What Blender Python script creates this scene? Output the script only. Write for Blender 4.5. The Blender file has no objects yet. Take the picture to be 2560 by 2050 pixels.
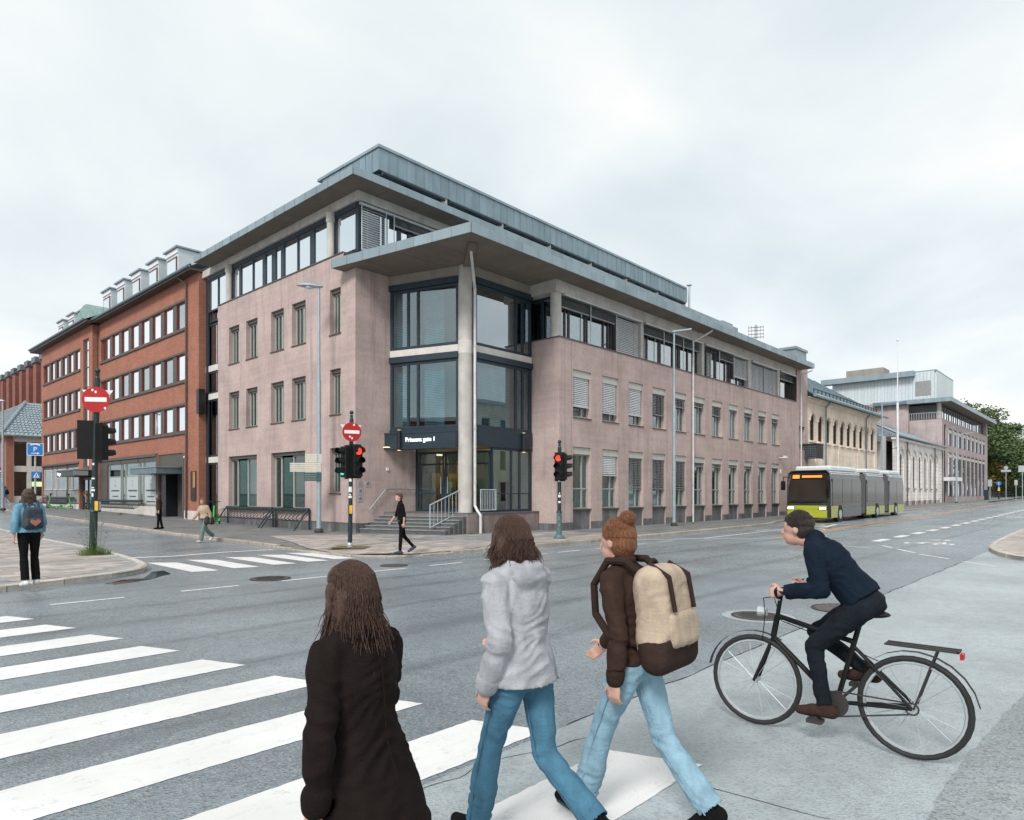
import bpy, math, random
from mathutils import Vector, Matrix, noise as mnoise
random.seed(11)
PI = math.pi; R = math.radians
S = bpy.context.scene; COL = S.collection
# ------------------------------------------------------------------ camera, sky, sun, exposure
A = R(42.58); F = 1676.0; HY = 1234.0; CAMH = 1.75
cam = bpy.data.cameras.new('camera'); camo = bpy.data.objects.new('camera', cam); COL.objects.link(camo)
camo.location = (0, 0, CAMH); camo.rotation_euler = (PI/2, 0, A - PI/2)
cam.sensor_width = 36; cam.sensor_fit = 'HORIZONTAL'; cam.lens = 36*F/2560
cam.shift_y = (HY - 1025)/2560; cam.clip_start = .05; cam.clip_end = 3000
S.camera = camo
S.view_settings.view_transform = 'Standard'; S.view_settings.look = 'None'
S.view_settings.exposure = 0.92; S.view_settings.gamma = 1.0; S.view_settings.use_curve_mapping = False
S.cycles.use_denoising = True
S.cycles.max_bounces = 7; S.cycles.transparent_max_bounces = 12; S.cycles.glossy_bounces = 3; S.cycles.diffuse_bounces = 3
SUN_EL, SUN_AZ = 42, 200      # degrees; azimuth counter-clockwise from +X, the side the light comes from
W = bpy.data.worlds.new('World'); S.world = W; W.use_nodes = True
def world():
    nt = W.node_tree; N = nt.nodes; N.clear(); L = nt.links.new
    out = N.new('ShaderNodeOutputWorld')
    sky = N.new('ShaderNodeTexSky'); sky.sky_type = 'NISHITA'; sky.sun_disc = False
    sky.sun_elevation = R(SUN_EL); sky.sun_rotation = R(90 - SUN_AZ)
    b1 = N.new('ShaderNodeBackground'); b1.inputs[1].default_value = .08; L(sky.outputs[0], b1.inputs[0])
    tc = N.new('ShaderNodeTexCoord'); sep = N.new('ShaderNodeSeparateXYZ'); L(tc.outputs['Generated'], sep.inputs[0])
    def math_(op, a, b=None):
        m = N.new('ShaderNodeMath'); m.operation = op
        for i, v in enumerate((a, b)):
            if v is None: continue
            if isinstance(v, (int, float)): m.inputs[i].default_value = v
            else: L(v, m.inputs[i])
        return m.outputs[0]
    zz = math_('ADD', math_('ABSOLUTE', sep.outputs[2]), .22)
    cx = math_('DIVIDE', sep.outputs[0], zz); cy = math_('DIVIDE', sep.outputs[1], zz)
    cmb = N.new('ShaderNodeCombineXYZ'); L(cx, cmb.inputs[0]); L(cy, cmb.inputs[1])
    n1 = N.new('ShaderNodeTexNoise'); n1.inputs['Scale'].default_value = 1.1; n1.inputs['Detail'].default_value = 6
    n1.inputs['Roughness'].default_value = .52; n1.inputs['Distortion'].default_value = .35; L(cmb.outputs[0], n1.inputs[0])
    n2 = N.new('ShaderNodeTexNoise'); n2.inputs['Scale'].default_value = .55; n2.inputs['Detail'].default_value = 3; L(cmb.outputs[0], n2.inputs[0])
    mx = math_('ADD', math_('MULTIPLY', n1.outputs[0], .6), math_('MULTIPLY', n2.outputs[0], .4))
    cr = N.new('ShaderNodeValToRGB'); e = cr.color_ramp.elements
    e[0].position = .39; e[0].color = (.655, .735, .765, 1)
    e[1].position = .60; e[1].color = (.96, .945, .915, 1)
    e2 = cr.color_ramp.elements.new(.5); e2.color = (.80, .852, .862, 1)
    L(mx, cr.inputs[0])
    b2 = N.new('ShaderNodeBackground'); b2.inputs[1].default_value = .60; L(cr.outputs[0], b2.inputs[0])
    ms = N.new('ShaderNodeMixShader'); ms.inputs[0].default_value = .94
    L(b1.outputs[0], ms.inputs[1]); L(b2.outputs[0], ms.inputs[2]); L(ms.outputs[0], out.inputs[0])
world()
sl = bpy.data.lights.new('sun', 'SUN'); sl.energy = 1.5; sl.angle = R(16); sl.color = (1, .965, .93)
slo = bpy.data.objects.new('sun', sl); COL.objects.link(slo)
slo.location = (-30, -20, 60)
sd = Vector((math.cos(R(SUN_EL))*math.cos(R(SUN_AZ)), math.cos(R(SUN_EL))*math.sin(R(SUN_AZ)), math.sin(R(SUN_EL))))
slo.rotation_euler = (-sd).to_track_quat('-Z', 'Y').to_euler()

# ------------------------------------------------------------------ surveying helpers (photo measurements -> metres)
FX, FY, RX, RY = math.cos(A), math.sin(A), math.sin(A), -math.cos(A)
def ray(px, py):
    a = (px - 1280)/F
    return (FX + a*RX, FY + a*RY, -(py - HY)/F)
def gz(x, y):                                  # height of the street above the crossing
    return .0135*max(0, y - 30)*max(0, min(1, (60 - x)/25)) + .006*max(0, x - 40)
def gp(px, py, h=0.0):                         # a point on the ground
    d = ray(px, py); z = h
    for _ in range(12):
        t = (z - CAMH)/d[2]; z = h + gz(d[0]*t, d[1]*t)
    return Vector((d[0]*t, d[1]*t, z))
def sX(px, Y): d = ray(px, HY); return d[0]*Y/d[1]       # X of an image column on a wall plane Y
def sY(px, X): d = ray(px, HY); return d[1]*X/d[0]       # Y of an image column on a wall plane X
def zX(px, py, X): d = ray(px, py); return CAMH + d[2]*X/d[0]
def zY(px, py, Y): d = ray(px, py); return CAMH + d[2]*Y/d[1]

# ------------------------------------------------------------------ materials
MATS = {}
class NT:
    def __init__(s, name):
        m = bpy.data.materials.new(name); m.use_nodes = True; s.m = m; s.t = m.node_tree; s.N = s.t.nodes; s.L = s.t.links.new
        s.b = s.N['Principled BSDF']; s.geo = s.N.new('ShaderNodeNewGeometry'); MATS[name] = m
        s.pos = s.geo.outputs['Position']
    def set(s, inp, v):
        i = s.b.inputs[inp]
        if hasattr(v, 'node'): s.L(v, i)
        else: i.default_value = v if not (isinstance(v, tuple) and len(v) == 3) else (*v, 1)
    def math(s, op, a, b=None, clamp=False):
        m = s.N.new('ShaderNodeMath'); m.operation = op; m.use_clamp = clamp
        for i, v in enumerate((a, b)):
            if v is None: continue
            if isinstance(v, (int, float)): m.inputs[i].default_value = v
            else: s.L(v, m.inputs[i])
        return m.outputs[0]
    def sep(s, v):
        n = s.N.new('ShaderNodeSeparateXYZ'); s.L(v, n.inputs[0]); return n.outputs
    def comb(s, x, y, z=0):
        n = s.N.new('ShaderNodeCombineXYZ')
        for i, v in enumerate((x, y, z)):
            if isinstance(v, (int, float)): n.inputs[i].default_value = v
            else: s.L(v, n.inputs[i])
        return n.outputs[0]
    def noise(s, scale, detail=4, rough=.55, stretch=None, vec=None):
        n = s.N.new('ShaderNodeTexNoise'); n.inputs['Scale'].default_value = scale; n.inputs['Detail'].default_value = detail
        n.inputs['Roughness'].default_value = rough
        v = vec or s.pos
        if stretch:
            mp = s.N.new('ShaderNodeMapping'); mp.inputs['Scale'].default_value = stretch; s.L(v, mp.inputs[0]); v = mp.outputs[0]
        s.L(v, n.inputs[0]); return n.outputs[0]
    def ramp(s, f, *stops):
        r = s.N.new('ShaderNodeValToRGB'); e = r.color_ramp.elements
        while len(e) < len(stops): e.new(.5)
        for k, (p, c) in enumerate(stops):
            e[k].position = p; e[k].color = (c, c, c, 1) if isinstance(c, (int, float)) else (*c, 1)
        s.L(f, r.inputs[0]); return r.outputs[0]
    def mix(s, f, a, b, mode='MIX'):
        m = s.N.new('ShaderNodeMix'); m.data_type = 'RGBA'; m.blend_type = mode
        for i, v in ((0, f), (6, a), (7, b)):
            if hasattr(v, 'node'): s.L(v, m.inputs[i])
            else: m.inputs[i].default_value = v if isinstance(v, (int, float)) else (*v, 1)
        return m.outputs[2]
    def bump(s, h, st=.3, d=.02):
        n = s.N.new('ShaderNodeBump'); n.inputs['Strength'].default_value = st; n.inputs['Distance'].default_value = d
        s.L(h, n.inputs['Height']); s.L(n.outputs[0], s.b.inputs['Normal']); return n
def k(c, f): return tuple(min(1, v*f) for v in c)
def M(name, c, rough=.6, metal=0., var=.15, vs=3., bump=0., bs=40., obj=0., spec=.5, stain=0., coat=0., stretch=None):
    t = NT(name); n = t.noise(vs, 5, stretch=stretch)
    col = t.mix(t.ramp(n, (.3, 0.), (.7, 1.)), k(c, 1 - var), k(c, 1 + var))
    if stain:
        st = t.noise(1.3, 6, .65, (1.6, 1.6, .28))
        col = t.mix(t.math('MULTIPLY', t.ramp(st, (.48, 0.), (.75, 1.)), stain), col, k(c, .5))
    if obj:
        oi = t.N.new('ShaderNodeObjectInfo')
        col = t.mix(1., col, t.ramp(oi.outputs['Random'], (0, 1 - obj), (1, 1 + obj*.6)), 'MULTIPLY')
    t.set('Base Color', col); t.set('Metallic', metal); t.set('Specular IOR Level', spec)
    t.set('Roughness', t.ramp(t.noise(vs*2.3, 3), (.25, max(.02, rough - .1)), (.75, min(1, rough + .1))))
    if coat: t.set('Coat Weight', coat)
    if bump: t.bump(t.noise(bs, 4, .6), bump, .01)
    return t.m
def emis(name, c, st):
    t = NT(name); t.set('Base Color', c); t.set('Emission Color', c); t.b.inputs['Emission Strength'].default_value = st; return t.m
def plaster(name, c):
    t = NT(name); n1 = t.noise(.55, 6, .6); n2 = t.noise(9., 4, .6)
    col = t.mix(t.ramp(n1, (.33, 0.), (.67, 1.)), k(c, .78), k(c, 1.14))
    col = t.mix(t.ramp(n2, (.35, 0.), (.68, .42)), col, k(c, .7))
    hz = t.noise(1., 3, .5, (.35, .35, 5.))
    col = t.mix(t.ramp(hz, (.42, 0.), (.66, .25)), col, k(c, 1.2))
    st = t.noise(1.7, 7, .72, (1.7, 1.7, .15))
    col = t.mix(t.ramp(st, (.51, 0.), (.70, .55)), col, (c[0]*.5, c[1]*.5, c[2]*.52))
    blot = t.noise(2.6, 6, .7)
    col = t.mix(t.ramp(blot, (.56, 0.), (.70, .42)), col, k(c, .58))
    t.set('Base Color', col); t.set('Roughness', .9); t.set('Specular IOR Level', .25)
    t.bump(t.math('ADD', t.noise(55., 4, .7), t.math('MULTIPLY', t.noise(1., 4, .6, (1.2, 1.2, 9.)), .6)), .35, .012)
plaster('pink', (.495, .385, .36)); plaster('pink2', (.43, .355, .35)); plaster('cream', (.84, .73, .61)); plaster('whitewash', (.82, .78, .75))
def brick(name, c1, c2, mort, bw=.25, bh=.0775):
    t = NT(name); x, y, z = t.sep(t.pos); u = t.math('ADD', x, y)
    b = t.N.new('ShaderNodeTexBrick'); t.L(t.comb(u, z), b.inputs['Vector'])
    b.inputs['Scale'].default_value = 1; b.inputs['Brick Width'].default_value = bw; b.inputs['Row Height'].default_value = bh
    b.inputs['Mortar Size'].default_value = .008; b.inputs['Mortar Smooth'].default_value = .2; b.inputs['Bias'].default_value = -.15
    b.inputs['Color1'].default_value = (*c1, 1); b.inputs['Color2'].default_value = (*c2, 1); b.inputs['Mortar'].default_value = (*mort, 1)
    n = t.noise(.8, 6, .65)
    col = t.mix(t.ramp(n, (.35, 0.), (.7, .45)), b.outputs[0], k(c1, .55))
    t.set('Base Color', col); t.set('Roughness', .85)
    h = t.math('SUBTRACT', t.math('MULTIPLY', t.noise(60., 3), .3), b.outputs['Fac']); t.bump(h, .5, .012)
brick('brick', (.43, .16, .10), (.31, .11, .068), (.26, .18, .14)); brick('brick2', (.30, .10, .07), (.22, .07, .05), (.19, .12, .10))
def asphalt(name, c, rough, spk, tracks):
    t = NT(name); x, y, z = t.sep(t.pos)
    big = t.noise(.35, 6, .6); fine = t.noise(70., 3, .7); mid = t.noise(6., 5, .65)
    v = t.N.new('ShaderNodeTexVoronoi'); v.inputs['Scale'].default_value = 60; t.L(t.pos, v.inputs[0])
    col = t.mix(t.ramp(big, (.32, 0.), (.68, 1.)), k(c, .68), k(c, 1.28))
    oil = t.noise(1.1, 6, .72)
    col = t.mix(t.ramp(oil, (.58, 0.), (.74, .5)), col, k(c, .5))
    col = t.mix(t.ramp(mid, (.4, 0.), (.75, .4)), col, k(c, .55))
    sc = t.sep(v.outputs['Color'])
    col = t.mix(t.math('MULTIPLY', t.ramp(sc[0], (.72, 0.), (.95, 1.)), spk), col, (.42, .42, .41))
    col = t.mix(t.math('MULTIPLY', t.ramp(sc[1], (.6, 0.), (.95, 1.)), spk), col, (.015, .016, .018))
    wet = t.ramp(t.noise(.22, 5, .6, (.45, 1.3, 1)), (.38, 0.), (.66, 1.))
    if tracks:
        wob = t.math('ADD', y, t.math('MULTIPLY', t.noise(.16, 4), .6))
        tr = None
        for yc, w in tracks:
            d = t.math('ABSOLUTE', t.math('SUBTRACT', wob, yc + .3))
            b = t.ramp(t.math('DIVIDE', d, w), (0., 1.), (1., 0.))
            tr = b if tr is None else t.math('MAXIMUM', tr, b)
        fr = t.ramp(t.noise(2.2, 6, .75, (.25, 1.6, 1)), (.34, .12), (.6, 1.))
        tr = t.math('MULTIPLY', tr, fr)
        col = t.mix(t.math('MULTIPLY', tr, .62), col, k(c, .3))
    t.set('Base Color', col)
    rg = t.math('SUBTRACT', t.math('ADD', t.math('MULTIPLY', t.noise(5., 4), .16), rough), t.math('MULTIPLY', wet, .16))
    t.set('Roughness', rg); t.set('Specular IOR Level', .55)
    t.bump(t.math('ADD', t.math('MULTIPLY', fine, .7), t.math('ADD', v.outputs['Distance'], t.math('MULTIPLY', mid, .5))), .38, .012)
asphalt('asphalt', (.222, .27, .297), .26, .4, [(11.25, .2), (9.95, .28), (8.35, .16), (6.72, .34), (5.3, .22), (13.2, .2)])
asphalt('asphalt_pale', (.365, .415, .433), .36, .22, [])
asphalt('asphalt_old', (.27, .305, .318), .45, .45, [])
def paintm(name, c, wear):
    t = NT(name); n = t.noise(7., 7, .75); f = t.noise(60., 3, .7)
    wr = t.math('ADD', t.math('MULTIPLY', n, .8), t.math('MULTIPLY', f, .35))
    col = t.mix(t.ramp(wr, (.66 - wear, 0.), (.83 - wear, 1.)), c, k(c, .55))
    col = t.mix(t.ramp(t.noise(.9, 4), (.42, 0.), (.68, .4)), col, k(c, .72))
    col = t.mix(t.ramp(t.noise(2.5, 7, .8, (.3, 2.4, 1)), (.55, 0.), (.72, .45)), col, k(c, .5))
    t.set('Base Color', col); t.set('Roughness', .6); t.bump(f, .2, .004)
paintm('paint_white', (.72, .72, .71), .03); paintm('paint_worn', (.68, .68, .67), .05); paintm('paint_orange', (.72, .33, .12), .06)
M('slab', (.40, .355, .325), .7, var=.22, vs=2.2, bump=.35, bs=50, obj=.22, stain=.3)
M('slab_grey', (.27, .28, .28), .62, var=.22, vs=1.8, bump=.35, bs=50, obj=.15)
M('joint', (.10, .095, .085), .9, bump=.4); M('pav_asphalt', (.17, .175, .175), .62, var=.3, vs=1.2, bump=.5, bs=70)
M('kerb', (.36, .32, .27), .75, var=.25, vs=5, bump=.5, bs=35, obj=.2); M('kerb_pale', (.5, .46, .41), .75, var=.2, vs=5, bump=.5, bs=35, obj=.15)
M('concrete', (.50, .475, .445), .85, var=.16, vs=1.6, bump=.25, bs=30, stain=.35); M('concrete_dk', (.30, .27, .24), .85, var=.15, vs=1.2, bump=.25, bs=30, stain=.25)
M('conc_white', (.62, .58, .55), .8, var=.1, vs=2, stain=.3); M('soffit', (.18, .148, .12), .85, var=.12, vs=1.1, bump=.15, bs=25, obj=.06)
M('zinc', (.27, .345, .38), .45, .35, var=.12, vs=1.3, obj=.12, stretch=(1, 1, .3)); M('zinc_dk', (.16, .22, .25), .45, .4, var=.12, obj=.1)
M('zinc_panel', (.225, .305, .35), .42, .35, var=.13, vs=2.2, obj=.12, stain=.25, stretch=(1, 1, .3)); M('zinc_pale', (.56, .63, .66), .5, .1, var=.06, obj=.05)
M('blue_frame', (.022, .04, .055), .42, .2, var=.1); M('dark_metal', (.02, .022, .025), .4, .3); M('plum_frame', (.06, .05, .056), .5, .1)
M('green_grey', (.36, .375, .34), .5, .0, var=.06); M('sage', (.47, .475, .43), .55, .0, var=.06); M('sill_metal', (.10, .095, .09), .5, .3)
M('plinth', (.13, .134, .137), .5, var=.3, vs=2, bump=.15, obj=.3, stain=.2); M('plinth_brown', (.20, .165, .155), .5, var=.2, vs=2, bump=.15, obj=.2, stain=.3)
M('stone_step', (.10, .105, .108), .55, var=.25, vs=4, bump=.25); M('step_edge', (.22, .23, .232), .6, var=.2, vs=5)
M('galv', (.50, .54, .56), .42, .55, var=.1, vs=6); M('pipe_paint', (.62, .62, .62), .5, .1, var=.15, vs=3, stain=.3); M('rail_paint', (.42, .48, .51), .45, .2)
M('pole_green', (.012, .032, .036), .45, .1, var=.25, vs=8); M('pole_worn', (.09, .15, .155), .55, .1, var=.5, vs=14); M('lamp_pole', (.36, .45, .50), .42, .45, var=.12, vs=4)
M('black', (.008, .0085, .009), .5, spec=.25); M('rubber', (.018, .018, .019), .75); M('brown_dark', (.055, .042, .036), .55); M('taupe', (.085, .075, .067), .6, var=.1, obj=.05)
M('redwood', (.13, .028, .022), .5); M('slate', (.10, .125, .14), .45, var=.3, vs=3, obj=.3); M('slate_tile', (.25, .31, .35), .3, var=.35, vs=5, spec=.7)
M('copper', (.24, .36, .33), .6, .15, var=.25, vs=3); M('white_paint', (.72, .73, .74), .5, var=.06); M('grey_board', (.26, .265, .27), .6, var=.08)
M('red_sign', (.42, .008, .01), .35, var=.04); M('blue_sign', (.012, .19, .55), .35, var=.04); M('sign_white', (.8, .8, .8), .4, var=.03); M('sign_cream', (.56, .53, .45), .5, var=.05); M('sign_green', (.02, .075, .08), .5)
M('yellow', (.72, .42, .03), .45); M('sticker', (.72, .74, .76), .5, var=.1); M('steel_plate', (.5, .52, .54), .35, .6)
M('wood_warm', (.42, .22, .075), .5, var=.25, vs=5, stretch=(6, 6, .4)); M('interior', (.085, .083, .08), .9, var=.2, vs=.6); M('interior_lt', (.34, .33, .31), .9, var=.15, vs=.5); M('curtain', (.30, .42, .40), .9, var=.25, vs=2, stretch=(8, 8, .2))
M('blind', (.60, .62, .64), .4, .1, var=.08); M('blind_dk', (.24, .255, .265), .45, .3, var=.1); M('iron', (.12, .095, .09), .6, .4, var=.35, vs=14, bump=.6, bs=50); M('iron_dk', (.05, .045, .045), .6, .4)
M('crack', (.012, .013, .013), .8); M('roof_tin', (.30, .40, .45), .45, .3, var=.15, vs=1.2, stain=.3); M('grass', (.07, .14, .035), .8, var=.5, vs=6)
M('moss', (.13, .115, .05), .9, var=.3, vs=9, bump=.5); M('bark', (.11, .085, .065), .9, var=.3, vs=6, bump=.5, bs=20); M('scoot_green', (.03, .50, .06), .4, var=.05); M('bike_red', (.32, .03, .03), .4); M('poster', (.44, .49, .50), .5, var=.03); M('print_dark', (.05, .06, .07), .6)
emis('lamp_red', (1, .035, .02), 1.3); emis('lamp_green', (.04, .75, .5), .5); emis('lamp_warm', (1, .72, .36), 1.6); emis('lamp_white', (1, .96, .88), 4.); emis('sign_glow', (.95, .97, 1.), .45); emis('led_orange', (1, .2, .02), .9); emis('exit_green', (.02, .7, .3), .8)
def glass(name, tint, refl, ior=1.55, rough=.015):
    t = NT(name); t.N.remove(t.b); o = t.N['Material Output']
    tr = t.N.new('ShaderNodeBsdfTransparent'); tr.inputs[0].default_value = (*tint, 1)
    g = t.N.new('ShaderNodeBsdfGlossy'); g.inputs['Roughness'].default_value = rough; g.inputs[0].default_value = (.93, .97, 1, 1)
    vm = t.N.new('ShaderNodeVectorMath'); vm.operation = 'DOT_PRODUCT'; t.L(t.geo.outputs['Normal'], vm.inputs[0]); t.L(t.geo.outputs['Incoming'], vm.inputs[1])
    r0 = ((ior - 1)/(ior + 1))**2; cs = t.math('SUBTRACT', 1., t.math('ABSOLUTE', vm.outputs['Value'])); fr = t.math('ADD', t.math('MULTIPLY', t.math('POWER', cs, 5.), 1 - r0), r0)
    n = t.N.new('ShaderNodeBump'); n.inputs['Strength'].default_value = .05; n.inputs['Distance'].default_value = .02
    t.L(t.noise(.9, 2), n.inputs['Height']); t.L(n.outputs[0], g.inputs['Normal'])
    f = t.math('ADD', t.math('MULTIPLY', fr, 1.3), refl, True)
    m = t.N.new('ShaderNodeMixShader'); t.L(f, m.inputs[0]); t.L(tr.outputs[0], m.inputs[1]); t.L(g.outputs[0], m.inputs[2]); t.L(m.outputs[0], o.inputs[0])
glass('glass', (.58, .78, .82), .10); glass('glass_mirror', (.3, .34, .35), .78); glass('glass_semi', (.5, .64, .69), .3); glass('glass_green', (.5, .66, .63), .06)
def dotfilm():                                  # curtain of a fine square mesh hanging behind the corner glazing
    t = NT('dotfilm'); x, y, z = t.sep(t.pos); u = t.math('ADD', x, t.math('MULTIPLY', y, -1.0))
    a = t.math('ABSOLUTE', t.math('SUBTRACT', t.math('FRACT', t.math('MULTIPLY', u, 14.)), .5)); b = t.math('ABSOLUTE', t.math('SUBTRACT', t.math('FRACT', t.math('MULTIPLY', z, 14.)), .5))
    d = t.math('MAXIMUM', a, b); f = t.ramp(d, (.25, 1.), (.36, 0.))
    d2 = t.ramp(t.noise(1.3, 3), (.35, .35), (.65, 1.))
    col = t.mix(t.math('MULTIPLY', f, d2), (.03, .05, .056), (.6, .72, .74)); t.set('Base Color', col); t.set('Roughness', .7)
dotfilm()
def leafm(name, c):
    t = NT(name); oi = t.noise(.9, 4, .7)
    t.set('Base Color', t.mix(t.ramp(oi, (.3, 0.), (.7, 1.)), k(c, .55), k(c, 1.5))); t.set('Roughness', .6)
    t.b.inputs['Subsurface Weight'].default_value = 0
leafm('leaf', (.085, .135, .04)); leafm('leaf_dk', (.055, .095, .032)); leafm('leaf_yel', (.22, .17, .035)); leafm('weed', (.10, .16, .04))
def fabric(name, c, var=.18, vs=9., bs=180., b=.25, rough=.9):
    t = NT(name); tc = t.N.new('ShaderNodeTexCoord'); v = tc.outputs['Object']
    n = t.noise(vs, 6, .7, (1, 1, .5), vec=v); fl = t.noise(260., 2, .6, vec=v); col = t.mix(t.ramp(n, (.3, 0.), (.7, 1.)), k(c, 1 - var*1.5), k(c, 1 + var*1.5)); t.set('Base Color', t.mix(t.ramp(fl, (.35, 0.), (.7, .3)), col, k(c, .5))); t.set('Roughness', rough); t.set('Specular IOR Level', .12)
    t.b.inputs['Sheen Weight'].default_value = .0
    cre = t.math('ABSOLUTE', t.math('SUBTRACT', t.noise(11., 5, .6, (1., 1., 2.4), vec=v), .5))
    wv = t.N.new('ShaderNodeTexWave'); wv.inputs['Scale'].default_value = 95.; wv.inputs['Distortion'].default_value = 1.; wv.bands_direction = 'DIAGONAL'; t.L(v, wv.inputs[0])
    t.bump(t.math('ADD', t.math('ADD', t.math('MULTIPLY', t.noise(bs, 2, .5, vec=v), .8), t.math('MULTIPLY', wv.outputs['Fac'], .25)), t.math('MULTIPLY', cre, -5.)), .4, .007)
for nm, c in dict(f_black=(.008, .0075, .0075), f_coat=(.014, .0095, .0085), f_navy=(.007, .014, .026), f_grey=(.40, .41, .44), f_denim=(.075, .19, .28), f_lightdenim=(.27, .43, .53), f_jacket=(.16, .34, .46), f_tan=(.47, .36, .27), f_brown=(.05, .028, .022), f_darkbrown=(.04, .025, .02), f_beige=(.45, .36, .275), f_olive=(.05, .055, .045), f_sagepants=(.16, .23, .21), f_pack=(.055, .07, .085), f_white=(.7, .7, .69), f_dkdenim=(.012, .016, .022), f_bag=(.32, .38, .38)).items(): fabric(nm, c)
def hairm(name, c):
    t = NT(name); tc = t.N.new('ShaderNodeTexCoord'); n = t.noise(30., 4, .6, (6, 6, .35), vec=tc.outputs['Object'])
    t.set('Base Color', t.mix(t.ramp(n, (.3, 0.), (.7, 1.)), k(c, .5), k(c, 1.5))); t.set('Roughness', .45); t.bump(n, .9, .015)
hairm('h_brown', (.065, .032, .02)); hairm('h_dark', (.022, .014, .012)); hairm('h_auburn', (.19, .075, .03)); hairm('h_fair', (.26, .14, .07))
def skinm():
    t = NT('skin'); n = t.noise(12., 4); t.set('Base Color', t.mix(n, (.50, .28, .21), (.60, .36, .28))); t.set('Roughness', .5); t.b.inputs['Subsurface Weight'].default_value = .08; t.b.inputs['Subsurface Radius'].default_value = (.02, .008, .005)
skinm(); M('lip', (.42, .14, .12), .45, var=.05); M('eye_white', (.7, .68, .65), .3, var=.02); M('eye_dark', (.03, .02, .015), .2, var=.02)
M('bus_yellow', (.38, .41, .03), .3, var=.05, coat=.3); M('bus_dark', (.03, .033, .036), .3, var=.1, coat=.3); M('bus_grey', (.13, .135, .14), .4, var=.08); M('bus_roof', (.62, .66, .68), .4, var=.06); M('bellows', (.10, .105, .11), .7)

def busglass():
    t = NT('bus_glass'); t.set('Base Color', (.03, .024, .02)); t.set('Roughness', .1); t.set('Specular IOR Level', .5)
busglass()
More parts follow.
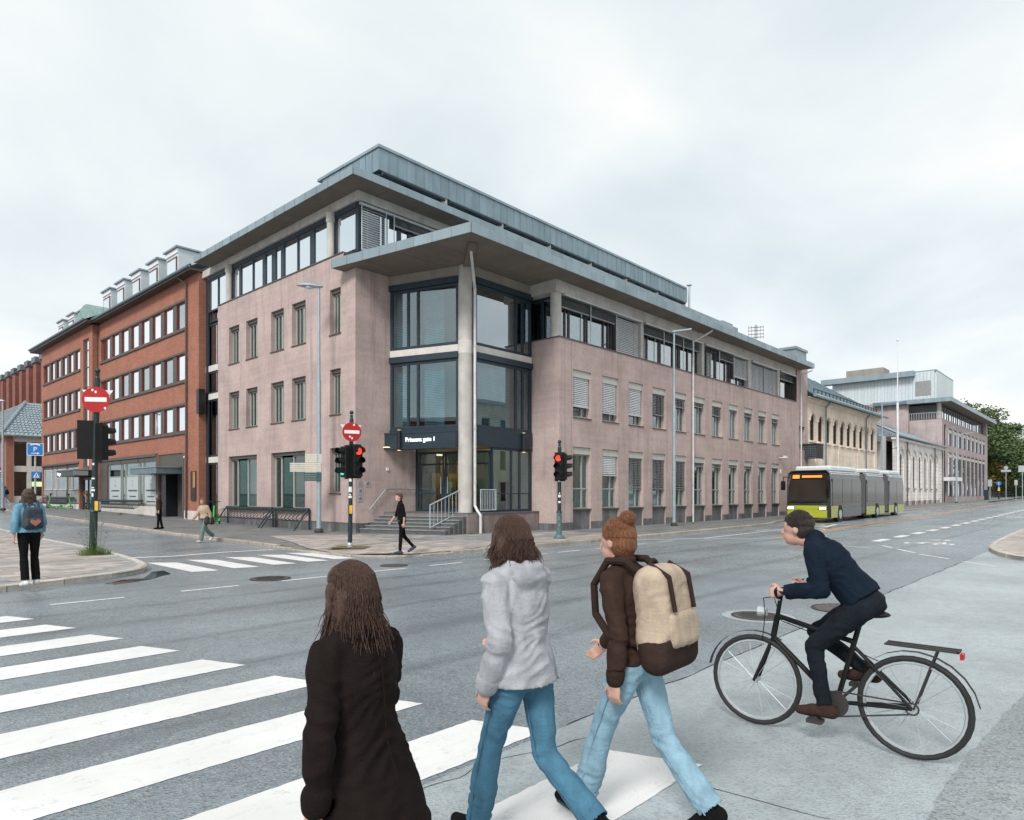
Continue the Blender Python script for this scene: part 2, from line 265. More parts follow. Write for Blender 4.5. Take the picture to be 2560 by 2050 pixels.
# ------------------------------------------------------------------ mesh helpers
def wloc(o):
    v = Vector((0, 0, 0))
    while o is not None: v += o.location; o = o.parent
    return v
class MB:
    def __init__(s, T=None): s.v = []; s.f = []; s.mi = []; s.T = T or (lambda a, b, c: (a, b, c)); s.m = 0
    def pts(s, vs): i = len(s.v); s.v.extend(s.T(*p) for p in vs); return i
    def add(s, vs, fs):
        i = s.pts(vs); s.f.extend(tuple(i + j for j in f) for f in fs); s.mi.extend([s.m]*len(fs)); return s
    def box(s, x0, x1, y0, y1, z0, z1):
        return s.add([(x, y, z) for z in (z0, z1) for y in (y0, y1) for x in (x0, x1)], [(0, 2, 3, 1), (4, 5, 7, 6), (0, 1, 5, 4), (2, 6, 7, 3), (0, 4, 6, 2), (1, 3, 7, 5)])
    def quad(s, *p): return s.add(p, [(0, 1, 2, 3)])
    def poly(s, p): return s.add(p, [tuple(range(len(p)))])
    def prism(s, pl, z0, z1):
        n = len(pl)
        return s.add([(x, y, z0) for x, y in pl] + [(x, y, z1) for x, y in pl], [tuple(range(n))[::-1], tuple(range(n, 2*n))] + [(i, (i + 1) % n, n + (i + 1) % n, n + i) for i in range(n)])
    def prismd(s, pl, d):                       # 3-D polygon extruded along a vector
        n = len(pl); q = [tuple(Vector(p) + Vector(d)) for p in pl]
        return s.add([tuple(p) for p in pl] + q, [tuple(range(n))[::-1], tuple(range(n, 2*n))] + [(i, (i + 1) % n, n + (i + 1) % n, n + i) for i in range(n)])
    def cyl(s, p0, p1, r0, r1=None, n=12, cap=True):
        r1 = r0 if r1 is None else r1; p0 = Vector(p0); p1 = Vector(p1); d = (p1 - p0)
        if d.length < 1e-6: return s
        q = d.to_track_quat('Z', 'Y'); vs = []
        for p, r in ((p0, r0), (p1, r1)):
            for i in range(n): vs.append(tuple(p + q @ Vector((r*math.cos(2*PI*i/n), r*math.sin(2*PI*i/n), 0))))
        fs = [(i, (i + 1) % n, n + (i + 1) % n, n + i) for i in range(n)]
        if cap: fs += [tuple(range(n))[::-1], tuple(range(n, 2*n))]
        return s.add(vs, fs)
    def tube(s, path, r, n=8):
        for i in range(len(path) - 1): s.cyl(path[i], path[i + 1], r if not isinstance(r, (list, tuple)) else r[i], None if not isinstance(r, (list, tuple)) else r[i + 1], n)
        for p in path[1:-1]: s.sph(p, (r if not isinstance(r, (list, tuple)) else r[0]), 8, 5)
        return s
    def lathe(s, prof, c=(0, 0, 0), n=16):
        vs = []; fs = []
        for r, z in prof:
            for i in range(n): vs.append((c[0] + r*math.cos(2*PI*i/n), c[1] + r*math.sin(2*PI*i/n), c[2] + z))
        for j in range(len(prof) - 1):
            for i in range(n): fs.append((j*n + i, j*n + (i + 1) % n, (j + 1)*n + (i + 1) % n, (j + 1)*n + i))
        fs += [tuple(range(n))[::-1], tuple(range((len(prof) - 1)*n, len(prof)*n))]
        return s.add(vs, fs)
    def sph(s, c, r, n=12, m=8, q=None):
        r = (r, r, r) if isinstance(r, (int, float)) else r; vs = []; fs = []; c = Vector(c)
        for j in range(1, m):
            th = PI*j/m
            for i in range(n):
                p = Vector((r[0]*math.sin(th)*math.cos(2*PI*i/n), r[1]*math.sin(th)*math.sin(2*PI*i/n), r[2]*math.cos(th)))
                if q: p = q @ p
                vs.append(tuple(c + p))
        t = Vector((0, 0, r[2])); t = q @ t if q else t; vs.append(tuple(c + t)); vs.append(tuple(c - t)); a = len(vs) - 2
        for j in range(m - 2):
            for i in range(n): fs.append((j*n + i, (j + 1)*n + i, (j + 1)*n + (i + 1) % n, j*n + (i + 1) % n))
        for i in range(n): fs.append((a, i, (i + 1) % n)); fs.append((a + 1, (m - 2)*n + (i + 1) % n, (m - 2)*n + i))
        return s.add(vs, fs)
    def torus(s, c, ax, Rr, r, n=24, m=8):
        q = Vector(ax).to_track_quat('Z', 'Y'); c = Vector(c); vs = []; fs = []
        for i in range(n):
            for j in range(m):
                a, b = 2*PI*i/n, 2*PI*j/m; w = Rr + r*math.cos(b)
                vs.append(tuple(c + q @ Vector((w*math.cos(a), w*math.sin(a), r*math.sin(b)))))
        for i in range(n):
            for j in range(m): fs.append((i*m + j, ((i + 1) % n)*m + j, ((i + 1) % n)*m + (j + 1) % m, i*m + (j + 1) % m))
        return s.add(vs, fs)
    def build(s, name, mats, parent=None, smooth=False, bevel=0., kind=None):
        me = bpy.data.meshes.new(name); o0 = wloc(parent) if parent else Vector((0, 0, 0))
        me.from_pydata([(p[0] - o0.x, p[1] - o0.y, p[2] - o0.z) for p in s.v], [], s.f)
        if isinstance(mats, str): mats = [mats]
        for m in mats: me.materials.append(MATS[m])
        if len(mats) > 1: me.polygons.foreach_set('material_index', s.mi)
        if smooth:
            me.polygons.foreach_set('use_smooth', [True]*len(me.polygons))
            try: me.set_sharp_from_angle(angle=R(42))
            except Exception: pass
        me.update(); o = bpy.data.objects.new(name, me); COL.objects.link(o)
        if parent: o.parent = parent
        if bevel:
            b = o.modifiers.new('bevel', 'BEVEL'); b.width = bevel; b.segments = 1; b.limit_method = 'ANGLE'
        if kind: o['kind'] = kind
        return o
def tag(o, label, cat, group=None):
    o['label'] = label; o['category'] = cat
    if group: o['group'] = group
    return o
def thing(name, label, cat, loc=(0, 0, 0), group=None):
    o = bpy.data.objects.new(name, None); o.empty_display_size = .2; COL.objects.link(o); o.location = loc; return tag(o, label, cat, group)
def struct(o): o['kind'] = 'structure'; return o
def copy_tree(o, parent=None):
    c = o.copy(); COL.objects.link(c); c.parent = parent
    for ch in list(o.children): copy_tree(ch, c)
    return c
def dup(o, off):                                 # a copy of a part with shared mesh, moved by an offset
    c = o.copy(); COL.objects.link(c); c.location = Vector(o.location) + Vector(off); return c
LAB = bpy.data.scenes.new('workshop')            # an empty scene in which modifiers are applied quickly
def applied(o):
    LAB.collection.objects.link(o); vl = LAB.view_layers[0]; vl.update(); me = bpy.data.meshes.new_from_object(o.evaluated_get(vl.depsgraph)); bpy.data.objects.remove(o); return me
def text(body, size, mat, parent, loc, rot, ext=.01, name='lettering', align='LEFT', sx=1.):
    cu = bpy.data.curves.new('t', 'FONT'); cu.body = body; cu.size = size; cu.extrude = ext; cu.align_x = align; cu.offset = size*.004
    me = applied(bpy.data.objects.new('t', cu))
    me.materials.clear(); me.materials.append(MATS[mat]); me.name = name
    n = bpy.data.objects.new(name, me); COL.objects.link(n); n.parent = parent
    n.location = Vector(loc) - (wloc(parent) if parent else Vector()); n.rotation_euler = rot; n.scale = (sx, 1, 1); return n
def clip(pl, a, b, c):                           # keep the part of a 2-D polygon where a*x+b*y<=c
    out = []
    for i in range(len(pl)):
        p, q = pl[i], pl[(i + 1) % len(pl)]; dp = a*p[0] + b*p[1] - c; dq = a*q[0] + b*q[1] - c
        if dp <= 0: out.append(p)
        if dp*dq < 0: t = dp/(dp - dq); out.append((p[0] + t*(q[0] - p[0]), p[1] + t*(q[1] - p[1])))
    return out
def wall(T, s0, s1, z0, z1, ops, depth, mat, parent, name='wall', thick=None):
    """a wall sheet in the plane t=0 with rectangular openings (a,b,c,d) and reveals of the given depth"""
    S_ = sorted({s0, s1} | {v for o in ops for v in o[:2]}); Z_ = sorted({z0, z1} | {v for o in ops for v in o[2:4]}); m = MB(T)
    S_ = [v for v in S_ if s0 - 1e-6 <= v <= s1 + 1e-6]; Z_ = [v for v in Z_ if z0 - 1e-6 <= v <= z1 + 1e-6]
    for i in range(len(S_) - 1):
        for j in range(len(Z_) - 1):
            cs, cz = (S_[i] + S_[i + 1])/2, (Z_[j] + Z_[j + 1])/2
            if any(o[0] < cs < o[1] and o[2] < cz < o[3] for o in ops): continue
            m.quad((S_[i], 0, Z_[j]), (S_[i + 1], 0, Z_[j]), (S_[i + 1], 0, Z_[j + 1]), (S_[i], 0, Z_[j + 1]))
    for a, b, c, d in ops:
        for p, q in (((a, c), (a, d)), ((b, c), (b, d)), ((a, d), (b, d)), ((a, c), (b, c))):
            if p[1] == q[1] and (p[1] <= z0 + 1e-6 or p[1] >= z1 - 1e-6): continue
            if p[0] == q[0] and (p[0] <= s0 + 1e-6 or p[0] >= s1 - 1e-6): continue
            m.quad((p[0], 0, p[1]), (q[0], 0, q[1]), (q[0], -depth, q[1]), (p[0], -depth, p[1]))
    if thick:
        m.quad((s0, 0, z0), (s0, 0, z1), (s0, -thick, z1), (s0, -thick, z0)); m.quad((s1, 0, z0), (s1, 0, z1), (s1, -thick, z1), (s1, -thick, z0)); m.quad((s0, 0, z1), (s1, 0, z1), (s1, -thick, z1), (s0, -thick, z1))
    return m.build(name, mat, parent)
def window(T, s0, s1, z0, z1, t, parent, fm, gm, mull=(), trans=(), fw=.07, fd=.08, name='window', gmap=None):
    """a framed window: the frame is the part, every pane a sub-part; mull/trans give absolute positions or (pos,width)"""
    g = lambda v: v if isinstance(v, tuple) else (v, fw)
    ms = [(s0 + fw/2, fw)] + [g(v) for v in mull] + [(s1 - fw/2, fw)]; ts = [(z0 + fw/2, fw)] + [g(v) for v in trans] + [(z1 - fw/2, fw)]
    m = MB(T)
    for p, w in ms: m.box(p - w/2, p + w/2, t - fd, t, z0, z1)
    for i in range(len(ms) - 1):
        for p, w in ts: m.box(ms[i][0] + ms[i][1]/2, ms[i + 1][0] - ms[i + 1][1]/2, t - fd, t - .004, p - w/2, p + w/2)
    fr = m.build(name, fm, parent)
    for i in range(len(ms) - 1):
        for j in range(len(ts) - 1):
            a, b = ms[i][0] + ms[i][1]/2, ms[i + 1][0] - ms[i + 1][1]/2; c, d = ts[j][0] + ts[j][1]/2, ts[j + 1][0] - ts[j + 1][1]/2
            if b - a < .02 or d - c < .02: continue
            gmm = gmap(i, j) if gmap else gm
            MB(T).box(a - .005, b + .005, t - fd*.6 - .012, t - fd*.6, c - .005, d + .005).build('pane', gmm, fr)
    return fr
def blind(T, s0, s1, zt, zb, t, parent, mat='blind', pitch=.085, ang=35):
    m = MB(T); n = int((zt - zb)/pitch); c, s_ = math.cos(R(ang))*.04, math.sin(R(ang))*.04
    for i in range(n):
        z = zt - (i + .5)*pitch
        m.add([(s0, t - c, z + s_), (s1, t - c, z + s_), (s1, t + c, z - s_), (s0, t + c, z - s_), (s0, t - c, z + s_ + .004), (s1, t - c, z + s_ + .004), (s1, t + c, z - s_ + .004), (s0, t + c, z - s_ + .004)],
              [(0, 1, 2, 3), (4, 5, 6, 7), (2, 3, 7, 6), (0, 1, 5, 4)])
    m.box(s0, s1, t - .04, t + .04, zb - .04, zb + .01)
    for f in (.2, .8): x = s0 + (s1 - s0)*f; m.box(x - .004, x + .004, t + .042, t + .046, zb, zt)
    return m.build('blind', mat, parent)
def tri(p, q, r): return (q[0] - p[0])*(r[1] - p[1]) - (q[1] - p[1])*(r[0] - p[0])
# ------------------------------------------------------------------ ground, streets, pavements
def sheet(name, pl, mat, h=0., step=None, parent=None):
    """flat or gently sloping sheet: polygon cut into cells that follow gz"""
    m = MB(); xs = [p[0] for p in pl]; ys = [p[1] for p in pl]
    if not step: m.poly([(x, y, gz(x, y) + h) for x, y in pl])
    else:
        sx, sy = step; x = min(xs)
        while x < max(xs):
            col = clip(clip(pl, 1, 0, x + sx), -1, 0, -x)
            if len(col) > 2:
                y = min(p[1] for p in col); ye = max(p[1] for p in col)
                while y < ye - 1e-6:
                    c = clip(clip(col, 0, 1, y + sy), 0, -1, -y)
                    if len(c) > 2: m.poly([(a, b, gz(a, b) + h) for a, b in c])
                    y += sy
            x += sx
    return m.build(name, mat, parent)
m = MB(); xs = [-700, -100, 40, 100, 200, 320, 900]; ys = [-700, -60, 0, 30, 80, 140, 260, 900]
fz = lambda x, y: gz(min(x, 320), min(y, 140)) - .12
for i in range(6):
    for j in range(7): m.quad(*[(a, b, fz(a, b)) for a, b in ((xs[i], ys[j]), (xs[i + 1], ys[j]), (xs[i + 1], ys[j + 1]), (xs[i], ys[j + 1]))])
struct(m.build('ground', 'pav_asphalt'))
road = struct(sheet('road', [(-60, 3.12), (320, 3.12), (320, 15.8), (-60, 15.8)], 'asphalt', 0, (20, 4.23)))
struct(sheet('side_street', [(1, 15.8), (13, 15.8), (13, 130), (1, 130)], 'asphalt', 0, (12, 10)))
pale = struct(sheet('road_apron', [(-60, -40), (320, -40), (320, 3.12), (-60, 3.12)], 'asphalt_pale', 0, (20, 21.6)))
def pts(l): return [(p.x, p.y) for p in (gp(*q) for q in l)]
def smooth_line(p, it=2):
    for _ in range(it):
        o = [p[0]]
        for a, b in zip(p[:-1], p[1:]): o += [(a[0]*.75 + b[0]*.25, a[1]*.75 + b[1]*.25), (a[0]*.25 + b[0]*.75, a[1]*.25 + b[1]*.75)]
        p = o + [p[-1]]
    return p
def resample(p, d):
    out = [Vector(p[0])]; acc = 0.
    for a, b in zip(p[:-1], p[1:]):
        a, b = Vector(a), Vector(b); l = (b - a).length; t = d - acc
        while t <= l: out.append(a + (b - a)*(t/l)); t += d
        acc = (acc + l) % d if l else acc
    return out
def kerb(parent, line, side, mat, L_=1.0, w=.16, h=.12, drop=lambda x, y: 1., lim=300):
    """granite kerbstones laid end to end along a line; side=+1 puts the stone left of the direction of travel"""
    ps = resample(line, L_); n = 0
    for a, b in zip(ps[:-1], ps[1:]):
        d = (b - a).normalized(); nn = Vector((-d.y, d.x))*side; a2 = a + d*.008; b2 = b - d*.008
        c = (a + b)/2; hh = h*drop(c.x, c.y) + random.uniform(-.006, .006); g0 = gz(c.x, c.y)
        o1, o2 = nn*random.uniform(-.008, .008), nn*random.uniform(-.008, .008)
        q = [a2 + o1, b2 + o2, b2 + nn*w, a2 + nn*w]
        ch = nn*.025; q2 = [q[0] + ch, q[1] + ch, q[2], q[3]]
        z = lambda p, e: gz(p.x, p.y) + e
        mb = MB(); mb.add([(p.x, p.y, z(p, -.15)) for p in q] + [(p.x, p.y, z(p, hh - .02)) for p in q[:2]] + [(p.x, p.y, z(p, hh)) for p in q2], [(0, 1, 5, 4), (4, 5, 7, 6), (6, 7, 8, 9), (1, 2, 8, 7, 5), (3, 0, 4, 6, 9), (2, 3, 9, 8)])
        mb.build('kerbstone', mat, parent)
# corner pavement in front of the pink building
side_k = [(11.6, 118), (11.4, 70), (11.25, 45), (11.05, 32), (10.9, 24), (10.62, 19.0), (10.45, 16.9), (10.75, 15.3), (11.7, 14.55), (13.5, 14.38), (17., 14.1), (22., 14.0), (30, 14.25), (36., 14.45), (38.5, 14.9), (40.5, 15.62), (44, 15.7), (64, 15.7), (68, 15.3), (72, 14.6), (78, 14.45), (100, 14.5), (118, 14.6), (150, 15.0), (165, 16.5), (175, 20)]
kl = smooth_line(side_k, 2)
def drop(x, y):                                   # the kerb dips to the carriageway at the street corner
    if x > 14.2 or y > 20.4: return 1.
    return max(.42, min(1., max((x - 12.2)/1.8, (y - 18.4)/1.8)))
def strip_pav(name, line, side, width, mat, drop=None, h=.115, parent=None):
    m = MB(); n = len(line)
    for i in range(n - 1):
        a, b = Vector(line[i]), Vector(line[i + 1]); d0 = (Vector(line[min(i + 1, n - 1)]) - Vector(line[max(i - 1, 0)])).normalized(); d1 = (Vector(line[min(i + 2, n - 1)]) - Vector(line[i])).normalized()
        n0, n1 = Vector((-d0.y, d0.x))*side, Vector((-d1.y, d1.x))*side
        q = [a + n0*.12, b + n1*.12, b + n1*width, a + n0*width]
        f = drop or (lambda x, y: 1.)
        m.quad(*[(p.x, p.y, gz(p.x, p.y) + h*(f(a.x, a.y) if k_ in (0, 3) and k_ == 0 else f(b.x, b.y) if k_ == 1 else 1.)) for k_, p in enumerate(q)])
    return m.build(name, mat, parent)
pav = MB()
# outer band along the kerb, then a level body up to and under the buildings
inner = []
ctr = lambda p: p
def body(pl): 
    for p in [pl]: pav.poly([(x, y, gz(x, y) + .115) for x, y in p])
n = len(kl)
off = []
for i in range(n):
    d = (Vector(kl[min(i + 1, n - 1)]) - Vector(kl[max(i - 1, 0)])).normalized(); off.append(Vector(kl[i]) + Vector((-d.y, d.x))*.14)
in2 = []
for p in off: in2.append(Vector((max(p.x, 13.2) if p.y > 16.6 else p.x, max(p.y, 16.9) if p.x > 13.2 else max(p.y, 16.9))) if True else p)
for i in range(n): in2[i] = Vector((max(off[i].x, 13.2), max(off[i].y, 17.0)))
for i in range(n - 1):
    a, b, c, d = off[i], off[i + 1], in2[i + 1], in2[i]
    za, zb = .115*drop(a.x, a.y) if drop(a.x, a.y) < 1 else .115, .115*drop(b.x, b.y) if drop(b.x, b.y) < 1 else .115
    if (a - d).length < 1e-4 and (b - c).length < 1e-4: continue
    pav.add([(a.x, a.y, gz(a.x, a.y) + za), (b.x, b.y, gz(b.x, b.y) + zb), (c.x, c.y, gz(c.x, c.y) + .115), (d.x, d.y, gz(d.x, d.y) + .115)], [(0, 1, 2), (0, 2, 3)])
pavement = struct(pav.build('pavement', 'pav_asphalt'))
struct(sheet('pavement_inner', [(13.2, 17.0), (185, 17.0), (185, 22), (19, 22), (19, 125), (13.2, 125)], 'pav_asphalt', .115, (9, 9))) if False else None
m = MB()
for y0, y1 in [(17 + 6*i, 23 + 6*i) for i in range(18)]: m.poly([(x, y, gz(x, y) + .115) for x, y in ((13.2, y0), (18.2, y0), (18.2, y1), (13.2, y1))])
for x0, x1 in [(18.2 + 8.3*i, 26.5 + 8.3*i) for i in range(20)]: m.poly([(x, y, gz(x, y) + .115) for x, y in ((x0, 17), (x1, 17), (x1, 24), (x0, 24))])
m.build('paving_body', 'pav_asphalt', pavement)
kerb(pavement, [p for p in kl if p[1] < 75 and p[0] < 120], +1, 'kerb', 1.05, drop=drop)
# pale slabs on the street corner
random.seed(5)
area = [(10.95, 18.7), (10.64, 16.7), (10.88, 15.46), (11.78, 14.74), (17.1, 14.29), (22.5, 14.19), (22.9, 17.9), (19.0, 19.2), (17.6, 19.4), (15.9, 22.5), (12.6, 24.2)]
sw, sl_ = .72, .36; cs_, sn_ = math.cos(R(3)), math.sin(R(3)); base = None
# convex pieces for clipping
for pc in ([area[0], area[1], area[2], area[3], area[9], area[10]], [area[3], area[4], area[8], area[9]], [area[4], area[5], area[6], area[7], area[8]]):
    if sum(tri(pc[0], pc[i], pc[i + 1]) for i in range(1, len(pc) - 1)) < 0: pc = pc[::-1]
    r = 0; y = 14.0
    while y < 24.4:
        x = 10.4 - (r % 2)*sw/2
        while x < 23.2:
            c = [(x + .006, y + .006), (x + sw - .006, y + .006), (x + sw - .006, y + sl_ - .006), (x + .006, y + sl_ - .006)]
            for i in range(len(pc)):
                p, q = pc[i], pc[(i + 1) % len(pc)]; a_, b_ = q[1] - p[1], -(q[0] - p[0])
                c = clip(c, a_, b_, a_*p[0] + b_*p[1])
                if len(c) < 3: break
            if len(c) >= 3 and abs(sum(tri(c[0], c[i], c[i + 1]) for i in range(1, len(c) - 1))) > .02:
                cx, cy = sum(p[0] for p in c)/len(c), sum(p[1] for p in c)/len(c)
                hs = [.115*drop(px_, py_) if False else .125 for px_, py_ in c]
                def hh(px_, py_):
                    dd = min(1., max(0, (min(max(py_ - 14.5, 0) if px_ > 11.7 else 9, max(px_ - 10.6, 0) if py_ > 15.6 else 9, math.hypot(px_ - 10.7, py_ - 14.9) if px_ < 12 else 9))/1.2)); lo = .128*drop(px_, py_)
                    return lo + (.128 - lo)*dd
                e = random.uniform(-.003, .003)
                MB().poly([(px_, py_, hh(px_, py_) + e) for px_, py_ in c]).build('paving_slab', 'slab' if y < 15.6 or x < 14.5 or random.random() < .25 else 'slab_grey', pavement)
            x += sw
        y += sl_; r += 1
# pavement on the left of the side street
lk = [(6.75, 118), (6.65, 60), (6.55, 40), (6.5, 29.6), (6.35, 21.3), (6.02, 18.2), (5.84, 17.0), (5.42, 16.0), (4.74, 15.42), (3.72, 15.04), (2.6, 14.66), (0, 14.35), (-14, 14.1), (-40, 14.0)]
ll = smooth_line(lk, 2)
lp = MB(); n = len(ll)
for i in range(n - 1):
    a, b = Vector(ll[i]), Vector(ll[i + 1])
    for u0, u1 in ((0, .5), (.5, 1.)):
        q = []
        for p, u in ((a, u0), (b, u0), (b, u1), (a, u1)):
            t = Vector((-30, max(p.y + 2, 24))) ; w = p + (t - p)*u; q.append((w.x, w.y, gz(min(w.x, 12), w.y) + .1))
        lp.add(q, [(0, 1, 2), (0, 2, 3)])
lpav = struct(lp.build('pavement', 'slab_grey'))
kerb(lpav, [p for p in ll if p[1] < 60 and p[0] > -6], -1, 'kerb_pale', 1.0)
random.seed(8)
dirs = Vector((.35, 1)).normalized(); dn = Vector((dirs.y, -dirs.x)); cnt = 0
def inside_left(p):
    for i in range(len(ll) - 1):
        a, b = Vector(ll[i]), Vector(ll[i + 1])
        ab = b - a; t = max(0, min(1, (p - a).dot(ab)/ab.length_squared)); d = p - (a + ab*t)
        if d.length < .17: return False
    if p.y > 21.3: return p.x < 6.2
    x = p.x
    for i in range(len(ll) - 1):
        if ll[i + 1][0] <= x <= ll[i][0] and ll[i][1] < 23: return p.y > ll[i][1] + (ll[i + 1][1] - ll[i][1])*(x - ll[i][0])/(ll[i + 1][0] - ll[i][0] + 1e-9)
    return x < 5.5
for r in range(-4, 46):
    y0 = 14.2 + r*.42
    for c in range(0, 16):
        x0 = 6.3 - (c + .5*(r % 2))*.62 + random.uniform(-.004, .004)
        p = [Vector((x0, y0)), Vector((x0 - .606, y0)), Vector((x0 - .606, y0 + .407)), Vector((x0, y0 + .407))]
        p = [Vector((q.x - .10*(q.y - 14.2)*0, q.y - .02*q.x)) for q in p]
        cc = sum(p, Vector((0, 0)))/4; d = ray(0, 0)
        if cc.x < 1.4 or cc.x*1.0 < .158*cc.y - .6: continue
        if all(inside_left(q) for q in p):
            e = random.uniform(-.004, .004)
            MB().add([(q.x, q.y, .112 + e + gz(q.x, q.y)) for q in p] + [(q.x, q.y, .09 + gz(q.x, q.y)) for q in p], [(0, 1, 2, 3), (0, 1, 5, 4), (1, 2, 6, 5), (2, 3, 7, 6), (3, 0, 4, 7)]).build('paving_slab', 'slab' if (r*3 + c) % 7 else 'slab_grey', lpav); cnt += 1
        elif inside_left(cc): pass
# pavement on the right
ik = [(20.6, -6), (20.9, -1), (21.3, 1.4), (22.2, 2.4), (24.4, 3.05), (26.3, 3.3), (30.5, 3.5), (38, 3.6), (60, 3.9), (120, 4.6), (200, 5)]
il = smooth_line(ik, 2)
ip = MB(); 
for i in range(len(il) - 1):
    a, b = il[i], il[i + 1]
    q = [(a[0], a[1]), (b[0], b[1]), (b[0] + 4, -8), (a[0] + 4, -8)]
    ip.add([(x, y, gz(x, y) + .105) for x, y in q], [(0, 1, 2), (0, 2, 3)])
ipav = struct(ip.build('pavement', 'slab'))
kerb(ipav, [p for p in il if p[0] < 60], -1, 'kerb_pale', .9)
for r in range(0, 30):
    for c in range(0, 12):
        x0, y0 = 21.6 + r*.62, 3.5 - c*.42 + .012*r
        p = [Vector((x0, y0)), Vector((x0 + .606, y0)), Vector((x0 + .606, y0 - .407)), Vector((x0, y0 - .407))]
        def ins(q):
            for i in range(len(il) - 1):
                a, b = il[i], il[i + 1]
                if a[0] <= q.x <= b[0] and b[0] - a[0] > 1e-6: return q.y < a[1] + (b[1] - a[1])*(q.x - a[0])/(b[0] - a[0]) - .2
            return False
        if all(ins(q) for q in p) and p[0].y > .0911*p[0].x - .9: MB().add([(q.x, q.y, .115 + random.uniform(-.003, .003)) for q in p] + [(q.x, q.y, .09) for q in p], [(0, 1, 2, 3), (0, 1, 5, 4), (1, 2, 6, 5), (2, 3, 7, 6), (3, 0, 4, 7)]).build('paving_slab', 'slab', ipav)
# ------------------------------------------------------------------ road markings (each stripe a part of the road)
def mark(pl, mat='paint_white', parent=None, h=.004, name='road_marking', rag=0.):
    q = []
    for i in range(len(pl)):
        a, b = Vector(pl[i]), Vector(pl[(i + 1) % len(pl)]); n_ = max(1, int((b - a).length/.05)) if rag else 1
        for j in range(n_):
            p = a + (b - a)*(j/n_); q.append((p.x + random.uniform(-rag, rag), p.y + random.uniform(-rag, rag)) if j else (p.x, p.y))
    MB().poly([(x, y, gz(x, y) + h) for x, y in q]).build(name, mat, parent or road)
random.seed(3)
for i in range(9):
    y = 11.22 - 1.15*i; xr = 2.34 + .178*(11.22 - y)
    w = .56 if i < 8 else .6
    pr = pale if y < 3. else road
    mark([(xr - 4.6, y), (xr + .04, y - .0), (xr - .06, y + w*.45), (xr - .17, y + w), (xr - 4.7, y + w)], 'paint_white', pr, rag=.005, name='crossing_stripe')
for i, x in enumerate((6.22, 7.2, 8.2, 9.15, 10.0)):
    mark([(x - .05, 15.35 + .05*i), (x + .5, 15.2 + .05*i), (x + .55, 17.75), (x + .0, 18.25)], 'paint_white', road, h=.005, name='crossing_stripe')
mark([(6.2, 19.9), (7.4, 19.55), (8.9, 19.75), (10.35, 19.55), (10.35, 19.72), (8.9, 19.92), (7.4, 19.75), (6.25, 20.1)], name='stop_line')
for x in (.9, 2.85, 4.82, 6.76, 8.85, 10.62, 12.5, 14.0, 15.6, 17.5, 19.4, 21.3): mark([(x, 12.42), (x + 1.05, 12.4), (x + 1.05, 12.5), (x, 12.52)], 'paint_worn', rag=.006)
def band(l, w, mat, parent=None, h=.0045, name='road_marking', rag=0.):
    for (a, b) in zip(l[:-1], l[1:]):
        a, b = Vector(a), Vector(b); d = (b - a).normalized(); nn = Vector((-d.y, d.x))*w/2; mark([a - nn, b - nn, b + nn, a + nn], mat, parent, h, name, rag)
yl = [(26.3, 10.05), (36.4, 10.7), (53, 11.05), (85, 11.55), (130, 12.2), (200, 13.2)]
for o in (-.11, .11): band([(x, y + o) for x, y in yl], .12, 'paint_orange')
band([(21.5, 13.75), (24.2, 12.25), (26.3, 10.15)], .12, 'paint_white'); band([(24.4, 12.2), (34.3, 12.4)], .12, 'paint_white', h=.0055)
x = 27.0
while x < 150: band([(x, 6.8 + .006*(x - 27)), (x + 1.75, 6.81 + .006*(x - 27))], .34, 'paint_white'); x += 3.1
x = 31.
while x < 110: band([(x, 12.9 + (.01 if x > 40 else 0)*(x - 40)), (x + 1.6, 12.92)], .12, 'paint_worn'); x += 6.
for q in ([(2205, 1364), (2230, 1369.5)], [(2243, 1373), (2288, 1382.5)], [(2299, 1386), (2373, 1397.5)], [(2062, 1361.5), (2180, 1371)], [(2464, 1341), (2505, 1343)], [(2407, 1404), (2492, 1417)]): band(pts(q), .11, 'paint_worn' if q[0][0] in (2062, 2407) else 'paint_white')
for l in ([(2030, 1316), (2062, 1318), (2090, 1311), (2125, 1312)], [(2255, 1290), (2285, 1288), (2308, 1287)], [(395, 1330), (470, 1340), (590, 1352)][:2], [(112, 1333), (180, 1343), (210, 1346)], [(280, 1331), (340, 1337), (410, 1346)]):
    band(pts(l), .22, 'paint_worn', h=.006)
def bike_symbol(c, sc, rot, parent=None):
    q = Matrix.Rotation(rot, 2); T = lambda x, y: tuple(Vector(c) + q @ Vector((x*sc, y*sc*1.8)))
    def ring(cx, cy, r, n=14):
        band([T(cx + r*math.cos(2*PI*i/n), cy + r*math.sin(2*PI*i/n)) for i in range(n + 1)], .15*sc, 'paint_white', h=.006)
    ring(-.52, -.25, .3); ring(.52, -.25, .3)
    for a, b in (((-.52, -.25), (-.1, -.2)), ((-.52, -.25), (-.2, .28)), ((-.2, .28), (.34, .28)), ((-.1, -.2), (.34, .28)), ((-.1, -.2), (-.22, .38)), ((.52, -.25), (.32, .45)), ((.32, .45), (.12, .47)), ((-.33, .4), (-.1, .4))): band([T(*a), T(*b)], .15*sc, 'paint_white', h=.0062)
    for a, b in (((-.35, .9), (0, 1.25)), ((0, 1.25), (.35, .9)), ((-.35, 1.2), (0, 1.55)), ((0, 1.55), (.35, 1.2))): band([T(*a), T(*b)], .16*sc, 'paint_white', h=.0064)
p = gp(2328, 1358); bike_symbol((p.x, p.y), .85, R(-90)); p = gp(2532, 1293); bike_symbol((p.x, p.y), .9, R(-90))
